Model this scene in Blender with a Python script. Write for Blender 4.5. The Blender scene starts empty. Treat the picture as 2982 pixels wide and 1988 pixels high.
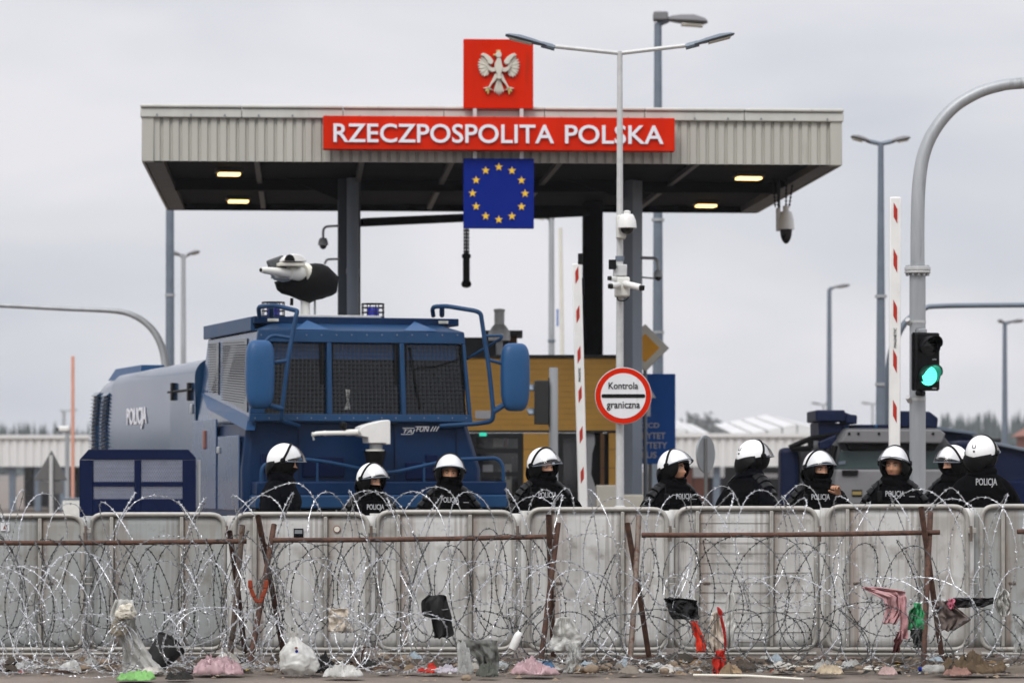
import bpy, bmesh, math, random
from math import sin, cos, pi, radians, sqrt
from mathutils import Vector, Matrix, noise, Quaternion

SC = bpy.context.scene
COL = SC.collection
SKYOFF = (-3.79, -1.67, 2.21)   # where the cloud pattern sits
# ------------------------------------------------------------------ camera, sky, sun, exposure
F, H, CX, HY = 9600.0, 1.6, 1491.0, 1370.0      # focal length in photo pixels, eye height, optical axis, horizon row
cam = bpy.data.cameras.new('camera'); camo = bpy.data.objects.new('camera', cam); COL.objects.link(camo)
camo.location = (0, 0, H); camo.rotation_euler = (pi / 2, 0, 0)
cam.sensor_width = 36; cam.lens = 36 * F / 2982; cam.shift_y = (HY - 994) / 2982
cam.clip_end = 6000
cam.dof.use_dof = True; cam.dof.focus_distance = 28.0; cam.dof.aperture_fstop = 2.8
SC.camera = camo
SUN_EL, SUN_AZ = radians(48), radians(-158)      # azimuth measured from +Y towards +X: behind the camera, to the left
w = bpy.data.worlds.new('World'); SC.world = w; w.use_nodes = True
nt = w.node_tree; N = nt.nodes; L = nt.links; N.clear()
out = N.new('ShaderNodeOutputWorld'); bg = N.new('ShaderNodeBackground'); L.new(bg.outputs[0], out.inputs[0])
sky = N.new('ShaderNodeTexSky'); sky.sky_type = 'NISHITA'; sky.sun_disc = False
sky.sun_elevation = SUN_EL; sky.sun_rotation = SUN_AZ; sky.dust_density = 3
skm = N.new('ShaderNodeMix'); skm.data_type = 'RGBA'; skm.blend_type = 'MULTIPLY'; skm.inputs[0].default_value = 1
L.new(sky.outputs[0], skm.inputs[6]); skm.inputs[7].default_value = (.1, .1, .1, 1)
tc = N.new('ShaderNodeTexCoord'); sp = N.new('ShaderNodeSeparateXYZ'); L.new(tc.outputs['Generated'], sp.inputs[0])
mr = N.new('ShaderNodeMapRange'); mr.inputs[1].default_value = .16; mr.inputs[2].default_value = 1
mr.inputs[3].default_value = .96; mr.inputs[4].default_value = 2.0; L.new(sp.outputs[2], mr.inputs[0])   # overcast sky: zenith brighter than horizon
mp = N.new('ShaderNodeMapping'); mp.inputs[3].default_value = (1, 1, 2.6); mp.inputs[1].default_value = SKYOFF; L.new(tc.outputs['Generated'], mp.inputs[0])
nz = N.new('ShaderNodeTexNoise'); nz.inputs['Scale'].default_value = 7.5; nz.inputs['Detail'].default_value = 4
nz.inputs['Roughness'].default_value = .45; nz.inputs['Distortion'].default_value = .3; L.new(mp.outputs[0], nz.inputs[0])
cr = N.new('ShaderNodeValToRGB'); cr.color_ramp.elements[0].position = .26; cr.color_ramp.elements[1].position = .62
cr.color_ramp.elements[0].color = (.655, .68, .745, 1); cr.color_ramp.elements[1].color = (.88, .873, .915, 1)
L.new(nz.outputs[0], cr.inputs[0])
mu = N.new('ShaderNodeMix'); mu.data_type = 'RGBA'; mu.blend_type = 'MULTIPLY'; mu.inputs[0].default_value = 1
L.new(cr.outputs[0], mu.inputs[6]); L.new(mr.outputs[0], mu.inputs[7])
mx = N.new('ShaderNodeMix'); mx.data_type = 'RGBA'; mx.inputs[0].default_value = .93     # thick cloud over the clear sky
L.new(skm.outputs[2], mx.inputs[6]); L.new(mu.outputs[2], mx.inputs[7]); L.new(mx.outputs[2], bg.inputs[0])
bg.inputs[1].default_value = 1.0
sl = bpy.data.lights.new('sun', 'SUN'); sl.energy = 1.7; sl.angle = radians(25); sl.color = (1, .97, .93)
so = bpy.data.objects.new('sun', sl); COL.objects.link(so)
sd = Vector((sin(SUN_AZ) * cos(SUN_EL), cos(SUN_AZ) * cos(SUN_EL), sin(SUN_EL)))
so.rotation_euler = sd.to_track_quat('Z', 'Y').to_euler(); so.location = (0, 0, 60)
SC.view_settings.view_transform = 'Standard'; SC.view_settings.look = 'None'
SC.view_settings.exposure = 0.0; SC.view_settings.gamma = 1; SC.view_settings.use_curve_mapping = False
SC.render.engine = 'CYCLES'; SC.cycles.use_denoising = True; SC.cycles.max_bounces = 7
SC.cycles.transparent_max_bounces = 16; SC.cycles.caustics_reflective = False; SC.cycles.caustics_refractive = False
SC.cycles.sample_clamp_indirect = 4

# ------------------------------------------------------------------ helpers
def X(px, Y): return (px - CX) * Y / F
def Z(py, Y): return H - (py - HY) * Y / F
def P(px, py, Y): return Vector((X(px, Y), Y, Z(py, Y)))
def lin(h):
    h = h.lstrip('#'); o = []
    for i in (0, 2, 4):
        c = int(h[i:i + 2], 16) / 255; o.append(c / 12.92 if c <= .04045 else ((c + .055) / 1.055) ** 2.4)
    return (*o, 1)

MATS = {}
def mat(name, col, rough=.55, metal=0., var=.12, scale=4., bump=0., bscale=40., coat=0., col2=None, thr=None, streak=False, spec=.5, emit=0., trans=0., alpha=1., fine=.0):
    """procedural surface: base colour with noise variation, optional second colour in patches (dirt, rust), fine relief"""
    if name in MATS: return MATS[name]
    m = bpy.data.materials.new(name); m.use_nodes = True
    n = m.node_tree.nodes; l = m.node_tree.links; b = n['Principled BSDF']
    c = lin(col) if isinstance(col, str) else (*col, 1)
    b.inputs['Roughness'].default_value = rough; b.inputs['Metallic'].default_value = metal
    b.inputs['Specular IOR Level'].default_value = spec
    b.inputs['Coat Weight'].default_value = coat; b.inputs['Coat Roughness'].default_value = .06
    b.inputs['Transmission Weight'].default_value = trans; b.inputs['Alpha'].default_value = alpha
    t = n.new('ShaderNodeTexCoord'); src = t.outputs['Object']
    mpn = n.new('ShaderNodeMapping'); l.new(src, mpn.inputs[0])
    if streak: mpn.inputs[3].default_value = (1, 1, .12)
    nz = n.new('ShaderNodeTexNoise'); nz.inputs['Scale'].default_value = scale; nz.inputs['Detail'].default_value = 6
    nz.inputs['Roughness'].default_value = .6; l.new(mpn.outputs[0], nz.inputs[0])
    r = n.new('ShaderNodeMapRange'); r.inputs[1].default_value = .3; r.inputs[2].default_value = .7
    r.inputs[3].default_value = 1 - var; r.inputs[4].default_value = 1 + var * .6; l.new(nz.outputs[0], r.inputs[0])
    mm = n.new('ShaderNodeMix'); mm.data_type = 'RGBA'; mm.blend_type = 'MULTIPLY'; mm.inputs[0].default_value = 1
    mm.inputs[6].default_value = c; l.new(r.outputs[0], mm.inputs[7]); last = mm.outputs[2]
    if col2:
        n2 = n.new('ShaderNodeTexNoise'); n2.inputs['Scale'].default_value = scale * 1.7; n2.inputs['Detail'].default_value = 9
        n2.inputs['Roughness'].default_value = .68; l.new(mpn.outputs[0], n2.inputs[0])
        r2 = n.new('ShaderNodeMapRange'); a = thr or .58
        r2.inputs[1].default_value = a; r2.inputs[2].default_value = a + .12; l.new(n2.outputs[0], r2.inputs[0])
        m2 = n.new('ShaderNodeMix'); m2.data_type = 'RGBA'; l.new(r2.outputs[0], m2.inputs[0]); l.new(last, m2.inputs[6])
        m2.inputs[7].default_value = lin(col2); last = m2.outputs[2]
    l.new(last, b.inputs['Base Color'])
    rr = n.new('ShaderNodeMapRange'); rr.inputs[3].default_value = max(.02, rough - .08); rr.inputs[4].default_value = min(1, rough + .12)
    l.new(nz.outputs[0], rr.inputs[0]); l.new(rr.outputs[0], b.inputs['Roughness'])
    if bump:
        nb = n.new('ShaderNodeTexNoise'); nb.inputs['Scale'].default_value = bscale; nb.inputs['Detail'].default_value = 4
        l.new(src, nb.inputs[0]); bp = n.new('ShaderNodeBump'); bp.inputs['Strength'].default_value = bump
        bp.inputs['Distance'].default_value = .02; l.new(nb.outputs[0], bp.inputs['Height']); l.new(bp.outputs[0], b.inputs['Normal'])
    if emit:
        b.inputs['Emission Color'].default_value = c; b.inputs['Emission Strength'].default_value = emit
    MATS[name] = m
    return m

M = {}
def defmats():
    M['asphalt'] = mat('asphalt', '#74695f', .7, var=.35, scale=.8, bump=.35, bscale=25, col2='#564d45', thr=.55)
    M['fence_sheet'] = mat('fence_sheet', '#d3d3d0', .5, var=.13, scale=2.2, streak=True, bump=.08, bscale=6, col2='#a39a8e', thr=.60)
    M['fence_sheet_dark'] = mat('fence_sheet_dark', '#a7acab', .45, var=.16, scale=2.2, streak=True, bump=.08, bscale=6, col2='#8e8a82', thr=.6)
    for k_ in ('fence_sheet', 'fence_sheet_dark'):      # rust runs and grime smears on the sheets
        n_ = M[k_].node_tree.nodes; l_ = M[k_].node_tree.links; b_ = n_['Principled BSDF']; src_ = b_.inputs['Base Color'].links[0].from_socket
        t_ = n_.new('ShaderNodeTexCoord')
        for sc_, str_, thr_, cl_, am_ in ((7., .05, .55, '#7d5f47', .7), (1.6, .7, .47, '#98958e', .75), (26., .03, .54, '#8d8882', .6), (3.2, 1.2, .55, '#7c766c', .6), (11., .9, .60, '#6b645a', .55)):
            m_ = n_.new('ShaderNodeMapping'); m_.inputs[3].default_value = (1, 1, str_); l_.new(t_.outputs['Object'], m_.inputs[0]); z_ = n_.new('ShaderNodeTexNoise'); z_.inputs['Scale'].default_value = sc_; z_.inputs['Detail'].default_value = 5; l_.new(m_.outputs[0], z_.inputs[0])
            r_ = n_.new('ShaderNodeMapRange'); r_.inputs[1].default_value = thr_; r_.inputs[2].default_value = thr_ + .14; r_.inputs[4].default_value = am_; l_.new(z_.outputs[0], r_.inputs[0])
            x_ = n_.new('ShaderNodeMix'); x_.data_type = 'RGBA'; l_.new(r_.outputs[0], x_.inputs[0]); l_.new(src_, x_.inputs[6]); x_.inputs[7].default_value = lin(cl_); src_ = x_.outputs[2]
        l_.new(src_, b_.inputs['Base Color'])
    M['fence_tube'] = mat('fence_tube', '#aba8a1', .45, .25, var=.22, scale=9, col2='#77604f', thr=.63)
    M['rust'] = mat('rust', '#5c4033', .75, .1, var=.4, scale=14, col2='#3a2a24', thr=.52, bump=.3, bscale=90)
    M['rust_grey'] = mat('rust_grey', '#7a6d63', .65, .3, var=.3, scale=10, col2='#5b3d2e', thr=.5, bump=.25, bscale=90)
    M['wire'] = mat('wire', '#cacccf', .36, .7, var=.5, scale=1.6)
    M['wire_dull_shaded'] = mat('wire_dull_shaded', '#626465', .5, .7, var=.4, scale=2.5)  # dull wire; shadow on the rear coils is put into its darker colour
    M['galv'] = mat('galv', '#a9adb0', .45, .3, var=.2, scale=6, streak=True, col2='#8a8d8e', thr=.58)
    M['galv_light'] = mat('galv_light', '#c6c7c6', .45, .2, var=.12, scale=14)
    M['galv_dark'] = mat('galv_dark', '#6f7a86', .45, .3, var=.12, scale=6)
    M['column'] = mat('column', '#7d8793', .45, .1, var=.08, scale=3)
    M['column_dark'] = mat('column_dark', '#3f474f', .5, .1, var=.1, scale=3)
    M['clad'] = mat('clad', '#b5b4ab', .5, .05, var=.10, scale=2, streak=True, col2='#96948a', thr=.60, spec=.3)
    M['clad_trim'] = mat('clad_trim', '#c3c3bc', .45, .05, var=.10, scale=3, streak=True, col2='#a3a199', thr=.62)
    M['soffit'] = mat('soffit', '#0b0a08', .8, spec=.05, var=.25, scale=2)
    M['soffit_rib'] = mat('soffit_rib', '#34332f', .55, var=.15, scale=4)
    M['sign_red'] = mat('sign_red', '#cf2606', .55, spec=.05, var=.14, scale=2.5, streak=True, col2='#b22c12', thr=.60)
    M['sign_blue'] = mat('sign_blue', '#0d2580', .55, spec=.05, var=.06, scale=3)
    M['dir_blue'] = mat('dir_blue', '#1157ab', .5, spec=.2, var=.06, scale=3)
    M['sign_white'] = mat('sign_white', '#dfe0e2', .4, var=.08, scale=6, streak=True, col2='#c6c6c4', thr=.62)
    M['letter_white'] = mat('letter_white', '#e6e6ec', .4, var=.03, scale=5)
    M['star'] = mat('star', '#f2c531', .4, var=.03, scale=5)
    M['eagle'] = mat('eagle', '#cfcabd', .5, var=.12, scale=9)
    M['eagle_gold'] = mat('eagle_gold', '#c9b26a', .4, .3, var=.1, scale=9)
    M['sign_back'] = mat('sign_back', '#8e9396', .45, .4, var=.1, scale=6)
    M['sign_back_dark'] = mat('sign_back_dark', '#6a6a69', .5, .3, var=.12, scale=6)
    M['amber'] = mat('dull_yellow', '#8d7b45', .6, var=.1, scale=8); M['amber'] = mat('amber', '#f0a814', .45, var=.06, scale=5)
    M['sign_cream'] = mat('sign_cream', '#dcdacd', .45, var=.06, scale=5)
    M['black'] = mat('black', '#060607', .5, spec=.2, var=.15, scale=6)
    M['black_gloss'] = mat('black_gloss', '#070708', .14, var=.1, scale=6)
    M['rubber'] = mat('rubber', '#161617', .8, var=.2, scale=8, bump=.1)
    M['white_paint'] = mat('white_paint', '#e6e6e3', .38, var=.08, scale=4, col2='#c6c4be', thr=.63)
    M['white_dirty'] = mat('white_dirty', '#dcdcd6', .4, var=.1, scale=6, col2='#b0aca2', thr=.62)
    M['arm_red'] = mat('arm_red', '#b0220d', .45, var=.06, scale=5)
    M['arm_orange'] = mat('arm_orange', '#d39b88', .5, var=.1, scale=5)
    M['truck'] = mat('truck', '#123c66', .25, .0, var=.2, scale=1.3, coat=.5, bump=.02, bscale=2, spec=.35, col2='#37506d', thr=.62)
    M['truck_dark'] = mat('truck_dark', '#072649', .36, .0, var=.25, scale=1.5, coat=.04, spec=.15, col2='#12263f', thr=.62)  # darker copy of the truck blue, overhang shade put into the colour
    M['truck_frame'] = mat('truck_frame', '#1a3f64', .4, .0, var=.2, scale=2, coat=.05, spec=.2, col2='#2c435d', thr=.63)
    M['truck_side'] = mat('truck_side', '#1b3a5a', .14, .0, var=.10, scale=.8, coat=.3, spec=.4)
    M['mirror_blue'] = mat('mirror_blue', '#214f7c', .42, spec=.35, var=.08, scale=5)
    M['shield_navy'] = mat('shield_navy', '#06163a', .55, var=.2, scale=3, spec=.12)
    M['veh_blue'] = mat('veh_blue', '#0a1838', .5, var=.2, scale=3, spec=.2)
    M['veh_grey'] = mat('veh_grey', '#727274', .6, var=.15, scale=3)
    M['veh_grey_d'] = mat('veh_grey_d', '#4b4d50', .6, var=.15, scale=3)
    M['glass_dark'] = mat('glass_dark', '#0a0e14', .07, var=.1, scale=2, spec=.5)
    M['glass_green'] = mat('glass_green', '#4a5a5a', .1, var=.15, scale=2, spec=.8)
    M['mesh_wire'] = mat('mesh_wire', '#10141b', .6, .2, var=.1, scale=5)
    M['mesh_light'] = mat('mesh_light', '#8b93a8', .5, .3, var=.15, scale=8)
    M['beacon'] = mat('beacon', '#1522a0', .15, var=.05, scale=5, spec=.7)
    M['bag_black'] = mat('bag_black', '#0a0a0a', .65, spec=.15, var=.35, scale=6, bump=.3, bscale=14)
    M['cannon_white'] = mat('cannon_white', '#e3e3dd', .35, var=.07, scale=6, col2='#b9b5a6', thr=.66)
    M['yellow_clad'] = mat('yellow_clad', '#edb65c', .6, spec=.25, var=.10, scale=3)
    M['brown_clad'] = mat('brown_clad', '#7a5530', .6, var=.12, scale=3)
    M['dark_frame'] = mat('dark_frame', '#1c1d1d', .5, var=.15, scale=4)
    M['interior'] = mat('interior', '#6a6a5a', .7, var=.5, scale=2.2, col2='#a0a498', thr=.55)
    M['stone'] = mat('stone', '#8d7c69', .85, var=.35, scale=9, bump=.4, bscale=30)
    M['concrete'] = mat('concrete', '#b8b4a8', .8, var=.15, scale=2, bump=.1)
    M['shed_white'] = mat('shed_white', '#d6d6d4', .55, var=.05, scale=.4)
    M['shed_roof'] = mat('shed_roof', '#cacac9', .55, var=.08, scale=.3)
    M['brick'] = mat('brick', '#8a5a4c', .8, var=.2, scale=3)
    M['tree'] = mat('tree', '#46504c', .9, var=.4, scale=.3)
    M['tree2'] = mat('tree2', '#5c5f5c', .9, var=.3, scale=.3)
    M['uniform'] = mat('uniform', '#050506', .9, spec=.06, var=.35, scale=9, bump=.35, bscale=22)
    M['uniform_navy'] = mat('uniform_navy', '#06070d', .9, spec=.06, var=.3, scale=9, bump=.35, bscale=22)
    M['pad'] = mat('pad', '#0b0c0e', .5, spec=.22, var=.25, scale=9, bump=.1)
    M['leather'] = mat('leather', '#050506', .55, spec=.15, var=.2, scale=12, bump=.15)
    M['helmet'] = mat('helmet', '#f2f2f1', .2, var=.03, scale=5, coat=.5, col2='#cfcdc6', thr=.63)
    M['skin'] = mat('skin', '#b98768', .5, var=.10, scale=18)
    M['skin_dark'] = mat('skin_dark', '#9d6a50', .5, var=.1, scale=18)
    M['lip'] = mat('lip', '#9a5a4c', .45, var=.05, scale=18)
    M['hair'] = mat('hair', '#1d1611', .7, var=.2, scale=30)
    M['eye_white'] = mat('eye_white', '#cfcac2', .25, var=.02)
    M['patch_grey'] = mat('patch_grey', '#b9babd', .6, var=.1, scale=20)
    M['lit_green'] = mat('lit_green', (.10, .9, .62), .3, var=0, emit=2.2)
    M['lit_warm'] = mat('lit_warm', (1, .66, .26), .3, var=0, emit=3)
    M['exit_green'] = mat('exit_green', (.05, .75, .5), .3, var=0, emit=.7)
    M['green_tint'] = mat('green_tint', '#0c3f33', .3, var=.1)
    # clear visor polycarbonate
    m = bpy.data.materials.new('visor'); m.use_nodes = True; n = m.node_tree.nodes; l = m.node_tree.links; n.clear()
    o = n.new('ShaderNodeOutputMaterial'); a = n.new('ShaderNodeBsdfTransparent'); a.inputs[0].default_value = (.975, .98, .985, 1)
    g = n.new('ShaderNodeBsdfGlossy'); g.inputs[1].default_value = .06; fr = n.new('ShaderNodeFresnel'); fr.inputs[0].default_value = 1.22
    ad = n.new('ShaderNodeMath'); ad.inputs[1].default_value = .03; l.new(fr.outputs[0], ad.inputs[0])
    s = n.new('ShaderNodeMixShader'); l.new(ad.outputs[0], s.inputs[0]); l.new(a.outputs[0], s.inputs[1]); l.new(g.outputs[0], s.inputs[2])
    l.new(s.outputs[0], o.inputs[0]); M['visor'] = m
    # thin translucent plastic film
    def film(name, col, al):
        m = bpy.data.materials.new(name); m.use_nodes = True; n = m.node_tree.nodes; l = m.node_tree.links
        b = n['Principled BSDF']; t = n.new('ShaderNodeTexCoord'); z = n.new('ShaderNodeTexNoise'); z.inputs['Scale'].default_value = 14
        z.inputs['Detail'].default_value = 5; l.new(t.outputs['Object'], z.inputs[0])
        r = n.new('ShaderNodeMapRange'); r.inputs[1].default_value = .3; r.inputs[2].default_value = .7
        r.inputs[3].default_value = max(0, al - .25); r.inputs[4].default_value = min(1, al + .2); l.new(z.outputs[0], r.inputs[0]); l.new(r.outputs[0], b.inputs['Alpha'])
        mm = n.new('ShaderNodeMix'); mm.data_type = 'RGBA'; l.new(z.outputs[0], mm.inputs[0]); c = lin(col)
        mm.inputs[6].default_value = tuple(v * .75 for v in c[:3]) + (1,); mm.inputs[7].default_value = c; l.new(mm.outputs[2], b.inputs[0])
        b.inputs['Roughness'].default_value = .3; bp = n.new('ShaderNodeBump'); bp.inputs['Strength'].default_value = .35; l.new(z.outputs[0], bp.inputs['Height']); l.new(bp.outputs[0], b.inputs['Normal'])
        MATS[name] = m; return m
    M['film'] = film('film', '#d3d3ce', .85); M['film_pink'] = film('film_pink', '#c4a4a8', .9); M['film_clear'] = film('film_clear', '#c9cbc8', .5)
defmats()
def cloth(col, name=None): return mat('cloth_' + (name or col), col, .85, var=.3, scale=9, bump=.4, bscale=26)

class MB:
    def __init__(s): s.v = []; s.f = []
    def add(s, vs, fs):
        k = len(s.v); s.v += [tuple(v) for v in vs]; s.f += [tuple(i + k for i in f) for f in fs]; return s
    def box(s, c, d, R=None):
        x, y, z = (q / 2 for q in d); c = Vector(c)
        vs = [Vector((a, b, e)) for a in (-x, x) for b in (-y, y) for e in (-z, z)]
        if R is not None: vs = [R @ v for v in vs]
        return s.add([v + c for v in vs], [(0, 1, 3, 2), (4, 6, 7, 5), (0, 4, 5, 1), (2, 3, 7, 6), (0, 2, 6, 4), (1, 5, 7, 3)])
    def box2(s, a, b): return s.box([(p + q) / 2 for p, q in zip(a, b)], [abs(q - p) for p, q in zip(a, b)])
    def hexa(s, bot, top):   # 4 bottom + 4 top points, counter-clockwise from above
        return s.add(list(bot) + list(top), [(3, 2, 1, 0), (4, 5, 6, 7), (0, 1, 5, 4), (1, 2, 6, 5), (2, 3, 7, 6), (3, 0, 4, 7)])
    def tube(s, pts, r, n=8, cap=True, closed=False):
        pts = [Vector(p) for p in pts]; k = len(pts); rs = r if isinstance(r, (list, tuple)) else [r] * k
        up = None; base = len(s.v)
        for i, p in enumerate(pts):
            if closed: t = pts[(i + 1) % k] - pts[i - 1]
            else: t = pts[min(i + 1, k - 1)] - pts[max(i - 1, 0)]
            if t.length < 1e-9: t = Vector((0, 0, 1))
            t.normalize()
            if up is None: up = t.orthogonal().normalized()
            up = (up - t * up.dot(t)); up = up.normalized() if up.length > 1e-6 else t.orthogonal().normalized()
            b = t.cross(up)
            for j in range(n):
                a = 2 * pi * j / n; s.v.append(tuple(p + (up * cos(a) + b * sin(a)) * rs[i]))
        for i in range(k if closed else k - 1):
            i2 = (i + 1) % k
            for j in range(n):
                j2 = (j + 1) % n; s.f.append((base + i * n + j, base + i * n + j2, base + i2 * n + j2, base + i2 * n + j))
        if cap and not closed:
            s.f.append(tuple(base + j for j in range(n))[::-1]); s.f.append(tuple(base + (k - 1) * n + j for j in range(n)))
        return s
    def cyl(s, a, b, r, n=16, r2=None): return s.tube([a, b], [r, r if r2 is None else r2], n)
    def lathe(s, prof, n=20, c=(0, 0, 0), R=None):
        c = Vector(c); base = len(s.v); k = len(prof)
        for r, z in prof:
            for j in range(n):
                v = Vector((r * cos(2 * pi * j / n), r * sin(2 * pi * j / n), z))
                if R is not None: v = R @ v
                s.v.append(tuple(v + c))
        for i in range(k - 1):
            for j in range(n):
                j2 = (j + 1) % n; s.f.append((base + i * n + j, base + i * n + j2, base + (i + 1) * n + j2, base + (i + 1) * n + j))
        s.f.append(tuple(base + j for j in range(n))[::-1]); s.f.append(tuple(base + (k - 1) * n + j for j in range(n)))
        return s
    def prism(s, poly, y0, y1):   # polygon in xz, extruded along y
        k = len(poly)
        vs = [(x, y0, z) for x, z in poly] + [(x, y1, z) for x, z in poly]
        return s.add(vs, [tuple(range(k)), tuple(range(k, 2 * k))[::-1]] + [(i, (i + 1) % k + 0, (i + 1) % k + k, i + k)[::-1] for i in range(k)])
    def grid(s, fn, nu, nv, cu=False):
        base = len(s.v); m = nu if cu else nu + 1
        for j in range(nv + 1):
            for i in range(m): s.v.append(tuple(fn(i / nu, j / nv)))
        for j in range(nv):
            for i in range(nu):
                i2 = (i + 1) % m; s.f.append((base + j * m + i, base + j * m + i2, base + (j + 1) * m + i2, base + (j + 1) * m + i))
        return s
    def mesh(s, name='m'):
        me = bpy.data.meshes.new(name); me.from_pydata(s.v, [], s.f)
        bm = bmesh.new(); bm.from_mesh(me); bmesh.ops.recalc_face_normals(bm, faces=bm.faces); bm.to_mesh(me); bm.free()
        return me
    def obj(s, name, m, parent=None, smooth=True, ang=40, bevel=0., solid=0., sub=0, loc=None):
        return mobj(name, s.mesh(name), m, parent, smooth, ang, bevel, solid, sub, loc)
def mobj(name, me, m, parent=None, smooth=True, ang=40, bevel=0., solid=0., sub=0, loc=None):
    if m is not None:
        me.materials.clear(); me.materials.append(M[m] if isinstance(m, str) else m)
    if smooth and len(me.polygons):
        me.shade_smooth(); me.set_sharp_from_angle(angle=radians(ang))
    o = bpy.data.objects.new(name, me); COL.objects.link(o)
    if parent: o.parent = parent
    if loc is not None: o.location = loc
    if solid:
        q = o.modifiers.new('thickness', 'SOLIDIFY'); q.thickness = solid; q.offset = 0
    if bevel:
        q = o.modifiers.new('edge', 'BEVEL'); q.width = bevel; q.segments = 2; q.limit_method = 'ANGLE'; q.angle_limit = radians(35)
    if sub:
        q = o.modifiers.new('smooth', 'SUBSURF'); q.levels = sub; q.render_levels = sub
    return o
def tag(o, label, cat, group=None, kind=None):
    if label: o['label'] = label
    if cat: o['category'] = cat
    if group: o['group'] = group
    if kind: o['kind'] = kind
    return o
def thing(name, label, cat, loc=(0, 0, 0), rz=0, group=None):
    o = bpy.data.objects.new(name, None); o.empty_display_size = .2; COL.objects.link(o)
    o.location = loc; o.rotation_euler = (0, 0, rz)
    return tag(o, label, cat, group)
class PL:
    """a vertical plane at depth Y with its origin on the ground below px0; photo pixels -> local coordinates"""
    def __init__(s, px0, Y): s.Y = Y; s.x0 = X(px0, Y); s.loc = (s.x0, Y, 0); s.s = F / Y
    def x(s, px): return X(px, s.Y) - s.x0
    def z(s, py): return Z(py, s.Y)
    def p(s, px, py, d=0): return Vector((s.x(px), d, s.z(py)))
_T = {}
def text_mesh(txt, bold=0., ext=.02, xs=1., shear=0., space=1.):
    """lettering as a mesh, one unit tall capitals, centred on its middle, in the xz plane facing -y"""
    cu = bpy.data.curves.new('t', 'FONT'); cu.body = txt; cu.align_x = 'LEFT'; cu.extrude = ext; cu.offset = bold
    cu.resolution_u = 4; cu.shear = shear; cu.space_character = space
    o = bpy.data.objects.new('t', cu); COL.objects.link(o)
    dg = bpy.context.evaluated_depsgraph_get(); dg.update()
    me = bpy.data.meshes.new_from_object(o.evaluated_get(dg)); bpy.data.objects.remove(o); bpy.data.curves.remove(cu)
    xs_ = [v.co.x for v in me.vertices]; ys = [v.co.y for v in me.vertices]
    cx = (min(xs_) + max(xs_)) / 2; h = max(ys) - min(ys); cy = (min(ys) + max(ys)) / 2
    wd = max(xs_) - min(xs_)
    for v in me.vertices: v.co = Vector(((v.co.x - cx), -v.co.z, (v.co.y - cy)))
    return me, wd, h
def lettering(name, txt, m, parent, c, width, height, d=.01, bold=0., rot=None, shear=0., space=1., bend=None):
    key = (txt, bold, shear, space)
    if key not in _T: _T[key] = text_mesh(txt, bold, .5, 1, shear, space)
    me0, wd, h = _T[key]; me = me0.copy(); sx, sz = width / wd, height / h
    for v in me.vertices: v.co = Vector((v.co.x * sx, v.co.y * d, v.co.z * sz))
    if bend:
        for v in me.vertices: v.co.y += bend(v.co.x)
    if rot is not None: me.transform(rot.to_4x4())
    me.transform(Matrix.Translation(Vector(c)))
    return mobj(name, me, m, parent, smooth=False)
def arc(c, r, a0, a1, n, ax=(1, 0, 0), az=(0, 0, 1)):
    c = Vector(c); ax = Vector(ax); az = Vector(az)
    return [c + ax * (r * cos(a0 + (a1 - a0) * i / n)) + az * (r * sin(a0 + (a1 - a0) * i / n)) for i in range(n + 1)]
def bend(pts, r, n=6):
    """polyline with rounded corners"""
    pts = [Vector(p) for p in pts]; o = [pts[0]]
    for a, b, c in zip(pts, pts[1:], pts[2:]):
        d1 = (a - b); d2 = (c - b); k = min(r, d1.length * .49, d2.length * .49); p = b + d1.normalized() * k; q = b + d2.normalized() * k
        for i in range(n + 1):
            t = i / n; o.append(p * (1 - t) ** 2 + b * 2 * t * (1 - t) + q * t * t)
    return o + [pts[-1]]
# ------------------------------------------------------------------ ground, far background
rnd = random.Random(7)
g = MB()
def gz(x, y): return .02 * noise.noise((x * .25, y * .25, 0)) - .02 if 20 < y < 60 else -.02
g.grid(lambda u, v: ((u - .5) * 30, 21 + v * 12, gz((u - .5) * 30, 21 + v * 12) * min(1, max(0, 6 * min(v, 1 - v, u, 1 - u))) - .02 * (1 - min(1, max(0, 6 * min(v, 1 - v, u, 1 - u))))), 120, 60)
ga = MB().add([(-2500, -60, -.045), (2500, -60, -.045), (2500, 4000, -.045), (-2500, 4000, -.045)], [(0, 1, 2, 3)])
tag(ga.obj('ground', 'asphalt', smooth=False), None, None, kind='structure')
tag(g.obj('road_surface', 'asphalt'), None, None, kind='structure')

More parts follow.
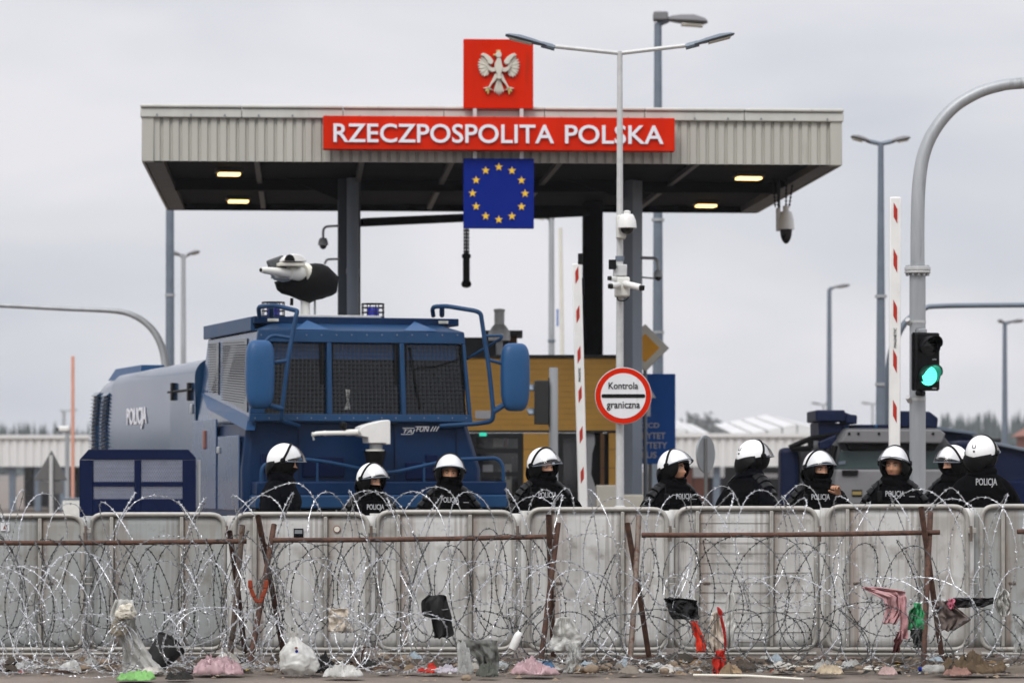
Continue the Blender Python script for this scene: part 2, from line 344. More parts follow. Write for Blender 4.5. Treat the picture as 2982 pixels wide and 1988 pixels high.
def treeline(name, label, px0, px1, Y, tops, m, kind_):
    mb = MB(); n = int((px1 - px0) / 7)
    for i in range(n):
        px = px0 + (px1 - px0) * (i + rnd.random()) / n; yy = Y + rnd.uniform(-25, 25)
        h = Z(tops(px) + rnd.uniform(-10, 16), yy); x = X(px, yy)
        if kind_ == 'conifer':
            for k in range(7):
                z0 = h * (.1 + .13 * k); r = h * .17 * (1 - k / 8) * rnd.uniform(.8, 1.2)
                a0 = rnd.random() * 6
                pts = [(x + r * rnd.uniform(.6, 1.15) * cos(a0 + j * pi / 3.5), yy + r * sin(a0 + j * pi / 3.5), z0 + rnd.uniform(-.3, .3)) for j in range(7)]
                mb.add(pts + [(x, yy, z0 + h * .26)], [(j, (j + 1) % 7, 7) for j in range(7)])
        else:
            mb.tube([(x, yy, 0), (x, yy, h * .6)], [.25, .1], 5)
            for k in range(110):
                d = Vector((rnd.gauss(0, 1), rnd.gauss(0, 1), rnd.gauss(0, 1))).normalized() * rnd.random() ** .4
                c = Vector((x, yy, h * .6)) + Vector((d.x * h * .33, d.y * h * .33, d.z * h * .4)); q = h * .035
                e = Vector((rnd.gauss(0, 1), rnd.gauss(0, 1), rnd.gauss(0, 1))).normalized() * q * 1.5; f = e.orthogonal().normalized() * q
                mb.add([c + e, c + f, c - e, c - f], [(0, 1, 2, 3)])
    o = mb.obj(name, m, smooth=False); tag(o, label, 'trees', kind='stuff'); return o
treeline('tree_line', 'far conifer wood on the skyline behind the blue vehicles', 2740, 3060, 640, lambda p: 1222 + 8 * sin(p * .05), 'tree', 'conifer')
treeline('tree_line', 'far dark wood on the skyline above the white shed beside the orange pole', -60, 270, 640, lambda p: 1252 + 6 * sin(p * .06), 'tree', 'conifer')
treeline('tree_line', 'hazy bare trees on the skyline above the white peaked roofs', 1965, 2420, 620, lambda p: 1238 - 42 * math.exp(-((p - 2040) / 42) ** 2), 'tree2', 'leaf')

# unseen wood behind the camera, added to darken reflections in paint and glass
mb = MB(); rb_ = random.Random(3)
for k in range(150):
    x, yy = rb_.uniform(-130, 130), rb_.uniform(-75, -42); h = rb_.uniform(9, 14)

    for j in range(6):
        z0 = h * (.02 + .15 * j); r = h * .2 * (1 - j / 7.5); a0 = rb_.random() * 6
        mb.add([(x + r * cos(a0 + i * 1.257), yy + r * sin(a0 + i * 1.257), z0) for i in range(5)] + [(x, yy, z0 + h * .3)], [(i, (i + 1) % 5, 5) for i in range(5)])
tag(mb.obj('forest', 'tree', smooth=False), 'unseen dark conifer forest added behind the viewpoint for dark reflections', 'forest', kind='stuff')
mb = MB()
for k in range(900):        # the skyline wood goes on round the plain on both sides
    an = radians(rb_.uniform(10.5, 100)) * (-1 if k % 2 else 1); R_ = rb_.uniform(560, 640); x, yy = R_ * sin(an), R_ * cos(an); h = rb_.uniform(9, 14)
    for j in range(4):
        z0 = h * (.02 + .2 * j); r = h * .24 * (1 - j / 5); a0 = rb_.random() * 6
        mb.add([(x + r * cos(a0 + i * 1.257), yy + r * sin(a0 + i * 1.257), z0) for i in range(5)] + [(x, yy, z0 + h * .36)], [(i, (i + 1) % 5, 5) for i in range(5)])
tag(mb.obj('tree_line', 'tree', smooth=False), 'far wood closing the plain beyond both edges of the view', 'trees', kind='stuff')

def shed(name, label, px0, px1, Y, y_top, y_low, peaks=None, depth=14):
    pl = PL((px0 + px1) / 2, Y); t = thing(name, label, 'building', pl.loc)
    x0, x1, zt, zl = pl.x(px0), pl.x(px1), pl.z(y_top), pl.z(y_low)
    mb = MB(); n = int((x1 - x0) / .3); pts = []
    for i in range(n):
        a = x0 + (x1 - x0) * i / n; ww = (x1 - x0) / n
        pts += [(a, 0), (a + ww * .55, 0), (a + ww * .65, .06), (a + ww * .92, .06)]
    vs = [(a, d, zl) for a, d in pts] + [(a, d, zt) for a, d in pts]; k = len(pts)
    mb.add(vs, [(i, i + 1, i + 1 + k, i + k) for i in range(k - 1)]); mb.obj('fascia_sheet', 'shed_white', t, smooth=False)
    MB().box2((x0 - .1, -.1, zt), (x1 + .1, .15, zt + .14)).obj('eaves_trim', 'shed_white', t, smooth=False)
    if peaks:
        for (pa, pb, pc, pt) in peaks:
            xa, xb, xc, zp = pl.x(pa), pl.x(pb), pl.x(pc), pl.z(pt)
            for k, (q0, q1) in enumerate(((xa, xb), (xb, xc))):
                m_ = MB(); za, zb = (zt + .02, zp) if k == 0 else (zp, zt + .02); n2 = max(3, int((q1 - q0) / .5))
                for i in range(n2):
                    u0, u1 = i / n2, (i + .86) / n2
                    m_.add([(q0 + (q1 - q0) * u0, .2, za + (zb - za) * u0), (q0 + (q1 - q0) * u1, .2, za + (zb - za) * u1), (q0 + (q1 - q0) * u1, depth, za + (zb - za) * u1 + .6), (q0 + (q1 - q0) * u0, depth, za + (zb - za) * u0 + .6)], [(0, 1, 2, 3)])
                    m_.add([(q0 + (q1 - q0) * u0, .2, zt - .3), (q0 + (q1 - q0) * u1 + .02, .2, zt - .3), (q0 + (q1 - q0) * u1 + .02, .2, za + (zb - za) * u1), (q0 + (q1 - q0) * u0, .2, za + (zb - za) * u0)], [(0, 1, 2, 3)])
                m_.obj('roof_sheet', 'shed_roof', t, smooth=False, solid=.05)
    else:
        MB().box2((x0, .2, zt - .1), (x1, depth, zt + .05)).obj('roof', 'shed_roof', t, smooth=False)
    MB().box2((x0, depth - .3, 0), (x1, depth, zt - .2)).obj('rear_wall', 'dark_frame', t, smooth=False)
    for i in range(5):
        xx = x0 + (x1 - x0) * (i + .5) / 5
        MB().box2((xx - .12, .3, 0), (xx + .12, .54, zl + .3)).obj('post', 'galv_dark', t, smooth=False)
    return t, pl
t, pl = shed('vehicle_shelter', 'long white corrugated shelter with dark open bays beside the orange pole', -80, 292, 130, 1276, 1358)
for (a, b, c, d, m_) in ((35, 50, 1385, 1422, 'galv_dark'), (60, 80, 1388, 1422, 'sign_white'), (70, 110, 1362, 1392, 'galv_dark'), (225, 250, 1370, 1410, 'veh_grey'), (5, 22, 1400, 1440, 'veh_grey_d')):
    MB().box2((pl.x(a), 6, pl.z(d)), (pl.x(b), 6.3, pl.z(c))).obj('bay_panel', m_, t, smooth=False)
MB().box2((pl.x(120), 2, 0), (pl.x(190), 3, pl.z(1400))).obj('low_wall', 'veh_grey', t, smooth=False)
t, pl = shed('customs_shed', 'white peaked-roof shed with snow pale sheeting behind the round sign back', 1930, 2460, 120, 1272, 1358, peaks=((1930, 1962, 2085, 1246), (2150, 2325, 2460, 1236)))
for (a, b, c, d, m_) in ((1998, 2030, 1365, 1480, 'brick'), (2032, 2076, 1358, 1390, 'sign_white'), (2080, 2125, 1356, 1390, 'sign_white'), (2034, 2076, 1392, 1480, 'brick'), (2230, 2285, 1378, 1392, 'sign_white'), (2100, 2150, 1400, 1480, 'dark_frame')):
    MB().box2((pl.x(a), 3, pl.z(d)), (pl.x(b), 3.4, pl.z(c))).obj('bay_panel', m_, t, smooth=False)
t = thing('brick_house', 'small red brick house with tiled gable at the edge of the far wood', 'house', (X(3080, 150), 150, 0))
MB().box2((-.95, 0, 0), (3, 6, 3.3)).obj('wall', 'brick', t, smooth=False)
MB().prism([(-1.2, 3.2), (1, 4.6), (3.2, 3.2)], -.3, 6.3).obj('roof', 'brick', t, smooth=False)
MB().box2((-.3, -.06, 1.6), (.4, .05, 2.6)).obj('window', 'sign_white', t, smooth=False)

# ------------------------------------------------------------------ border canopy
CA = radians(3.67); CY = 43.8
cpl = PL(1439, CY)
can = thing('border_canopy', 'wide border checkpoint canopy with grey ribbed fascia on steel columns', 'canopy', cpl.loc, CA)
CW = 2042 / cpl.s / 2; zt, zm, zb = cpl.z(312), cpl.z(349), cpl.z(477); CD = 8.1
def clad(x0, x1, z0, z1, n):
    pts = []; ww = (x1 - x0) / n
    for i in range(n):
        a = x0 + ww * i; pts += [(a, 0), (a + ww * .60, .0), (a + ww * .68, .028), (a + ww * .92, .028)]
    pts.append((x1, 0)); k = len(pts); mb = MB()
    return mb.add([(a, d, z0) for a, d in pts] + [(a, d, z1) for a, d in pts], [(i, i + 1, i + 1 + k, i + k) for i in range(k - 1)])
nsheet = 9
for i in range(nsheet):
    a0 = -CW + .16 + (2 * CW - .32) * i / nsheet; a1 = -CW + .16 + (2 * CW - .32) * (i + 1) / nsheet
    clad(a0, a1, zb + .012, zm + .01, 8).obj('fascia_sheet', 'clad', can, smooth=False, solid=.004)
for sx in (-1, 1):
    MB().box2((sx * CW - (.16 if sx > 0 else 0), -.03, zb), (sx * CW + (.16 if sx < 0 else 0), .1, zm + .02)).obj('corner_trim', 'clad', can, bevel=.01)
    for k in range(6):
        MB().box2((sx * CW - sx * .03, .1 + k * (CD - .1) / 6 + .005, zb), (sx * CW, .1 + (k + 1) * (CD - .1) / 6 - .005, zm)).obj('side_sheet', 'clad', can, smooth=False)
for i in range(7):
    a0 = -CW - .02 + (2 * CW + .04) * i / 7; a1 = a0 + (2 * CW + .04) / 7
    MB().box2((a0 + .003, -.055, zm), (a1 - .003, .2, zm + .12)).obj('cornice_trim', 'clad_trim', can, bevel=.01)
    for k in range(3): MB().cyl((a0 + (a1 - a0) * (k + .5) / 3, -.056, zm + .03), (a0 + (a1 - a0) * (k + .5) / 3, -.066, zm + .03), .012, 8).obj('fixing', 'galv_dark', can)
    MB().box2((a0 + .003, -.085, zm + .125), (a1 - .003, .25, zt)).obj('coping', 'clad_trim', can, bevel=.015)
MB().box2((-CW + .02, .1, zt - .12), (CW - .02, CD, zt - .06)).obj('roof_deck', 'clad_trim', can, smooth=False)
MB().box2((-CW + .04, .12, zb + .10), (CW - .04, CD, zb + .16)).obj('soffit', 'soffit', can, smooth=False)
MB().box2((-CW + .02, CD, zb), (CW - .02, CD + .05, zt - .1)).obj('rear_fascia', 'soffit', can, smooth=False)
for sx in (-1, 1):
    MB().box2((sx * (CW - .05), .12, zb + .005), (sx * (CW - .28), CD - .01, zb + .10)).obj('edge_channel', 'soffit_rib', can, smooth=False)
for xx in (-3.15, -1.75, -.55, .9, 2.75):
    MB().box2((xx - .035, .15, zb + .03), (xx + .035, CD - .02, zb + .098)).obj('soffit_rib', 'soffit_rib', can, smooth=False)
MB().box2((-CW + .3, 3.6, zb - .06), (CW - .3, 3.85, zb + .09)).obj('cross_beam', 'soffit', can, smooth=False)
# columns
def canopy_local(px, d):   # local x on the canopy that shows at photo column px, at local depth d
    u = (px - CX) / F; s_, c_ = sin(CA), cos(CA); Xr, Yr = cpl.x0, CY
    return (u * (Yr + d * c_) - Xr + d * s_) / (c_ - u * s_)
def ibeam(px0, px1, d, name, m, dep=.34):
    a, b = canopy_local(px0, d), canopy_local(px1, d)
    mb = MB(); mb.box2((a, d, 0), (b, d + .035, zb + .08)); mb.box2((a, d + dep - .035, 0), (b, d + dep, zb + .08)); mb.box2(((a + b) / 2 - .02, d + .035, 0), ((a + b) / 2 + .02, d + dep - .035, zb + .08))
    o = mb.obj(name, m, can, smooth=False, bevel=.006)
    MB().box2((a - .06, d - .06, 0), (b + .06, d + dep + .06, .03)).obj('base_plate', m, o, smooth=False)
    return a, b
a, b = ibeam(984, 1050, 3.3, 'column', 'column_dark')
MB().cyl(((a * .35 + b * .65), 3.2, 0), ((a * .35 + b * .65), 3.2, zb + .08), .085, 14).obj('drain_pipe', 'column', can)
for zz in (1.5, 3., 4.4):
    MB().cyl(((a * .35 + b * .65), 3.2, zz), ((a * .35 + b * .65), 3.2, zz + .07), .096, 14).obj('pipe_clip', 'column', can)
a2, b2 = canopy_local(1813, 3.3), canopy_local(1873, 3.3)
MB().hexa([(a2, 3.45, 0), ((a2 * .55 + b2 * .45), 3.2, 0), (b2, 3.42, 0), (b2 - .05, 3.7, 0)], [(a2, 3.45, zb + .08), ((a2 * .55 + b2 * .45), 3.2, zb + .08), (b2, 3.42, zb + .08), (b2 - .05, 3.7, zb + .08)]).obj('column', 'column', can, smooth=False)
ibeam(1701, 1756, 6.9, 'column', 'soffit')
# sagging tie beam between the columns
p0 = canopy_local(1052, 3.6); p1 = canopy_local(1710, 6.9)
z0_ = H - (648 - HY) * (CY + 3.5) / F; z1_ = H - (617 - HY) * (CY + 6.9) / F
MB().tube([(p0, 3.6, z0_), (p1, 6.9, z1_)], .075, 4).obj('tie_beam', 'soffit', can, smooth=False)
MB().prism([(a - .75, zb + .1), (a + .02, zb + .1), (a + .02, zb - .22)], 3.4, 3.5).obj('knee_brace', 'soffit', can, smooth=False)
MB().prism([(a2 + .02, zb + .1), (a2 - .8, zb + .1), (a2 + .02, zb - .18)], 3.4, 3.5).obj('knee_brace', 'soffit', can, smooth=False)
# ceiling lamps
clab = ('lit lamp under the canopy nearest its front, by the grey post side', 'lit lamp under the canopy, deeper behind the other lamp of its bay', 'lit warm lamp under the canopy above the hanging dome camera side', 'lit warm lamp under the canopy rear edge beside the tall pole')
for (px, py, w_, lb) in ((667, 508, .30, 'bright warm lamp under the canopy, front one over the truck bay'), (694, 587, .30, 'warm lamp under the canopy, rear one over the truck bay'), (2180, 520, .34, 'bright warm lamp under the canopy near the hanging camera chains'), (2056, 600, .30, 'dim warm lamp at the rear canopy edge beside the tall pole')):
    zz = zb + .02; Yw = (zz - H) * F / (HY - py); pp = Vector((X(px, Yw), Yw, zz))
    c = thing('ceiling_lamp', lb, 'lamp', pp, CA + .12, 'lamps under the canopy')
    MB().box((0, 0, .05), (w_ + .08, .30, .06)).obj('housing', 'soffit_rib', c, bevel=.01)
    MB().box((0, 0, .0), (w_, .22, .035)).obj('diffuser', 'lit_warm', c, bevel=.01)

# ------------------------------------------------------------------ signs on the canopy
def cps(px, py, d=0):
    u = canopy_local(px, d); Yw = CY + u * sin(CA) + d * cos(CA); return u, H - (py - HY) * Yw / F
def canthing(name, label, cat, px, py, d):
    u, z = cps(px, py, d); s_, c_ = sin(CA), cos(CA)
    return thing(name, label, cat, (cpl.x0 + u * c_ - d * s_, CY + u * s_ + d * c_, z), CA), u, z
t, u0, z0 = canthing('name_sign', 'long red sign reading RZECZPOSPOLITA POLSKA across the canopy fascia', 'sign', 1453, 389, -.30)
ua, za = cps(941, 337, -.30); ub, zb_ = cps(1965, 441, -.30)
MB().box2((ua - u0, 0, zb_ - z0), (ub - u0, .16, za - z0)).obj('panel', 'sign_red', t, bevel=.008)
for k in range(4):
    xx = (ua + (ub - ua) * (k + .5) / 4) - u0; MB().box2((xx - .03, .16, -.1), (xx + .03, .31, .1)).obj('bracket', 'galv_light', t, smooth=False)
def word(txt, pa, pb):
    xa, _ = cps(pa, 389, -.3); xb, _ = cps(pb, 389, -.3); _, zh = cps(1453, 363, -.3); _, zl = cps(1453, 418, -.3)
    lettering('lettering', txt, 'letter_white', t, ((xa + xb) / 2 - u0, -.022, (zh + zl) / 2 - z0), xb - xa, zh - zl, .018, bold=.012)
word('RZECZPOSPOLITA', 971, 1613); word('POLSKA', 1645, 1932)
# eagle sign
t, u0, z0 = canthing('emblem_sign', 'square red sign with a white crowned eagle standing above the canopy', 'sign', 1452, 316, -.16)
ua, za = cps(1350, 113, -.16); ub, zb_ = cps(1553, 316, -.16); wd = ub - ua; hh = za - zb_
MB().box2((ua - u0, 0, 0), (ub - u0, .10, hh)).obj('panel', 'sign_red', t, bevel=.008)
for px in (1383, 1519):
    xx = cps(px, 316, -.16)[0] - u0; MB().box2((xx - .025, .102, -.1), (xx + .025, .15, .6)).obj('support_post', 'galv_light', t, smooth=False)
    MB().box2((xx - .025, .0, -.32), (xx + .025, .05, -.002)).obj('support_post', 'galv_light', t, smooth=False)
def ep(px, py): return cps(px, py, -.16)[0] - u0, cps(1452, py, -.16)[1] - z0
def eprism(name, pts, m, d0=0, dep=.045, par=None):
    q = [ep(*p) for p in pts]; return MB().prism(q, -dep - d0, -d0 + .002).obj(name, m, par or t, smooth=False, bevel=.005)
# px coordinates: crop of the emblem, 6.53 px per photo px from (1330,100)
E = lambda a, b: (1330 + a / 6.53, 100 + b / 6.53)
eprism('eagle_body', [E(*p) for p in ((790, 450), (830, 470), (850, 560), (870, 650), (850, 720), (830, 800), (850, 850), (800, 870), (760, 850), (770, 790), (740, 720), (715, 640), (720, 560), (765, 470))], 'eagle', dep=.085)
hd = eprism('eagle_head', [E(*p) for p in ((760, 350), (800, 340), (840, 370), (845, 420), (825, 455), (765, 460), (735, 430), (735, 380))], 'eagle', dep=.095)
eprism('beak', [E(*p) for p in ((745, 385), (745, 425), (705, 430), (685, 405), (700, 390))], 'eagle_gold', dep=.08, par=hd)
eprism('eagle_crown', [E(*p) for p in ((755, 350), (745, 310), (770, 325), (785, 300), (800, 325), (825, 308), (825, 350))], 'eagle_gold', dep=.085, par=hd)
for sx in (-1, 1):
    q = lambda a, b: E(793 + sx * (a), b)
    eprism('wing_arch', [q(*p) for p in ((60, 640), (120, 650), (180, 620), (210, 560), (150, 590), (110, 560), (100, 520), (150, 450), (230, 390), (300, 370), (345, 410), (280, 440), (215, 520), (235, 610), (200, 690), (130, 730), (60, 720))], 'eagle', dep=.07)
    root = Vector((160, 610))
    for k in range(11):
        a = radians(58 - k * 13.2); ln = (215, 232, 240, 238, 232, 225, 222, 225, 225, 210, 170)[k] - (10 if sx < 0 else 0)
        d = Vector((cos(a), -sin(a))); nrm = Vector((-d.y, d.x)); r0 = root + Vector((20, -20 + 6 * k))
        pts = [r0 + nrm * 12, r0 + d * ln * .7 + nrm * 26, r0 + d * ln + nrm * 3, r0 + d * ln * .9 - nrm * 20, r0 + d * ln * .6 - nrm * 22, r0 - nrm * 12]
        eprism('feather', [q(p.x, p.y) for p in pts], 'eagle', dep=.032 + .008 * (k % 2))
    eprism('eagle_leg', [q(*p) for p in ((25, 770), (70, 760), (120, 870), (200, 1020), (175, 1045), (130, 960), (60, 890), (20, 830))], 'eagle', dep=.06)
    for k, (a, b) in enumerate(((285, 1030), (205, 1140), (120, 1060), (250, 1090))):
        eprism('talon', [q(*p) for p in ((170, 1010), (210, 1010), (a + 12, b), (a - 12, b + 14), (170, 1050))], 'eagle_gold' if k % 2 else 'eagle', dep=.05)
for k in range(5):
    dx = (k - 2) * 38
    eprism('tail_feather', [E(793 + dx * .25 - 14, 860), E(793 + dx * .25 + 14, 860), E(800 + dx + 16, 1090 - abs(k - 2) * 8), E(803 + dx, 1180 - abs(k - 2) * 28), E(800 + dx - 18, 1090 - abs(k - 2) * 8)], 'eagle', dep=.03 + .01 * (k % 2))
# EU sign
t, u0, z0 = canthing('flag_sign', 'square blue sign with a ring of twelve yellow stars hanging below the fascia', 'sign', 1451, 665, -.16)
ua, za = cps(1350, 461, -.16); ub, zb_ = cps(1555, 665, -.16)
MB().box2((ua - u0, 0, 0), (ub - u0, .08, za - z0)).obj('panel', 'sign_blue', t, bevel=.008)
for px in (1383, 1519):
    xx = cps(px, 316, -.16)[0] - u0; MB().box2((xx - .025, .0, za - z0 + .001), (xx + .025, .05, za - z0 + .12)).obj('support_post', 'galv_light', t, smooth=False)
cx_, cz_ = (ua + ub) / 2 - u0, (za - z0) / 2 + .0
R_ = 76 / 204 * (ub - ua)
star = MB().prism([(.057 * (1 if k % 2 == 0 else .40) * sin(k * pi / 5), .057 * (1 if k % 2 == 0 else .40) * cos(k * pi / 5)) for k in range(10)], -.012, .002).mesh()
for k in range(12):
    mobj('star', star, 'star', t, smooth=False, loc=(cx_ + R_ * sin(k * pi / 6), 0, cz_ + R_ * cos(k * pi / 6)))
# ------------------------------------------------------------------ booth
pl = PL(1560, 48.2); bt = thing('control_booth', 'mustard yellow boarded control booth with dark glazed doors under the canopy', 'booth', pl.loc, 0)
bx0, bx1 = pl.x(1290), pl.x(1800); zr, zw = pl.z(1042), pl.z(1253); BD = 3.2
MB().box2((bx0 - .05, -.06, zr), (bx1 + .05, BD + .05, zr + .045)).obj('roof', 'dark_frame', bt, smooth=False)
MB().box2((bx0 + .02, .06, zw + .02), (bx1 - .02, BD, zr - .002)).obj('upper_core', 'brown_clad', bt, smooth=False)
nb = 13
for i in range(nb):
    z0 = zw + (zr - zw) * i / nb; z1 = zw + (zr - zw) * (i + 1) / nb
    cuts = [bx0, bx0 + (bx1 - bx0) * (.33 + .2 * ((i * 7) % 3) / 3), bx0 + (bx1 - bx0) * (.72 + .15 * ((i * 5) % 3) / 3), bx1]
    for a, b in zip(cuts, cuts[1:]):
        MB().box2((a + .001, 0, z0 + .0012), (b - .001, .05, z1 - .0012)).obj('board', 'yellow_clad', bt, bevel=.0015)
MB().box2((bx0, -.012, zw - .03), (bx1, .08, zw)).obj('lintel', 'dark_frame', bt, smooth=False)
# lower storey: pillars and dark bays
for (a, b, m_) in ((1524, 1600, 'yellow_clad'), (1773, 1794, 'yellow_clad'), (1748, 1760, 'brown_clad')):
    n2 = 8
    for i in range(n2):
        z0 = zw * i / n2; z1 = zw * (i + 1) / n2 - .033 * (i == n2 - 1)
        MB().box2((pl.x(a), .0, z0 + .002), (pl.x(b), .08, z1 - .003)).obj('board', m_, bt, bevel=.003)
MB().box2((bx0, BD - .1, 0), (bx1, BD, zw)).obj('rear_wall', 'interior', bt, smooth=False)
MB().box2((bx0, .1, 0), (bx0 + .08, BD - .12, zw)).obj('side_wall', 'brown_clad', bt, smooth=False)
MB().box2((bx1 - .08, .1, 0), (bx1 - .005, BD - .12, zw)).obj('side_wall', 'brown_clad', bt, smooth=False)
MB().box2((bx0 + .1, .1, -.03), (bx1 - .1, BD - .12, .05)).obj('floor_slab', 'concrete', bt, smooth=False)
def glazed(px0, px1, rows, name='door'):
    d = MB(); a, b = pl.x(px0), pl.x(px1)
    d.box2((a, .0, .06), (a + .07, .07, zw - .035)); d.box2((b - .07, .0, .06), (b, .07, zw - .035))
    zs = [.06] + [pl.z(r) for r in rows] + [zw - .08]
    for z in zs: d.box2((a + .071, .0, z - .035), (b - .071, .07, z + .035))
    o = d.obj(name, 'dark_frame', bt, smooth=False)
    for z0, z1 in zip(zs, zs[1:]): MB().box2((a + .072, .03, z0 + .036), (b - .072, .045, z1 - .036)).obj('pane', 'visor', o, smooth=False)
glazed(1372, 1522, (1380, 1312), 'door'); glazed(1626, 1700, (1440,), 'door')
MB().box2((pl.x(1626), .3, 0), (pl.x(1700), .34, zw - .05)).obj('dark_backing', 'dark_frame', bt, smooth=False)  # plain dark sheet filling the opening behind the door
MB().prism([(pl.x(1700), .3), (pl.x(1733), .3), (pl.x(1735), pl.z(1420)), (pl.x(1722), pl.z(1380)), (pl.x(1725), pl.z(1320)), (pl.x(1733), pl.z(1290)), (pl.x(1731), pl.z(1258)), (pl.x(1700), pl.z(1258))], .12, .16).obj('white_curtain', 'sign_white', bt, smooth=False)
MB().box2((pl.x(1700), .4, .0), (pl.x(1790), .44, zw - .05)).obj('dark_backing', 'dark_frame', bt, smooth=False)  # second dark sheet, across the end opening
for (a, b, c, d, m_) in ((1385, 1430, 1262, 1300, 'interior'), (1435, 1465, 1265, 1300, 'sign_cream'), (1470, 1478, 1268, 1300, 'arm_red'), (1480, 1512, 1270, 1308, 'interior'), (1470, 1490, 1350, 1450, 'sign_cream'), (1476, 1484, 1368, 1395, 'arm_red'), (1405, 1435, 1352, 1376, 'sign_white'), (1400, 1440, 1378, 1430, 'dark_frame')):
    MB().box2((pl.x(a), .5, pl.z(d)), (pl.x(b), .55, pl.z(c))).obj('interior_panel', m_, bt, smooth=False)
MB().box2((pl.x(1396), -.02, pl.z(1269)), (pl.x(1417), .02, pl.z(1259))).obj('exit_lamp', 'exit_green', bt, bevel=.004)
MB().box2((pl.x(1384), -.03, pl.z(1219)), (pl.x(1428), -.002, pl.z(1195))).obj('notice_plate', 'sign_white', bt, bevel=.004)
# plant on the booth roof
MB().box2((pl.x(1340), .5, zr + .045), (pl.x(1482), 1.4, pl.z(978))).obj('roof_unit', 'dark_frame', bt, bevel=.01)
MB().box2((pl.x(1412), .3, pl.z(973)), (pl.x(1522), 1.5, pl.z(959))).obj('unit_lid', 'dark_frame', bt, smooth=False)
MB().box2((pl.x(1482), .6, zr + .045), (pl.x(1506), 1.2, pl.z(973))).obj('unit_side', 'brown_clad', bt, smooth=False)
MB().lathe([(.16, 0), (.16, .12), (.11, .2), (.075, .24), (.075, .42), (.085, .43), (.085, .46), (.02, .47)], 16, (pl.x(1454), .2, pl.z(990))).obj('vent_cowl', 'galv_light', bt)
MB().cyl((pl.x(1454), .2, zr + .045), (pl.x(1454), .2, pl.z(990)), .05, 10).obj('vent_pipe', 'galv', bt)
q = PL(1760, 46.3); t = thing('concrete_block', 'pale concrete plinth block at the foot of the yellow booth', 'block', q.loc)
MB().box2((q.x(1737), 0, -.03), (q.x(1796), .6, q.z(1412))).obj('slab', 'concrete', t, bevel=.02)
MB().box2((q.x(1800), .1, -.03), (q.x(1875), .6, q.z(1440))).obj('step', 'concrete', t, bevel=.02)

# ------------------------------------------------------------------ street lamps
def lamp_head(t, p, d, ln, m, wdt=.3, th=.10):
    """flat luminaire from p in direction d"""
    d = Vector(d).normalized(); side = Vector((0, 1, 0)); up = side.cross(d) * -1
    if up.z < 0: up = -up
    mb = MB(); prof = [(0, .45, .35), (.08, .6, .6), (.3, .8, .85), (.65, 1, 1), (.92, .9, .6), (1, .55, .25)]; n = 10; base = []
    for (u, a, b) in prof:
        c = Vector(p) + d * ln * u
        base.append([c + side * (wdt / 2 * a * cos(2 * pi * j / n)) + up * (th / 2 * b * (sin(2 * pi * j / n) if sin(2 * pi * j / n) > 0 else .45 * sin(2 * pi * j / n))) for j in range(n)])
    vs = [v for r in base for v in r]; k = len(base)
    fs = [(i * n + j, i * n + (j + 1) % n, (i + 1) * n + (j + 1) % n, (i + 1) * n + j) for i in range(k - 1) for j in range(n)] + [tuple(range(n))[::-1], tuple((k - 1) * n + j for j in range(n))]
    h = mb.add(vs, fs).obj('lamp_head', m, t)
    MB().box(Vector(p) + d * ln * .62 - up * th * .27, (ln * .55, wdt * .62, th * .12), Matrix((d, side, up)).transposed()).obj('lens', 'sign_cream', h, bevel=.005)
    MB().tube([Vector(p) - d * .10, Vector(p) + d * .05], .035, 8).obj('collar', m, h)
def street_lamp(label, px, ytop, Y, r0, r1, arms, m='galv', mh='galv_dark', base_y=None, group='street lamps'):
    pl = PL(px, Y); t = thing('street_lamp', label, 'street lamp', pl.loc, 0, group); zt = pl.z(ytop)
    MB().tube([(0, 0, 0), (0, 0, 1.2), (0, 0, 1.22), (0, 0, zt)], [r0 * 1.5, r0 * 1.5, r0, r1], 12).obj('pole', m, t)
    if Y < 70:
        MB().box2((-r0 * .8, -r0 * 1.56, .5), (r0 * .8, -r0 * 1.40, .95)).obj('access_door', m, t, bevel=.004)
        for zz in (zt * .42, zt * .63): MB().cyl((0, 0, zz), (0, 0, zz + .05), r0 * 1.06, 12).obj('band', 'galv_dark' if m != 'galv_dark' else 'galv', t)
    for (ax, ay, hx, hy, wdt, th) in arms:
        a = pl.p(ax, ay); b = pl.p(hx, hy)
        MB().tube([(0, 0, zt - .02), a], r1 * .8, 8).obj('arm', m, t)
        lamp_head(t, a, b - a, (b - a).length, mh, wdt, th)
    return t, pl, zt
lampT, lampP, _ = street_lamp('slim grey lamp post with two thin arms in front of the red sign', 1805, 150, 36, .048, .03, ((1590, 133, 1472, 103, .30, .09), (2022, 130, 2138, 100, .30, .09)), 'galv_light', 'galv_dark')
t, pl, _ = street_lamp('tall lamp post topped by one long grey lantern above the canopy', 1916, 68, 60, .11, .07, ((1945, 58, 2060, 66, .45, .26),), 'galv_dark', 'veh_grey')
MB().box2((pl.x(1902), -.15, pl.z(62)), (pl.x(1945), .15, pl.z(36))).obj('control_box', 'veh_grey', t, bevel=.03)
street_lamp('tall twin-headed lamp post beyond the red and white barrier arm', 2565, 416, 58, .10, .05, ((2532, 412, 2478, 398, .36, .12), (2597, 412, 2650, 402, .36, .12)), 'galv_dark', 'veh_grey')
street_lamp('small single-headed lamp post behind the armoured vehicle turret', 2415, 842, 92, .09, .06, ((2424, 838, 2475, 830, .4, .13),), 'galv_dark', 'veh_grey')
street_lamp('twin-headed lamp post at the far edge above the conifer wood', 2926, 940, 80, .08, .05, ((2921, 938, 2906, 933, .35, .12), (2938, 938, 2982, 933, .35, .12)), 'galv_dark', 'veh_grey')
street_lamp('small twin-headed lamp post above the truck tank', 534, 746, 75, .08, .05, ((524, 742, 500, 736, .35, .12), (546, 742, 582, 732, .35, .12)), 'galv', 'veh_grey')
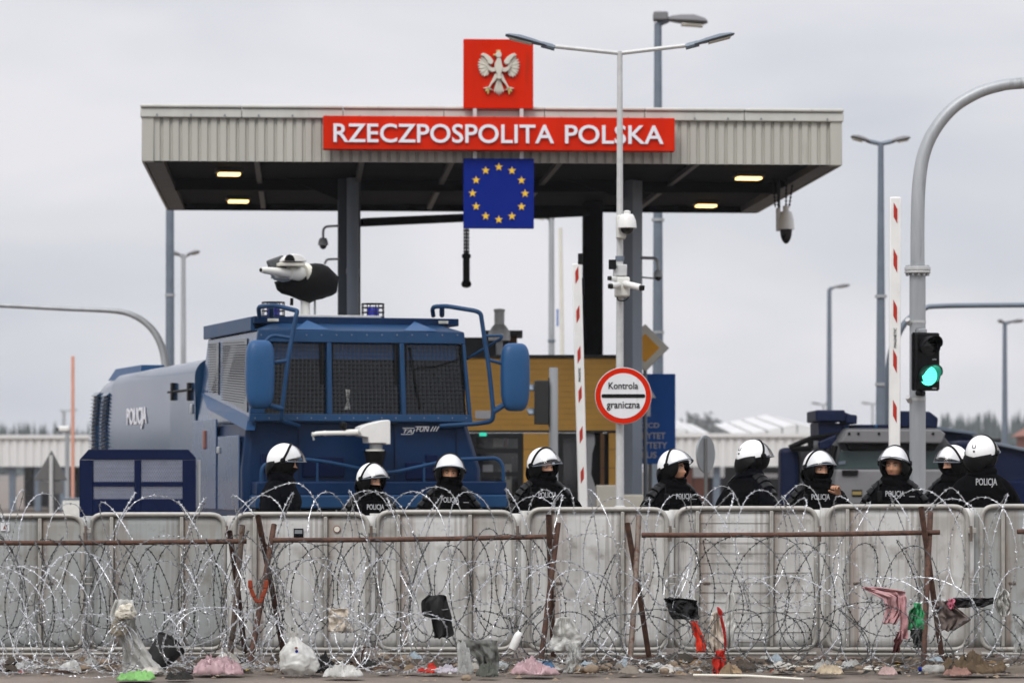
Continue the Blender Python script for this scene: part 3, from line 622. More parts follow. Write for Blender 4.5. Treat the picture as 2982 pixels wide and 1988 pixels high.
street_lamp('plain tall lamp post rising behind the canopy corner above the truck', 495, 420, 62, .09, .075, ((500, 420, 540, 416, .4, .13),), 'galv_dark', 'veh_grey')
street_lamp('thin lamp post with a short lantern beside the twelve-star sign', 1606, 640, 66, .075, .055, ((1600, 636, 1556, 630, .4, .12),), 'galv', 'veh_grey')
street_lamp('tiny far lamp beside the small lamp post on the skyline', 2398, 1180, 180, .07, .06, ((2394, 1178, 2362, 1172, .5, .15), (2402, 1178, 2420, 1166, .5, .15)), 'galv', 'veh_grey')
street_lamp('tiny far twin lamp on the skyline beside the thick gantry pole', 2541, 1178, 180, .07, .06, ((2538, 1176, 2508, 1172, .5, .15), (2544, 1176, 2570, 1170, .5, .15)), 'galv', 'veh_grey')
street_lamp('tiny far lamp above the white shelter beside the orange pole', 186, 1198, 180, .09, .08, ((184, 1196, 174, 1194, .5, .15), (190, 1196, 228, 1192, .5, .15)), 'galv', 'galv')
pl = PL(1632, 70); t = thing('flag_pole', 'thin cream upright pole with a small pale strip beside the lamp post', 'pole', pl.loc)
MB().tube([(pl.x(1645), 0, 0), (0, 0, pl.z(664))], [.05, .04], 8).obj('shaft', 'sign_cream', t)
MB().box2((pl.x(1621), -.02, pl.z(950)), (pl.x(1626), .02, pl.z(900))).obj('banner_strip', 'dir_blue', t)

# round "Kontrola graniczna" sign on the twin lamp post
q = PL(1815, 35.86); t = thing('border_sign', 'round white sign with red ring and black bar reading Kontrola graniczna', 'sign', (q.x0, q.Y, q.z(1152)))
R = 82 / q.s
RX = Matrix.Rotation(pi / 2, 3, 'X')
MB().lathe([(0, -.012), (R, -.012), (R + .004, -.004), (R, .006), (0, .006)], 48, (0, 0, 0), RX).obj('plate', 'galv_light', t)
MB().lathe([(0, .0), (R * .985, .0), (R * .985, .011), (0, .011)], 48, (0, 0, 0), RX).obj('red_ring', 'sign_red', t)
MB().lathe([(0, .004), (R * .80, .004), (R * .80, .015), (0, .015)], 48, (0, 0, 0), RX).obj('white_disc', 'sign_white', t)
MB().box((0, -.017, .0 - .002), (R * 1.43, .006, R * .13)).obj('black_bar', 'black', t, bevel=.0)
for sx in (-1, 1): MB().cyl((sx * R * .715, -.014, -.002), (sx * R * .715, -.0201, -.002), R * .065, 14).obj('bar_end', 'black', t)
lettering('lettering', 'Kontrola', 'black', t, (.0, -.018, R * .36), R * 1.05, R * .24, .006, bold=.008)
lettering('lettering', 'graniczna', 'black', t, (.0, -.018, -R * .36), R * 1.18, R * .32, .006, bold=.008)
for dz in (-.15, .15): MB().box2((-.12, .012, dz - .02), (.05, .06, dz + .02)).obj('bracket', 'galv', t)
# cameras on that post
lp = lampP; lz = lambda py: Z(py, 36); lx = lambda px: X(px, 36)
def dome_cam(name, label, px, y0, y1, y2, Y, w_, m='white_paint', arm=None, parts=None):
    q = PL(px, Y); t = thing(name, label, 'camera', (q.x0, Y, q.z(y2)))
    z0 = q.z(y2); zc = q.z(y1) - z0; zt_ = q.z(y0) - z0
    MB().lathe([(w_ * .30, zt_), (w_ * .36, zt_ - (zt_ - zc) * .12), (w_ * .46, zt_ - (zt_ - zc) * .45), (w_ * .5, zc + .01), (w_ * .5, zc), (w_ * .42, zc)][::-1], 24).obj('housing', m, t)
    prof = [(w_ * .36 * cos(a), zc * .0 + zc - zc * sin(a)) for a in [i * pi / 2 / 7 for i in range(7)]] + [(.001, 0)]
    MB().lathe(prof[::-1], 24).obj('dome', 'black_gloss', t)
    return t, q
t, q = dome_cam('dome_camera', 'white dome camera on the twin-armed lamp post below the canopy', 1826, 624, 664, 683, 35.8, 56 / F * 35.8)
MB().lathe([(.035, q.z(624) - q.z(683) - .005), (.04, q.z(616) - q.z(683)), (.02, q.z(613) - q.z(683))], 14).obj('neck', 'white_paint', t)
MB().box2((q.x(1796), .06, q.z(692) - q.z(683)), (q.x(1824), .30, q.z(625) - q.z(683))).obj('wall_mount', 'white_dirty', t, bevel=.012)
q = PL(1810, 35.9); t = thing('camera_cluster', 'cluster of white bullet cameras with black lenses strapped to the lamp post', 'camera', (q.x0, 35.9, q.z(870))); z0 = q.z(870)
qq = lambda px, py, d=0: Vector((q.x(px), d, q.z(py) - z0))
MB().box2(qq(1790, 864, -.04), qq(1834, 806, .16)).obj('junction_box', 'white_dirty', t, bevel=.02)
MB().box2(qq(1786, 804, -.03), qq(1826, 770, .14)).obj('clamp_plate', 'galv_light', t, bevel=.01)
def bullet(a, b, r, back=False):
    a = Vector(a); b = Vector(b); d = (b - a).normalized()
    o = MB().tube([a, a + d * .02, b], [r * .7, r, r], 14).obj('bullet_camera', 'white_paint', t)
    RR = d.to_track_quat('Y', 'Z').to_matrix()
    MB().box(b + d * .014, (r * 1.7, .03, r * 1.65), RR).obj('lens_face', 'black_gloss', o, bevel=.01)
bullet(qq(1818, 826, -.04), qq(1864, 842, -.30), .036); bullet(qq(1800, 830, -.04), qq(1776, 838, -.34), .033); bullet(qq(1796, 812, .0), qq(1776, 812, -.12), .028)
MB().box2(qq(1772, 785, -.08), qq(1794, 757, -.02)).obj('infrared_lamp', 'black', t, bevel=.006)
MB().tube([qq(1794, 775, -.03), qq(1800, 790, 0)], .014, 8).obj('lamp_bracket', 'galv', t)
MB().tube(bend([qq(1797, 866, 0), qq(1800, 876, -.03), qq(1822, 876, -.03), qq(1830, 864, 0)], .05), .008, 6).obj('cable', 'black', t)
# cameras under the canopy
t, q = dome_cam('hanging_camera', 'white camera with black dome hanging on chains under the canopy corner', 2289, 616, 668, 710, 47, 50 / F * 47)
z0 = q.z(710)
MB().box2((q.x(2261), -.05, q.z(672) - z0), (q.x(2272), .10, q.z(606) - z0)).obj('back_plate', 'galv_light', t, bevel=.004)
MB().cyl((0, 0, q.z(618) - z0), (0, 0, q.z(600) - z0), .045, 12).obj('neck', 'white_paint', t)
zs = zb + .1 - z0
for (xa, xb) in ((2266, 2266), (2289, 2291), (2298, 2312), (2258, 2252)):
    n = 16; A = Vector((q.x(xa), 0, q.z(604) - z0)); B = Vector((q.x(xb), .1, zs)); c = MB()
    for i in range(n): 
        p = A.lerp(B, (i + .5) / n); c.box(p, (.03 if i % 2 else .012, .012 if i % 2 else .03, (B - A).length / n * 1.1))
    c.obj('chain', 'black', t, smooth=False)
MB().cyl((q.x(2269), .03, q.z(606) - z0), (q.x(2268), .03, zs), .02, 8).obj('conduit', 'black', t)
q = PL(1358, 47.0); zbt = q.z(838); t = thing('hanging_camera', 'black dome camera on a long chain hoist in front of the twelve-star sign', 'camera', (q.x0, 47, zbt))
MB().lathe([(.02, 0), (.06, .015), (.075, .05), (.062, .09), (.05, .10), (.05, .42), (.065, .43), (.065, .47), (.03, .5)], 16).obj('housing', 'black', t)
for dx in (-.028, .028):
    c = MB(); n = 44; zz0 = .48; zz1 = zb + .1 - zbt
    for i in range(n): c.box((dx, 0, zz0 + (zz1 - zz0) * (i + .5) / n), (.034 if i % 2 else .014, .014 if i % 2 else .034, (zz1 - zz0) / n * 1.1))
    c.obj('chain', 'black', t, smooth=False)
MB().cyl((0, .02, .48), (0, .02, zb + .1 - zbt), .014, 8).obj('cable', 'black', t)
t, q = dome_cam('dome_camera', 'small grey dome camera on a curved arm beside the dark canopy column', 941, 693, 714, 726, 46.6, 30 / F * 46.6, 'galv')
z0 = q.z(726)
MB().tube(bend([(0, 0, q.z(694) - z0), (0, 0, q.z(660) - z0), (q.x(986), .1, q.z(656) - z0)], .12), .018, 8).obj('arm', 'galv', t)
MB().tube(bend([(q.x(944), .1, q.z(768) - z0), (q.x(950), .1, q.z(754) - z0), (q.x(986), .15, q.z(752) - z0)], .08), .016, 8).obj('lower_arm', 'galv', t)
t, q = dome_cam('dome_camera', 'small grey dome camera on a bent arm beside the blue-grey column', 1917, 788, 806, 818, 46.6, 28 / F * 46.6, 'galv')
z0 = q.z(818)
MB().tube(bend([(0, 0, q.z(789) - z0), (q.x(1914), 0, q.z(752) - z0), (q.x(1870), .2, q.z(748) - z0)], .15), .022, 8).obj('arm', 'galv', t)
MB().tube([(q.x(1908), 0, q.z(811) - z0), (q.x(1872), .2, q.z(805) - z0)], .012, 8).obj('stay', 'galv', t)

# ------------------------------------------------------------------ barrier arms
def barrier(label, pa, pb, Y, wpx, stripes, slant, name_y=None, m='white_paint', red='arm_red', dep=.06):
    """upright boom: pa bottom px, pb top px"""
    q = PL(pa[0], Y); t = thing('barrier_arm', label, 'barrier', q.loc, 0, 'raised barrier booms')
    A = q.p(*pa); B = q.p(*pb); d = (B - A).normalized(); side = Vector((d.z, 0, -d.x)); w_ = wpx / q.s
    G = lambda py: A + d * ((q.z(py) - A.z) / d.z)
    b0 = G(pa[1]); R = Matrix((side, Vector((0, 1, 0)), d)).transposed()
    MB().box((A + B) / 2, (w_, dep, (B - A).length), R).obj('boom', m, t, bevel=.012)
    for (y0, y1) in stripes:
        c0, c1 = G(y1), G(y0); h = (c1 - c0).length; sw = w_ * .34; sl = slant * h * .32
        mb = MB(); off = Vector((0, -dep / 2 - .003, 0)); base = c0 + side * w_ * .0
        mb.add([base - side * sw / 2 + off + d * max(0, sl), base + side * sw / 2 + off + d * max(0, -sl), base + side * sw / 2 + off + d * (h - max(0, sl)), base - side * sw / 2 + off + d * (h - max(0, -sl))], [(0, 1, 2, 3)])
        mb.obj('red_stripe', red, t, smooth=False)
    if name_y:
        rot = Matrix.Rotation(-pi / 2, 3, 'Y')
        c = G(sum(name_y) / 2) + Vector((0, -dep / 2 - .004, 0)); lettering('lettering', 'MAGNETIC', 'dark_frame', t, c, (name_y[1] - name_y[0]) / q.s, w_ * .24, .004, bold=.0, rot=rot)
    # drive cabinet at the foot
    k = MB().box2((A.x - .17, -.16, -.03), (A.x + .17, .2, 1.05)).obj('drive_cabinet', 'white_dirty', t, bevel=.02)
    MB().box2((A.x - .18, -.17, 1.055), (A.x + .18, .21, 1.09)).obj('cabinet_lid', 'galv_dark', k, bevel=.01)
    return t, q
barrier('upright white barrier boom with red stripes beside the green traffic signal', (2604, 1470), (2607, 574), 35.2, 33, ((590, 652), (724, 795), (872, 942), (1016, 1087), (1163, 1232)), 1, (955, 1012))
t, q = barrier('leaning white barrier boom with red stripes beside the dark canopy column', (1698, 1480), (1679, 768), 38.5, 28, ((775, 828), (888, 942), (1006, 1059), (1122, 1174), (1239, 1292), (1357, 1408)), -1, (1070, 1110))
MB().box2((q.x(1683), -.04, q.z(770)), (q.x(1697), .06, q.z(738))).obj('tip_lamp', 'black', t, bevel=.01)
MB().box2((q.x(1688), .05, q.z(858)), (q.x(1702), .1, q.z(808))).obj('tip_bracket', 'black', t, bevel=.01)
barrier('thin faded orange boom standing upright beyond the fence beside the truck tank', (212, 1480), (212, 1036), 62, 10, (), 1, None, 'arm_orange', 'arm_red', .05)

# ------------------------------------------------------------------ gantries and traffic signals
q = PL(2672, 36); gt = thing('signal_gantry', 'big curved grey gantry pole with bolted flange carrying the green signal', 'pole', q.loc)
r_ = 23.5 / q.s
MB().cyl((0, 0, -.03), (0, 0, q.z(796)), r_, 20).obj('mast', 'galv', gt)
for (ya, yb) in ((796, 789), (788, 777)):
    MB().cyl((0, 0, q.z(ya)), (0, 0, q.z(yb)), 38 / q.s, 24).obj('flange', 'galv_light', gt, bevel=.005)
for k in range(12):
    a = k * pi / 6; MB().cyl((.118 * cos(a), .118 * sin(a), q.z(803)), (.118 * cos(a), .118 * sin(a), q.z(773)), .013, 6).obj('bolt', 'galv', gt)
ctl = [q.p(2672, 777), q.p(2672, 660), q.p(2676, 540), q.p(2690, 450), q.p(2722, 378), q.p(2775, 315), q.p(2840, 274), q.p(2905, 252), q.p(2985, 242), q.p(3300, 225), q.p(3600, 218)]
def smoothpath(c, n=6):
    o = []
    for i in range(len(c) - 1):
        p0, p1, p2, p3 = c[max(i - 1, 0)], c[i], c[i + 1], c[min(i + 2, len(c) - 1)]
        for k in range(n):
            t = k / n; o.append(.5 * ((2 * p1) + (p2 - p0) * t + (2 * p0 - 5 * p1 + 4 * p2 - p3) * t * t + (3 * p1 - p0 - 3 * p2 + p3) * t ** 3))
    return o + [c[-1]]
pts = smoothpath(ctl); MB().tube(pts, [r_ * .88 - (r_ * .22) * i / len(pts) for i in range(len(pts))], 20).obj('curved_arm', 'galv', gt)
for py in (935, 1160):
    MB().cyl((0, 0, q.z(py + 6)), (0, 0, q.z(py - 2)), r_ * 1.05, 20).obj('band_clamp', 'galv_light', gt)
    MB().cyl((-r_ * 1.0, -.03, q.z(py + 8)), (-r_ * 1.35, -.08, q.z(py - 4)), .028, 12).obj('clamp_bolt', 'galv_light', gt)
# green signal head
ry = radians(20); q2 = PL(2698, 35.75); sg = thing('traffic_signal', 'black two-lamp traffic signal with the lower lamp lit green', 'traffic light', (q2.x0, q2.Y, q2.z(1135)), ry)
hw, hh = 38 / q2.s, (1135 - 970) / q2.s
MB().box2((-hw, -.04, 0), (hw, .09, hh)).obj('housing', 'black', sg, bevel=.012)
MB().box2((-hw - .012, .02, -.008), (hw + .012, .035, hh + .008)).obj('back_board', 'black', sg, smooth=False)
for k, zc in enumerate((hh * .25, hh * .76)):
    R = hw * .78
    def hood(u, v):
        a = radians(-35) + u * radians(250); ln = .20 * (.55 + .45 * sin(max(0, min(pi, a)))) if a > 0 and a < pi else .20 * (.35)
        return (R * cos(a), -.04 - v * ln, zc + R * sin(a))
    MB().grid(hood, 24, 4).obj('hood', 'black' if k else 'green_tint', sg, solid=.006)
    pr = [(R * .96 * sin(i * pi / 16), -.042 - .02 * cos(i * pi / 16)) for i in range(9)]
    o = MB().lathe([(max(.001, r), -y) for r, y in pr], 28, (0, 0, zc), RX).obj('lens', 'lit_green' if k == 0 else 'black_gloss', sg)
    for j in range(7):
        zz = zc - R * .78 + R * 1.56 * j / 6; hwid = sqrt(max(0, (R * .93) ** 2 - (zz - zc) ** 2)); MB().box((0, -.0655, zz), (hwid * 2 * .8, .003, .004)).obj('lens_rib', 'exit_green' if k == 0 else 'black', o, smooth=False)
    lettering('lettering', 'APM', 'patch_grey', sg, (hw * .5, -.043, zc - R * 1.24), .05, .016, .003, bold=.02)
for zz in (hh + .03, -.03):
    MB().tube([(-.02, .03, zz - .01), (-.05, .12, zz)], .03, 10).obj('mount', 'black', sg)
MB().box2((-.08, .02, hh), (.02, .1, hh + .05)).obj('top_clamp', 'galv', sg, bevel=.01)
# other gantries
q = PL(485, 50); t = thing('signal_gantry', 'slender curved gantry pole arching over the water cannon tank', 'pole', q.loc)
ctl = [q.p(484, 1480), q.p(484, 1150), q.p(480, 1050), q.p(462, 988), q.p(430, 945), q.p(385, 917), q.p(330, 905), q.p(200, 899), q.p(0, 889), q.p(-300, 878)]
pts = smoothpath(ctl); MB().tube(pts, [.072 - .036 * min(1, i / 40) for i in range(len(pts))], 14).obj('curved_mast', 'galv', t)
q = PL(2590, 52); t = thing('signal_gantry', 'dark curved gantry pole behind the green traffic signal', 'pole', q.loc)
ctl = [q.p(2590, 1480), q.p(2590, 1180), q.p(2592, 1060), q.p(2608, 990), q.p(2640, 935), q.p(2690, 900), q.p(2740, 891), q.p(2982, 888), q.p(3250, 886)]
pts = smoothpath(ctl); MB().tube(pts, [.085 - .045 * min(1, i / 30) for i in range(len(pts))], 14).obj('curved_mast', 'galv_dark', t)
# side-on signal beside the booth
q = PL(1612, 42); t = thing('traffic_signal', 'black traffic signal seen side-on on a short galvanised post by the booth', 'traffic light', q.loc)
MB().cyl((0, 0, -.03), (0, 0, q.z(1070)), 13 / q.s, 16).obj('post', 'galv', t)
MB().box2((q.x(1556), -.1, q.z(1235)), (q.x(1597), .1, q.z(1108))).obj('housing', 'dark_frame', t, bevel=.01)
MB().box2((q.x(1597), -.02, q.z(1242)), (q.x(1601), .02, q.z(1100))).obj('mount', 'black', t)
for (ya, yb) in ((1116, 1148), (1190, 1214)):
    zc = q.z((ya + yb) / 2 + 6); 
    MB().grid(lambda u, v: (q.x(1556) - .10 * v * (1 - .25 * (1 - sin(pi * u))), .085 * cos(pi * u), zc + .085 * sin(pi * u) - .0), 16, 3).obj('hood', 'galv_dark', t, solid=.006)
# road signs beyond
q = PL(1879, 49.4); t = thing('priority_sign', 'yellow and white diamond road sign beside the blue-grey column', 'sign', q.loc)
MB().cyl((0, .05, -.03), (0, .05, q.z(960)), .03, 10).obj('post', 'galv_dark', t)
def diamond(r, d0, d1, m): 
    zc = q.z(1013); MB().prism([(0, zc + r), (r, zc), (0, zc - r), (-r, zc)], d0, d1).obj('diamond_plate', m, t, smooth=False, bevel=.006)
diamond(.36, .0, .02, 'sign_back'); diamond(.35, -.012, .001, 'sign_cream'); diamond(.215, -.022, -.011, 'amber')
q = PL(1890, 50.2); t = thing('direction_sign', 'blue direction sign with a white arrow and white lettering behind the column', 'sign', q.loc)
MB().box2((q.x(1806), 0, q.z(1350)), (q.x(1967), .04, q.z(1088))).obj('panel', 'dir_blue', t, bevel=.01)
for px in (1830, 1945): MB().cyl((q.x(px), .08, -.03), (q.x(px), .08, q.z(1100)), .035, 10).obj('post', 'galv_dark', t)
MB().prism([(q.x(1856), q.z(1158)), (q.x(1882), q.z(1112)), (q.x(1910), q.z(1158)), (q.x(1894), q.z(1158)), (q.x(1894), q.z(1212)), (q.x(1868), q.z(1212)), (q.x(1868), q.z(1158))], -.012, .001).obj('arrow', 'sign_white', t, smooth=False)
for i, (s_, xr) in enumerate((('OJCD', 1920), ('ORYTET', 1938), ('ORYTETY', 1943), ('BUS', 1912))):
    w_ = len(s_) * 14.5; lettering('lettering', s_, 'patch_grey', t, (q.x(xr - w_ / 2), -.004, q.z(1240 + i * 28)), w_ / q.s, 19 / q.s, .006, bold=.02)
q = PL(2055, 40); t = thing('sign_back', 'grey oval back of a round road sign on a thin post behind the officers', 'sign', q.loc)
MB().cyl((0, 0, -.03), (0, 0, q.z(1275)), .022, 10).obj('post', 'sign_back_dark', t)
MB().lathe([(0, -.01), (.225, -.01), (.232, 0), (.225, .012), (0, .012)], 40, (0, 0, 0), Matrix.Rotation(radians(58), 3, 'Z') @ RX).obj('plate', 'sign_back', t, loc=(0, .04, q.z(1322)))
MB().box2((-.035, -.012, q.z(1372)), (.02, .02, q.z(1278))).obj('stiffener', 'sign_back_dark', t, smooth=False)
q = PL(150, 58); t = thing('sign_back', 'grey triangular back of a warning sign in front of the white shelter', 'sign', q.loc)
MB().cyl((0, -.03, -.03), (0, -.03, q.z(1325)), .035, 10).obj('post', 'galv_light', t)
MB().prism([(q.x(98), q.z(1398)), (q.x(150), q.z(1310)), (q.x(196), q.z(1398))], .01, .03).obj('plate', 'sign_back_dark', t, smooth=False, bevel=.01)
MB().box2((q.x(112), .01, q.z(1436)), (q.x(184), .03, q.z(1401))).obj('lower_plate', 'sign_back_dark', t, smooth=False)
q = PL(196, 70); t = thing('bullet_camera', 'white bullet camera on a thin mast beside the orange boom', 'camera', q.loc)
MB().tube([(0, 0, -.03), (0, 0, q.z(1255))], .045, 8).obj('mast', 'galv', t)
MB().box2((q.x(172), -.1, q.z(1256)), (q.x(203), .1, q.z(1240))).obj('housing', 'white_paint', t, bevel=.03)
MB().box2((q.x(166), -.06, q.z(1254)), (q.x(172), .06, q.z(1245))).obj('lens', 'black', t, bevel=.01)
# ------------------------------------------------------------------ water cannon truck
TH = radians(17); TY = 36.9; TX = X(735, TY); tc_, ts_ = cos(TH), sin(TH)
tk = thing('water_cannon_truck', 'large blue police water cannon truck with caged windscreen and roof cannon', 'truck', (TX, TY, 0), TH)
def T(px, py, yl=0.):
    u = (px - CX) / F; x = (u * (TY + yl * tc_) - TX + yl * ts_) / (tc_ - u * ts_)
    return Vector((x, yl, H - (py - HY) * (TY + x * ts_ + yl * tc_) / F))
def TS(px, py, x=0.):
    u = (px - CX) / F; yl = (TX + x * tc_ - u * TY - u * x * ts_) / (ts_ + u * tc_)
    return Vector((x, yl, H - (py - HY) * (TY + x * ts_ + yl * tc_) / F))
def loft(rings, cap=True):
    mb = MB(); n = len(rings[0]); vs = [v for r in rings for v in r]
    fs = [(i * n + j, i * n + (j + 1) % n, (i + 1) * n + (j + 1) % n, (i + 1) * n + j) for i in range(len(rings) - 1) for j in range(n)]
    if cap: fs += [tuple(range(n))[::-1], tuple((len(rings) - 1) * n + j for j in range(n))]
    return mb.add(vs, fs)
xl, xr = T(735, 1400).x, T(1385, 1400).x
wl, wr = T(752, 962, .1).x, T(1352, 962, .1).x
bl_, br_ = T(723, 1226).x, T(1373, 1226).x
zR, zWt, zWb = T(900, 920, .2).z, T(900, 962, .1).z, T(900, 1226).z
CL = 3.0                                              # cab length
def ring(x0, x1, y0, y1, z, c=.06): return [(x0 + c, y0, z), (x1 - c, y0, z), (x1, y0 + c, z), (x1, y1, z), (x0, y1, z), (x0, y0 + c, z)]
# lower cab, set slightly behind the window cage
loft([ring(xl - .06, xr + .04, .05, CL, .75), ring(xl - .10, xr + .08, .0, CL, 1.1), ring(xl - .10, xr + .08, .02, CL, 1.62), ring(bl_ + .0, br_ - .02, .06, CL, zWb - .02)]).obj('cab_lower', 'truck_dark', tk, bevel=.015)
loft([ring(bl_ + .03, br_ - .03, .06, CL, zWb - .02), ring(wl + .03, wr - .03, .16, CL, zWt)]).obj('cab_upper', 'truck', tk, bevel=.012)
# roof: hipped facets, then the roof plate
rl, rr_ = T(741, 920, .35).x, T(1337, 920, .35).x
loft([ring(wl, wr, .10, CL - .02, zWt + .004, .03), ring(rl + .25, rr_ - .25, .42, CL - .2, zR - .06, .03)]).obj('roof_hip', 'truck_frame', tk, smooth=False)
for (pa, pb) in ((860, 960), (1175, 1275)):
    a, b = T(pa, 962, .1).x, T(pb, 962, .1).x; m_ = (a + b) / 2
    MB().add([(a, .095, zWt + .01), (b, .095, zWt + .01), (m_, .36, zWt + .13), (m_, .8, zWt + .02)], [(0, 1, 2), (0, 2, 3), (1, 3, 2), (0, 3, 1)]).obj('roof_gusset', 'mirror_blue', tk, smooth=False)
MB().box2((rl, .36, zR - .085), (rr_, CL + .1, zR)).obj('roof_plate', 'truck_dark', tk, bevel=.008)
for (pa, pb) in ((780, 812), (1278, 1306)):
    a, b = T(pa, 937, .34).x, T(pb, 937, .34).x; MB().box2((a, .345, zR - .06), (b, .36, zR - .028)).obj('marker_plate', 'sign_cream', tk, bevel=.003)
# windscreen cage: frame bars, panes, wire mesh
zGt, zGb = T(1000, 997, .06).z, T(1000, 1205, 0).z
fy = lambda z: -.05 + .13 * (z - zWb) / (zWt - zWb)    # the cage leans back with height
def fbar(x0a, x0b, x1a, x1b, z0, z1, name='cage_bar', m='truck_frame', d=.06):
    return MB().hexa([(x0a, fy(z0), z0), (x0b, fy(z0), z0), (x0b, fy(z0) + d, z0), (x0a, fy(z0) + d, z0)], [(x1a, fy(z1), z1), (x1b, fy(z1), z1), (x1b, fy(z1) + d, z1), (x1a, fy(z1) + d, z1)]).obj(name, m, tk, bevel=.006)
def fx(px_t, px_b, z):
    a, b = T(px_b, 1226, 0).x, T(px_t, 962, .08).x; return a + (b - a) * (z - zWb) / (zWt - zWb)
edges = [(752, 723), (782, 768), (953, 950), (965, 966), (1163, 1168), (1176, 1181), (1345, 1362), (1352, 1373)]
for z0, z1 in ((zWb, zGb), (zGt, zWt)): fbar(fx(*edges[0], z0), fx(*edges[7], z0), fx(*edges[0], z1), fx(*edges[7], z1), z0, z1)
for k in (0, 2, 4, 6): fbar(fx(*edges[k], zGb), fx(*edges[k + 1], zGb), fx(*edges[k], zGt), fx(*edges[k + 1], zGt), zGb + .001, zGt - .001)
for k in (1, 3, 5):
    a0, b0, a1, b1 = fx(*edges[k], zGb), fx(*edges[k + 1], zGb), fx(*edges[k], zGt), fx(*edges[k + 1], zGt)
    MB().hexa([(a0, fy(zGb) + .09, zGb), (b0, fy(zGb) + .09, zGb), (b0, fy(zGb) + .1, zGb), (a0, fy(zGb) + .1, zGb)], [(a1, fy(zGt) + .09, zGt), (b1, fy(zGt) + .09, zGt), (b1, fy(zGt) + .1, zGt), (a1, fy(zGt) + .1, zGt)]).obj('windscreen_pane', 'glass_dark', tk, smooth=False)
    MB().box2((a0 + .002, fy(zGt) + .03, zGb - .002), (a0 + .04, fy(zGt) + .05, zGt)).obj('pane_seal', 'black', tk, smooth=False)
    MB().box2((b0 - .05, fy(zGt) + .03, zGb - .002), (b0 - .002, fy(zGt) + .05, zGt)).obj('pane_seal', 'black', tk, smooth=False)
    mb = MB(); nx, nz_ = int((b0 - a0) / .047), 17
    for i in range(1, nx):
        u = i / nx; mb.tube([(a0 + (b0 - a0) * u, fy(zGb) + .035, zGb), (a1 + (b1 - a1) * u, fy(zGt) + .035, zGt)], .0042, 4, False)
    for j in range(1, nz_):
        v = j / nz_; z = zGb + (zGt - zGb) * v; mb.tube([(a0 + (a1 - a0) * v, fy(z) + .035, z), (b0 + (b1 - b0) * v, fy(z) + .035, z)], .0042, 4, False)
    mb.obj('wire_mesh', 'mesh_wire', tk, smooth=False)
# behind the glass: seats, wheel
for (px, py) in ((830, 1110), (1075, 1130), (1262, 1120)):
    c = T(px, py, .55); MB().box(c, (.34, .12, .5)).obj('seat_back', 'rubber', tk, bevel=.05)
c = T(1015, 1185, -.005); c.y = fy(c.z) + .086; MB().prism([(c.x - .04, c.z - .05), (c.x + .04, c.z - .05), (c.x + .02, c.z + .08), (c.x + .035, c.z + .2), (c.x - .02, c.z + .2), (c.x - .005, c.z + .06)], c.y, c.y + .003).obj('glass_pale_mark', 'film_clear', tk, smooth=False)  # pale translucent patch on the middle pane
# wipers
for (p_, q_) in (((1200, 1010), (1225, 1190)), ((1215, 1072), (1340, 1045))):
    a = T(*p_, .02); b = T(*q_, .02); a.y = fy(a.z) + .07; b.y = fy(b.z) + .07; MB().tube([a, (a + b) / 2 + Vector((0, -.01, -.03)), b], .012, 6).obj('wiper', 'black', tk)
# side of the cab: windows, ledge, lower door skin
xs0 = xl - .10
def side_at(z): # cab_upper side plane
    t_ = (z - zWb) / (zWt - zWb); return bl_ + .03 + (wl - bl_) * t_
def side_poly(pp, off, m, name, th=.02):
    q_ = []
    for (px, py) in pp:
        v = TS(px, py, side_at(2.6)); v = TS(px, py, side_at(v.z)); q_.append(v)
    n = len(q_); mb = MB(); mb.add([v + Vector((-off, 0, 0)) for v in q_] + [v + Vector((-off + th, 0, 0)) for v in q_], [tuple(range(n)), tuple(range(n, 2 * n))[::-1]] + [(i, (i + 1) % n, (i + 1) % n + n, i + n) for i in range(n)])
    return mb.obj(name, m, tk, smooth=False)
side_poly(((613, 1000), (640, 996), (638, 1150), (618, 1138), (612, 1120)), .012, 'glass_dark', 'side_window', .01)
side_poly(((652, 993), (722, 985), (722, 1200), (652, 1160)), .012, 'glass_dark', 'side_window', .01)
mb = MB()
for i in range(26):
    yy = 1000 + i * 7.2; a = TS(655, yy - i * .15, side_at(2.6)); b = TS(721, yy - 4 + i * .5, side_at(2.6))
    if yy < 1170: mb.tube([a + Vector((-.04, 0, 0)), b + Vector((-.04, 0, 0))], .005, 4, False)
for i in range(20):
    yy = 1004 + i * 7.2; a = TS(615, yy, side_at(2.6)); b = TS(638, yy - 1, side_at(2.6)); mb.tube([a + Vector((-.04, 0, 0)), b + Vector((-.04, 0, 0))], .005, 4, False)
mb.obj('side_mesh', 'mesh_wire', tk, smooth=False)
MB().box2((rl - .02, .45, zWt + .005), (rl + .03, CL + .1, zR - .003)).obj('roof_side_rail', 'truck_frame', tk, bevel=.006)
# slanted ledge below the side windows
a, b, c, d = TS(584, 1142, side_at(2.5)), TS(724, 1208, side_at(2.3)), TS(716, 1252, xs0), TS(604, 1190, xs0)
loft([[a + Vector((.01, .0, 0)), b, c, d], [a + Vector((.14, 0, -.02)), b + Vector((.1, 0, -.02)), c + Vector((.1, 0, 0)), d + Vector((.1, 0, 0))]]).obj('side_ledge', 'truck_frame', tk, smooth=False)
MB().box2((xs0 - .012, .2, 1.15), (xs0 + .01, 1.35, 2.0)).obj('door', 'truck', tk, bevel=.02)
MB().box2((xs0 - .012, 1.45, 1.15), (xs0 + .01, 2.85, 2.2)).obj('locker_door', 'truck', tk, bevel=.02)
v = TS(600, 1280, xs0); MB().box((xs0 - .02, v.y, v.z), (.03, .06, .22)).obj('side_marker', 'brick', tk, bevel=.01)
v = TS(641, 1310, xs0); MB().box((xs0 - .02, v.y, v.z), (.03, .1, .08)).obj('door_lock', 'galv', tk, bevel=.01)
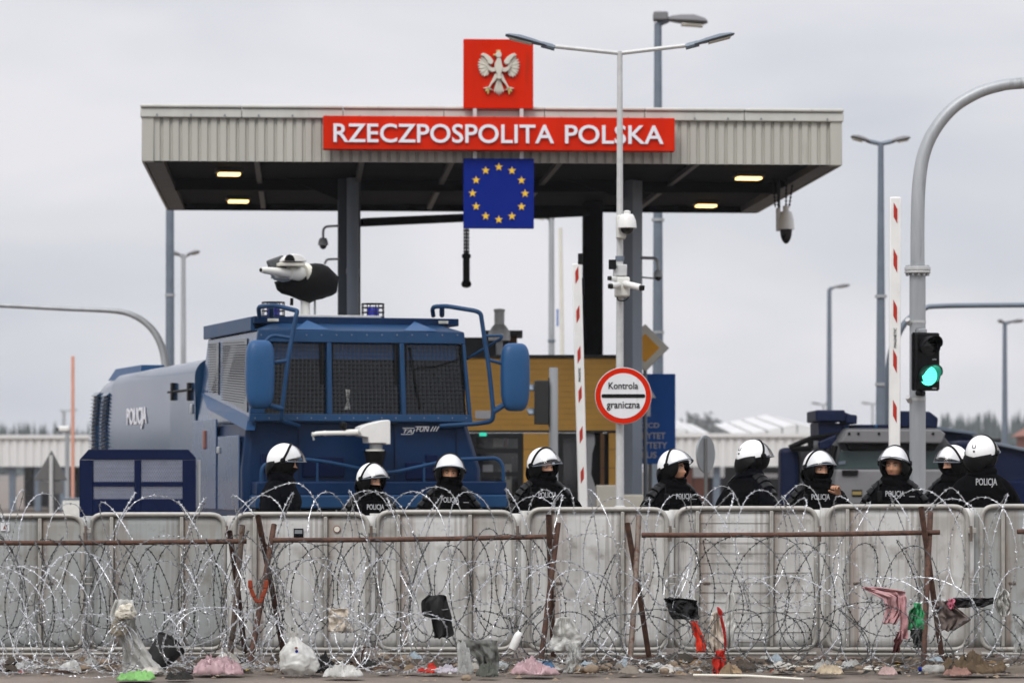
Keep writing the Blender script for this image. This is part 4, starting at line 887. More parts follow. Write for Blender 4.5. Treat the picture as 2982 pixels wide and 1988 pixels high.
# front details
for (pa, ya, pb, yb) in ((760, 1320, 840, 1372), (880, 1330, 1000, 1388), (1180, 1345, 1290, 1395)):
    a, b = T(pa, ya, .02), T(pb, yb, .02); MB().box2((a.x, -.012, b.z), (b.x, .02, a.z)).obj('front_recess', 'shield_navy', tk, bevel=.008)
for (pa, pb, ya, yb) in ((1240, 1275, 1323, 1345),):
    a, b = T(pa, ya, .0), T(pb, yb, .0); MB().box2((a.x, -.02, b.z), (b.x, .02, a.z)).obj('front_hatch', 'shield_navy', tk, bevel=.008)
a, b = T(740, 1402, -.15), T(1465, 1440, -.15); MB().box2((a.x, -.30, b.z), (b.x, .02, a.z)).obj('bumper_top', 'truck_dark', tk, bevel=.015)
a, b = T(742, 1440, -.2), T(1465, 1478, -.2); MB().box2((a.x - .02, -.34, b.z), (b.x + .02, .02, a.z - .003)).obj('bumper', 'truck_frame', tk, bevel=.02)
a, b = T(742, 1479, -.2), T(1465, 1520, -.2); MB().box2((a.x - .02, -.30, .75), (b.x + .02, .04, a.z - .004)).obj('bumper_skirt', 'black', tk, bevel=.02)
for k in range(14): 
    xx = a.x + .05 + (b.x - a.x - .1) * k / 13; MB().cyl((xx, -.30, a.z - .03), (xx, -.312, a.z - .03), .009, 8).obj('rivet', 'galv', tk)
rail = [T(760, 1480, -.25), T(762, 1350, -.25), T(890, 1336, -.25), T(955, 1345, -.25), T(1110, 1376, -.25), T(1150, 1374, -.25), T(1262, 1349, -.25), T(1330, 1337, -.25), T(1448, 1333, -.25), T(1465, 1355, -.25), T(1466, 1400, -.25)]
MB().tube(bend(rail, .1), .022, 10).obj('front_rail', 'truck_frame', tk)
for px in (924, 1235):
    MB().tube([T(px, 1345, -.25), T(px, 1405, -.25)], .014, 8).obj('rail_post', 'truck_frame', tk)
for px in (870, 1150, 1330):
    a, b = T(px, 1232, .0), T(px, 1398, .0); MB().tube([a + Vector((0, -.004 + .03, 0)), b + Vector((0, .012, 0))], .005, 4).obj('panel_seam', 'black', tk, smooth=False)
for k in range(16):
    v = T(740 + k * 41, 1217, 0); MB().lathe([(.001, .006), (.008, .004), (.010, 0)], 8, (v.x, fy(v.z), v.z), RX).obj('cage_bolt', 'galv_dark', tk)
for k in range(14):
    v = T(762 + k * 44, 975, .05); MB().lathe([(.001, .006), (.008, .004), (.010, 0)], 8, (v.x, fy(v.z), v.z), RX).obj('cage_bolt', 'galv_dark', tk)
# lettering TAJFUN III
sh = .35
lettering('lettering', 'TAJ', 'patch_grey', tk, T(1190, 1257, -.0) + Vector((0, -.0, 0)), (1207 - 1172) / 258, 15 / 258, .008, bold=.0, shear=sh, bend=lambda x: -.03)
lettering('lettering', 'FUN', 'patch_grey', tk, T(1229, 1249, -.0), (1250 - 1210) / 258, 15 / 258, .008, bold=.0, shear=sh, bend=lambda x: -.03)
for k in range(3):
    a, b = T(1254 + k * 8, 1255, -.03), T(1262 + k * 8, 1241, -.03); MB().tube([a, b], .006, 4).obj('lettering_stroke', 'patch_grey', tk, smooth=False)
for (pa, ya, pb, yb) in ((1173, 1246, 1206, 1246), (1168, 1264, 1196, 1264), (1210, 1242, 1250, 1242)):
    MB().tube([T(pa, ya, -.03), T(pb, yb, -.03)], .005, 4).obj('lettering_stroke', 'patch_grey', tk, smooth=False)
# mirrors and their tube arms
def mirror(c, w_, h_, d_, name='mirror'):
    mb = MB(); pr = 4.2; n, k = 26, 14
    def f(u, v):
        a = 2 * pi * u; b = -pi / 2 + pi * v; s_ = lambda x, p: math.copysign(abs(x) ** (2 / p), x)
        taper = 1 - .10 * (s_(sin(b), pr) < 0) * abs(sin(b))
        return (c.x + w_ / 2 * s_(cos(b), pr) * s_(cos(a), 3) * taper, c.y + d_ / 2 * s_(cos(b), 3) * s_(sin(a), 3), c.z + h_ / 2 * s_(sin(b), pr))
    o = mb.grid(f, n, k, True).obj(name, 'mirror_blue', tk, ang=60)
    return o
mL = T(757, 1090, -.45); mirror(mL, 84 / 262, 200 / 262, .22)
mR = T(1500, 1098, -.30); mirror(mR, 84 / 252, 196 / 252, .22)
MB().tube(bend([T(756, 925, .3), T(752, 893, .2), T(800, 889, -.1), T(858, 903, -.35), T(866, 905, -.38), T(862, 920, -.4), T(838, 1050, -.45), T(822, 1185, -.45), T(818, 1225, -.4), T(870, 1240, -.02)], .06), .026, 10).obj('mirror_arm', 'truck_frame', tk)
MB().tube(bend([T(855, 985, -.42), T(790, 975, -.35), T(768, 1000, -.42)], .08), .02, 8).obj('mirror_bracket', 'truck_frame', tk)
MB().tube([T(838, 1050, -.45), T(795, 1055, -.45)], .022, 8).obj('mirror_bracket', 'truck_frame', tk); MB().tube([T(824, 1190, -.45), T(785, 1180, -.45)], .03, 8).obj('mirror_bracket', 'truck_frame', tk)
MB().tube(bend([T(1262, 920, .3), T(1258, 893, .2), T(1300, 891, .0), T(1385, 905, -.2), T(1400, 912, -.22), T(1425, 1080, -.3), T(1437, 1200, -.3), T(1434, 1226, -.28), T(1390, 1233, -.12), T(1280, 1240, -.02)], .07), .026, 10).obj('mirror_arm', 'truck_frame', tk)
MB().tube(bend([T(1408, 978, -.25), T(1462, 977, -.3), T(1460, 985, -.3), T(1360, 1045, .2)], .04), .017, 8).obj('mirror_bracket', 'truck_frame', tk)
MB().tube([T(1425, 1048, -.28), T(1462, 1058, -.3)], .02, 8).obj('mirror_bracket', 'truck_frame', tk); MB().tube([T(1437, 1198, -.3), T(1465, 1180, -.3)], .034, 8).obj('mirror_bracket', 'truck_frame', tk)
MB().tube([T(1287, 918, .3), T(1287, 892, .1)], .03, 8).obj('arm_stub', 'truck_frame', tk); MB().tube([T(790, 920, .3), T(790, 892, .1)], .03, 8).obj('arm_stub', 'truck_frame', tk)
# beacons in cages
for px in (796, 1086):
    c = T(px, 919, .9); c.z = zR
    bc = MB().lathe([(.085, 0), (.085, .02), (.075, .022), (.07, .13), (.06, .15), (.0, .15)], 18, c).obj('beacon', 'beacon', tk)
    mb = MB()
    for zz in (.03, .085, .14, .185): mb.tube(arc(c + Vector((0, 0, zz)), .13, 0, 2 * pi, 20, (1, 0, 0), (0, 1, 0))[:-1], .006, 5, closed=True)
    for k in range(8): mb.tube([c + Vector((.13 * cos(k * pi / 4), .13 * sin(k * pi / 4), 0)), c + Vector((.13 * cos(k * pi / 4), .13 * sin(k * pi / 4), .185))], .006, 5)
    for k in range(4): mb.tube([c + Vector((.13 * cos(k * pi / 4), .13 * sin(k * pi / 4), .185)), c - Vector((.13 * cos(k * pi / 4), .13 * sin(k * pi / 4), -.185))], .006, 5)
    mb.obj('guard_cage', 'black', bc, smooth=False)
a, b = T(860, 920, .7), T(1104, 909, .7); MB().box2((a.x, .6, zR), (b.x, 1.6, zR + .035)).obj('cannon_platform', 'galv_light', tk, bevel=.005)
# roof water cannon
cz = zR
def C(px, py, d=1.0): return T(px, py, d)
MB().cyl(C(889, 919), C(889, 870), .055, 14).obj('cannon_pivot', 'cannon_white', tk)
MB().cyl(C(917, 918), C(917, 870), .014, 8).obj('cannon_stay', 'galv', tk); MB().cyl(C(849, 889), C(850, 868), .02, 8).obj('cannon_stay', 'black', tk)
def blob(cs, rs, seed, amp, m, name, nu=40, nv=26, floor=None):
    def f(u, v):
        a = 2 * pi * u; b = -pi / 2 + pi * v; d = Vector((cos(b) * cos(a), cos(b) * sin(a), sin(b)))
        k = 1 + amp * noise.noise(d * 1.9 + Vector((seed, 0, 0))) + amp * .5 * noise.noise(d * 4.5 + Vector((0, seed, 0)))
        return Vector(cs) + Vector((d.x * rs[0], d.y * rs[1], d.z * rs[2])) * k
    return MB().grid(f, nu, nv, True).obj(name, m, tk, ang=70)
cc = C(890, 816, 1.0)
prof = [(801, 820, 822), (808, 818, 845), (822, 816, 856), (845, 812, 862), (860, 800, 868), (882, 782, 878), (900, 768, 882), (915, 766, 876), (935, 768, 872), (952, 775, 866), (965, 786, 862), (976, 798, 855), (981, 803, 830), (983, 806, 812)]
rings = []
for (px, yt, yb) in prof:
    a, b = C(px, yt), C(px, yb); m_ = (a + b) / 2; hz = (a.z - b.z) / 2; hy = min(.26, max(.05, hz * .95)); n = 18
    rings.append([Vector((a.x + .008 * noise.noise((px * .1, j * .7, 1)), m_.y + hy * math.copysign(abs(cos(2 * pi * j / n)) ** .75, cos(2 * pi * j / n)) * (1 + .07 * noise.noise((px * .07, j, 3))), m_.z + hz * math.copysign(abs(sin(2 * pi * j / n)) ** .85, sin(2 * pi * j / n)) * (1 + .05 * noise.noise((px * .06, j * .8, 0))))) for j in range(n)])
loft(rings).obj('cannon_cover', 'bag_black', tk, ang=50)
d0, d1 = C(760, 786, .55), C(893, 800, .95)
brl = [d0, d0.lerp(d1, .03), d0.lerp(d1, .1), d0.lerp(d1, .35), d0.lerp(d1, .6), d0.lerp(d1, .62), d0.lerp(d1, 1)]
br = MB().tube(brl, [.030, .032, .04, .046, .052, .072, .085], 18).obj('cannon_barrel', 'cannon_white', tk)
MB().cyl(d0 + (d0 - d1).normalized() * .004, d0 + (d0 - d1).normalized() * .006, .022, 14).obj('muzzle', 'black', br)
MB().tube([d0.lerp(d1, .88), d0.lerp(d1, .97)], [.12, .135], 20).obj('barrel_ring', 'sign_cream', br)
MB().tube([C(785, 790, .8), C(800, 812, .8), C(822, 818, .8), C(842, 815, .8)], .016, 6).obj('linkage', 'galv_dark', br)
MB().box((C(806, 770, .85)), (.2, .1, .16), Matrix.Rotation(-.35, 3, 'Y')).obj('actuator', 'veh_grey_d', br, bevel=.02)
MB().box((C(818, 806, .85)), (.22, .1, .06), Matrix.Rotation(.1, 3, 'Y')).obj('actuator', 'galv', br, bevel=.01)
# hooded camera on the cannon
a, b = C(812, 742, .8), C(885, 766, .8)
hood = [(C(848 + 35 * cos(t_), 764 - 0, .8).x, C(848, 764 - 22 * sin(t_), .8).z) for t_ in [i * pi / 10 for i in range(11)]]
MB().prism([(x * 1, z) for x, z in hood], .62, 1.1).obj('camera_hood', 'white_paint', tk, bevel=.01)
MB().prism([(a.x + .025 + (x - hood[-1][0]) * .42, hood[0][1] + (z - hood[0][1]) * .85 + .005) for x, z in hood], .61, .63).obj('camera_front', 'black', tk, smooth=False)
MB().box2((C(805, 770, .8).x, .64, C(805, 776, .8).z), (C(880, 770, .8).x, 1.05, C(805, 766, .8).z - .0)).obj('camera_tray', 'sign_cream', tk, bevel=.008)
# bumper water cannon
D = lambda px, py, d=-.35: T(px, py, d)
pts = [(1060, 1236), (1098, 1226), (1122, 1222), (1128, 1225), (1129, 1294), (1117, 1294), (1115, 1290), (1066, 1290), (1064, 1273), (1045, 1270), (1039, 1254), (1044, 1243)]
pp = [(D(*p).x, D(*p).z) for p in pts]; bx = MB().prism(pp, -.48, -.2).obj('bumper_cannon', 'white_paint', tk, bevel=.012)
MB().tube([D(908, 1264), D(916, 1264), D(920, 1262), D(940, 1261), D(948, 1261), D(949, 1261), D(1005, 1260), D(1010, 1259), D(1045, 1258)], [.024, .024, .025, .025, .033, .026, .027, .036, .036], 14).obj('bumper_barrel', 'cannon_white', bx)
MB().tube([D(911, 1266), D(914, 1281)], .012, 6).obj('drip_lever', 'galv', bx)
blob_o = MB().box(D(1000, 1238), (.075, .08, .08), Matrix.Rotation(.3, 3, 'Y')).obj('aiming_camera', 'black', bx, bevel=.02)
MB().tube([D(1000, 1246), D(1004, 1262)], .012, 6).obj('camera_stem', 'black', bx)
MB().cyl(D(1095, 1291), D(1095, 1308), .075, 16).obj('swivel', 'galv', bx); MB().cyl(D(1092, 1308), D(1092, 1313), .105, 20).obj('swivel_plate', 'sign_cream', bx)
MB().cyl(D(1092, 1313), D(1092, 1352), .13, 18, .09).obj('pedestal', 'black', bx); MB().cyl(D(1092, 1352), D(1092, 1400), .10, 14).obj('pedestal_post', 'black', bx)
# tank body
def tank_prof(y, x0, x1, zt, r):
    p = [(x0 + .05, y, .95), (x1, y, .95), (x1, y, zt - r)] + [(x1 - r + r * cos(a), y, zt - r + r * sin(a)) for a in [i * pi / 12 for i in range(1, 7)]] + [(x0 + r - r * sin(a), y, zt - r + r * cos(a)) for a in [i * pi / 12 for i in range(0, 7)]] + [(x0 + .0, y, 1.4)]
    return p
zB0, zB1 = TS(590, 1040, .0).z, TS(340, 1086, .0).z; yR = TS(330, 1090, 0.).y; yE = TS(262, 1300, 0.).y
X0, X1 = -.02, 2.5
loft([tank_prof(CL + .12, X0, X1, zB0, .22), tank_prof((CL + yR) / 2, X0, X1, (zB0 + zB1) / 2 + .0, .22), tank_prof(yR, X0, X1, zB1, .22)]).obj('tank_body', 'truck_side', tk, ang=30)
loft([tank_prof(yR + .03, X0 + .005, X1, zB1 - .01, .24), tank_prof(yR + (yE - yR) * .6, X0 + .01, X1, zB1 - .06, .28), tank_prof(yE - .1, X0 + .05, X1 - .04, zB1 - .18, .3), tank_prof(yE, X0 + .2, X1 - .2, zB1 - .45, .3)]).obj('engine_body', 'truck_side', tk, ang=30)
for c_ in range(2):
    for k in range(15):
        py = 1150 + k * 10.6; a = TS((262 + 4 + c_ * 29) + max(0, 8 - k) * .9, py, X0); b = TS((282 + c_ * 29) + max(0, 8 - k) * .9, py, X0)
        zz = a.z
        MB().add([(X0 - .045, a.y, zz - .02), (X0 - .045, b.y, zz - .02), (X0 + .02, b.y, zz + .035), (X0 + .02, a.y, zz + .035), (X0 + .02, a.y, zz - .03), (X0 + .02, b.y, zz - .03)], [(0, 1, 2, 3), (0, 4, 5, 1), (0, 3, 4), (1, 5, 2)]).obj('louvre', 'truck_side', tk, smooth=False)
        MB().box2((X0 - .006, a.y, zz - .055), (X0 + .01, b.y, zz - .03)).obj('louvre_slot', 'black', tk, smooth=False)
a, b = TS(345, 1072, X0 + .4), TS(440, 1052, X0 + .4)
MB().hexa([(X0 + .25, b.y, zB1 - .05), (X0 + .6, b.y, zB1 - .05), (X0 + .6, a.y, zB1 - .05), (X0 + .25, a.y, zB1 - .05)], [(X0 + .27, b.y, zB1 + .10), (X0 + .58, b.y, zB1 + .10), (X0 + .58, a.y - .5, zB1 + .10), (X0 + .27, a.y - .5, zB1 + .10)]).obj('roof_hatch', 'mirror_blue', tk, smooth=False)
# POLICJA on the tank side
vc = TS(400, 1218, X0); wv = TS(372, 1218, X0).y - TS(429, 1218, X0).y; hv = (TS(400, 1186, X0).z - TS(400, 1250, X0).z)
lettering('lettering', 'POLICJA', 'letter_white', tk, (X0 - .012, vc.y, vc.z), wv, hv, .008, bold=.02, rot=Matrix.Rotation(-pi / 2, 3, 'Z'))
for px in (508, 556):
    a = TS(px, 1140, X0); MB().box((X0 - .02, a.y, a.z), (.05, .1, .22)).obj('hatch_hinge', 'black', tk, bevel=.01)
a, b = TS(496, 1142, X0), TS(568, 1133, X0); MB().tube([(X0 - .03, a.y, a.z), (X0 - .03, b.y, b.z)], .014, 6).obj('hatch_bar', 'black', tk)
a, b = TS(496, 1142, X0), TS(568, 1250, X0); MB().box2((X0 - .006, b.y, b.z - .3), (X0 + .01, a.y, a.z)).obj('hatch_door', 'truck_side', tk, bevel=.01)
v = TS(562, 1190, X0); MB().box((X0 - .02, v.y, v.z), (.03, .06, .12)).obj('hatch_latch', 'galv', tk, bevel=.01)
# wheels, chassis
MB().box2((.4, .3, .55), (2.1, yE - .4, .95)).obj('chassis', 'black', tk, smooth=False)
for yy in (1.3, 6.2, 7.7):
    for xx in (.22, 2.28):
        wv_ = MB().lathe([(.3, -.18), (.5, -.18), (.54, -.12), (.55, 0), (.54, .12), (.5, .18), (.3, .18)], 28, (xx, yy, .52), Matrix.Rotation(pi / 2, 3, 'Y')).obj('wheel', 'rubber', tk)
        MB().lathe([(.05, -.19), (.12, -.2), (.28, -.14), (.31, -.16), (.31, .14)], 24, (xx, yy, .52), Matrix.Rotation(pi / 2 if xx < 1 else -pi / 2, 3, 'Y')).obj('rim', 'galv_dark', wv_)
a = TS(690, 1425, xs0); MB().box2((xs0 + .02, .75, .8), (xs0 + .35, 1.9, 1.05)).obj('wheel_arch', 'black', tk, bevel=.03)

# ------------------------------------------------------------------ navy mesh shield beside the truck
q = PL(402, 35.6); t = thing('police_shield_barrier', 'dark navy steel shield with four expanded-mesh windows beside the truck tank', 'barrier', q.loc)
A = lambda px, py: (q.x(px), q.z(py))
xs_ = [232, 284, 410, 436, 552, 570]; 
def plate(poly, name='plate'): MB().prism([A(*p) for p in poly], -.03, .03).obj(name, 'shield_navy', t, smooth=False, bevel=.006)
plate([(232, 1338), (259, 1308), (548, 1308), (570, 1332), (570, 1338)], 'top_plate')
for (a, b) in ((232, 272), (392, 411), (532, 570)): plate([(a, 1338.5), (b, 1338.5), (b, 1640), (a, 1640)], 'upright')
for (a, b) in ((272.5, 391.5), (411.5, 531.5)):
    for (c, d) in ((1402, 1416), (1452, 1640)): plate([(a, c), (b, c), (b, d), (a, d)], 'cross_plate')
    for (c, d) in ((1338.5, 1401.5), (1416.5, 1451.5)):
        mb = MB(); ax, az = A(a, c); bx_, bz = A(b, d); n = 17; nz_ = max(3, int((az - bz) / .045)); ww = (bx_ - ax) / n; hz = (az - bz) / nz_
        for j in range(nz_):
            for i in range(n):
                x0, z0 = ax + ww * i, bz + hz * j
                mb.tube([(x0, 0, z0), (x0 + ww / 2, -.008, z0 + hz), ], .0075, 4, False); mb.tube([(x0 + ww / 2, -.008, z0 + hz), (x0 + ww, 0, z0)], .0075, 4, False)
        mb.obj('expanded_mesh', 'mesh_light', t, smooth=False)
MB().cyl((q.x(578), .05, -.03), (q.x(578), .05, q.z(1338)), .02, 10).obj('prop_post', 'galv', t)
for px in (250, 550): MB().box2((q.x(px) - .05, -.5, -.03), (q.x(px) + .05, .5, .04)).obj('foot', 'shield_navy', t, bevel=.01)

# ------------------------------------------------------------------ armoured vehicle and second blue truck
q = PL(2570, 44); av = thing('armoured_vehicle', 'grey-nosed blue armoured police vehicle with two roof boxes behind the officers', 'armoured car', q.loc, 0)
A = lambda px, py: (q.x(px), q.z(py))
def pr(poly, y0, y1, m, name, bv=.01): return MB().prism([A(*p) for p in poly], y0, y1).obj(name, m, av, smooth=False, bevel=bv)
pr([(2430, 1300), (2475, 1245), (2740, 1245), (2790, 1300), (2800, 1560), (2420, 1560)], .5, 4.6, 'veh_grey_d', 'cab')
pr([(2448, 1288), (2470, 1250), (2740, 1250), (2757, 1262), (2745, 1290)], .1, .9, 'veh_grey', 'sun_visor', .02)
for px in (2475, 2502, 2562, 2720): 
    v = q.p(px, 1262); MB().cyl((v.x, .09, v.z), (v.x, .1, v.z), .02, 8).obj('visor_bolt', 'black', av)
pr([(2472, 1291), (2742, 1291), (2730, 1310), (2482, 1310)], .3, .5, 'black', 'visor_black_band', .005)  # black band below the sun visor
pr([(2458, 1310), (2752, 1310), (2770, 1365), (2440, 1365)], .38, .49, 'glass_green', 'windscreen', .01)
pr([(2600, 1308), (2612, 1308), (2614, 1366), (2598, 1366)], .33, .4, 'veh_grey_d', 'screen_pillar', .005)
pr([(2432, 1366), (2775, 1366), (2795, 1470), (2415, 1470)], -.2, .45, 'veh_grey', 'bonnet', .03)
pr([(2410, 1471), (2800, 1471), (2800, 1600), (2410, 1600)], -.4, .5, 'veh_grey_d', 'bumper', .03)
pr([(2447, 1368), (2495, 1368), (2492, 1384), (2448, 1384)], -.23, -.19, 'black', 'vent', .01)
pr([(2450, 1344), (2470, 1340), (2470, 1350), (2450, 1352)], .35, .379, 'galv_dark', 'pass_sticker', .0)
pr([(2477, 1430), (2504, 1430), (2504, 1440), (2477, 1440)], -.23, -.19, MATS['dull_yellow'], 'number_plate', .003)
pr([(2476, 1425), (2506, 1425), (2506, 1445), (2476, 1445)], -.21, -.18, 'black', 'plate_holder', .003)
pr([(2392, 1190), (2478, 1190), (2482, 1224), (2392, 1224)], .8, 2.2, 'veh_blue', 'roof_box', .02)
pr([(2479, 1196), (2495, 1203), (2515, 1205), (2514, 1232), (2483, 1230)], .8, 1.8, 'veh_blue', 'roof_box_step', .02)
pr([(2402, 1224.5), (2480, 1230), (2475, 1262), (2440, 1285), (2403, 1270)], .9, 2.2, 'veh_blue', 'roof_pedestal', .02)
pr([(2644, 1192), (2732, 1194), (2758, 1214), (2755, 1244), (2644, 1240)], .9, 2.2, 'veh_blue', 'roof_box', .02)
pr([(2482, 1243), (2500, 1234), (2520, 1232), (2640, 1232), (2650, 1244)], 1.2, 3.2, 'veh_blue', 'roof_deck', .01)
for (a, b) in ((2476, 2496), (2572, 2580), (2625, 2645)): pr([(a, 1232), (b, 1232), (b - 4, 1244), (a, 1244)], .95, 1.19, 'mirror_blue', 'roof_fitting', .01)
pr([(2292, 1302), (2345, 1300), (2348, 1480), (2290, 1480)], 1.0, 1.5, 'veh_blue', 'mudguard', .06)
pr([(2350, 1300), (2420, 1290), (2425, 1600), (2350, 1600)], 1.1, 4.2, 'veh_grey_d', 'side_hull', .03)
mb = MB()
for a, b in (((2315, 1302), (2380, 1274)), ((2380, 1274), (2470, 1262)), ((2378, 1276), (2378, 1305)), ((2320, 1306), (2380, 1304))): mb.tube([q.p(*a, .9), q.p(*b, .9)], .04, 6)
mb.obj('mirror_frame', 'black', av)
pr([(2395, 1285), (2450, 1262), (2448, 1300), (2400, 1310)], .6, .75, 'veh_blue', 'side_deflector', .02)
mb = MB()
for a, b in (((2436, 1296), (2425, 1360)), ((2760, 1300), (2775, 1366))): MB().tube([q.p(*a, .3), q.p(*b, .3)], .05, 6).obj('screen_post', 'black', av)
for px in (2450, 2770):
    wv_ = MB().lathe([(.3, -.16), (.5, -.16), (.54, 0), (.5, .16), (.3, .16)], 24, (q.x(px), .9, .52), Matrix.Rotation(pi / 2, 3, 'Y')).obj('wheel', 'rubber', av)
    MB().lathe([(.05, -.17), (.28, -.12), (.3, .1)], 20, (q.x(px), .9, .52), Matrix.Rotation(pi / 2, 3, 'Y')).obj('rim', 'veh_grey_d', wv_)
q = PL(2880, 47.5); bt2 = thing('blue_truck', 'long dark blue police truck with a sloping roof at the edge behind the armoured vehicle', 'truck', q.loc, 0)
A = lambda px, py: (q.x(px), q.z(py))
def pr2(poly, y0, y1, m, name, bv=.01): return MB().prism([A(*p) for p in poly], y0, y1).obj(name, m, bt2, smooth=False, bevel=bv)
pr2([(2700, 1235), (2756, 1238), (2820, 1248), (2878, 1262), (2878, 1300), (2700, 1300)], 1.5, 3.5, 'veh_blue', 'rear_hull', .03)
pr2([(2756, 1236), (2880, 1254), (2880, 1262), (2756, 1248)], 1.3, 1.48, 'galv_dark', 'roof_stripe', .005)
pr2([(2790, 1282), (2880, 1282), (3120, 1330), (3120, 1560), (2790, 1560)], .1, 3.2, 'veh_blue', 'hull', .05)
pr2([(2882, 1283), (3120, 1331), (3120, 1342), (2882, 1292)], .0, .098, 'galv_dark', 'roof_rail', .01)
pr2([(2800, 1400), (3120, 1400), (3120, 1470), (2800, 1470)], -.02, .095, 'shield_navy', 'side_panel', .02)
pr2([(2868, 1270), (2982, 1270), (2982, 1284), (2868, 1282)], 2.2, 4, 'dark_frame', 'roof_gear', .02)
for px in (2830, 2960):
    MB().lathe([(.2, -.16), (.5, -.16), (.54, 0), (.5, .16), (.2, .16)], 24, (q.x(px), .0, .52), RX).obj('wheel', 'rubber', bt2)
# ------------------------------------------------------------------ steel sheet fence
FY = 28.0; rf = random.Random(11)
sheetmats = ('fence_sheet_dark', 'fence_sheet_dark', 'fence_sheet', 'fence_sheet', 'fence_sheet', 'fence_sheet', 'fence_sheet', 'fence_sheet_dark')
panels = [(-160, 247, 1495, (116,), 'leftmost steel fence panel with a square sticker on its sheet'),
          (257, 659, 1491, (325, 529), 'steel fence panel below the navy mesh shield'),
          (676, 1077, 1490, (742, 948), 'steel fence panel with two small stickers below the truck bumper'),
          (1092, 1503, 1484, (1160, 1369), 'steel fence panel below the straight-facing masked officer'),
          (1532, 1947, 1476, (1600, 1813), 'cleanest steel fence panel, below the round border sign'),
          (1964, 2383, 1473, (2031, 2247), 'steel fence panel with horizontal scored lines and rust stains'),
          (2404, 2822, 1468, (2468, 2686), 'steel fence panel below the green traffic signal'),
          (2852, 3260, 1467, (2921, 3130), 'grey steel fence panel at the far end below the officer seen from behind')]
def dirt_nodes(m): return m
for i, (pa, pb, yt, st, lb) in enumerate(panels):
    Y = FY + .03 * ((i % 2) * 2 - 1); q = PL((pa + pb) / 2, Y); t = thing('fence_panel', lb, 'fence panel', q.loc, rf.uniform(-.006, .006), 'steel fence panels')
    x0, x1 = q.x(pa + 6), q.x(pb - 6); zt = q.z(yt + 6); zb2 = .085; r = .021; cr = .12
    loop = bend([(x0, 0, (zt + zb2) / 2), (x0, 0, zt), (x1, 0, zt), (x1, 0, zb2), (x0, 0, zb2), (x0, 0, (zt + zb2) / 2)], cr, 6)[:-1]
    MB().tube(loop, r, 10, closed=True).obj('frame', 'fence_tube', t)
    # sheet: panels between the stiffeners, slightly buckled
    xs_ = [x0 + .01] + [q.x(s_) for s_ in st] + [x1 - .01]
    for a, b in zip(xs_, xs_[1:]):
        sd_ = rf.random() * 50
        a_, b_ = (a - .075 if a == xs_[0] else a), (b + .075 if b == xs_[-1] else b)
        def f(u, v, a=a_, b=b_): return (a + .002 + (b - a - .004) * u, .022 + .006 * noise.noise((u * 1.5 + sd_, v * 2.4, sd_)), zb2 + .012 + (zt - zb2 - .024) * v)
        MB().grid(f, 10, 14).obj('sheet', sheetmats[i], t, solid=.003)
    for s_ in st:
        MB().box2((q.x(s_) - .016, -.012, zb2 + r), (q.x(s_) + .016, .018, zt - r)).obj('stiffener', 'fence_tube', t, bevel=.006)
    if i == 5:
        for k in range(14):
            zz = zb2 + .06 + (zt - zb2 - .1) * k / 13; MB().box2((xs_[1] + .02, .012, zz - .0012), (xs_[2] - .02, .0165, zz + .0012)).obj('scored_line', 'fence_tube' if k % 5 else 'rust_grey', t, smooth=False)
            if k % 2: MB().box2((xs_[2] + .02, .012, zz - .0012), (xs_[3] - .04, .0165, zz + .0012)).obj('scored_line', 'fence_tube', t, smooth=False)
    # link plate and hinge pins at the joint to the next panel
    MB().box2((x1 + .005, -.028, q.z(1552)), (x1 + .075, -.008, q.z(1536))).obj('link_plate', 'fence_tube', t, bevel=.003)
    MB().cyl((x1 + .03, -.03, q.z(1575)), (x1 + .03, -.03, q.z(1530)), .012, 8).obj('link_pin', 'rust_grey', t)
    for py in (1680, 1699): MB().cyl((x1 + .02, -.02, q.z(py)), (x1 + .085, -.02, q.z(py)), .006, 6).obj('hinge_pin', 'fence_tube', t)
    MB().cyl((x0, .01, .045), (x1, .01, .045), .019, 8).obj('foot_rail', 'fence_tube', t)
    for xx in (x0 + .12, x1 - .12): MB().cyl((xx, -.05, .035), (xx, .55, .0), .017, 8).obj('prop_foot', 'rust_grey', t)
    if i == 0: MB().box2((q.x(1), .008, q.z(1545)), (q.x(27), .014, q.z(1521))).obj('sticker', 'sign_white', t, smooth=False); MB().prism([(q.x(9), q.z(1540)), (q.x(19), q.z(1538)), (q.x(20), q.z(1527)), (q.x(12), q.z(1530))], .004, .0078).obj('sticker_print', 'brick', t, smooth=False)
    if i == 2:
        MB().box2((q.x(855), .008, q.z(1564)), (q.x(883), .014, q.z(1538))).obj('sticker', 'glass_dark', t, smooth=False); MB().box2((q.x(858), .005, q.z(1553)), (q.x(880), .0078, q.z(1542))).obj('sticker_print', 'sign_back', t, smooth=False)
        MB().lathe([(.001, .0), (.031, .0), (.031, .006), (.001, .006)], 24, (q.x(981), .012, q.z(1540)), RX).obj('sticker', 'brick', t); MB().lathe([(.001, .0), (.024, .0), (.024, .004), (.001, .004)], 20, (q.x(981), .0055, q.z(1540)), RX).obj('sticker_print', 'sign_cream', t)
    for s_ in st[:1]:
        MB().box2((q.x(s_) + .05, .010, q.z(1700)), (q.x(s_) + .11, .0185, q.z(1694))).obj('handle', 'rust_grey', t, bevel=.003)
MB_st = None
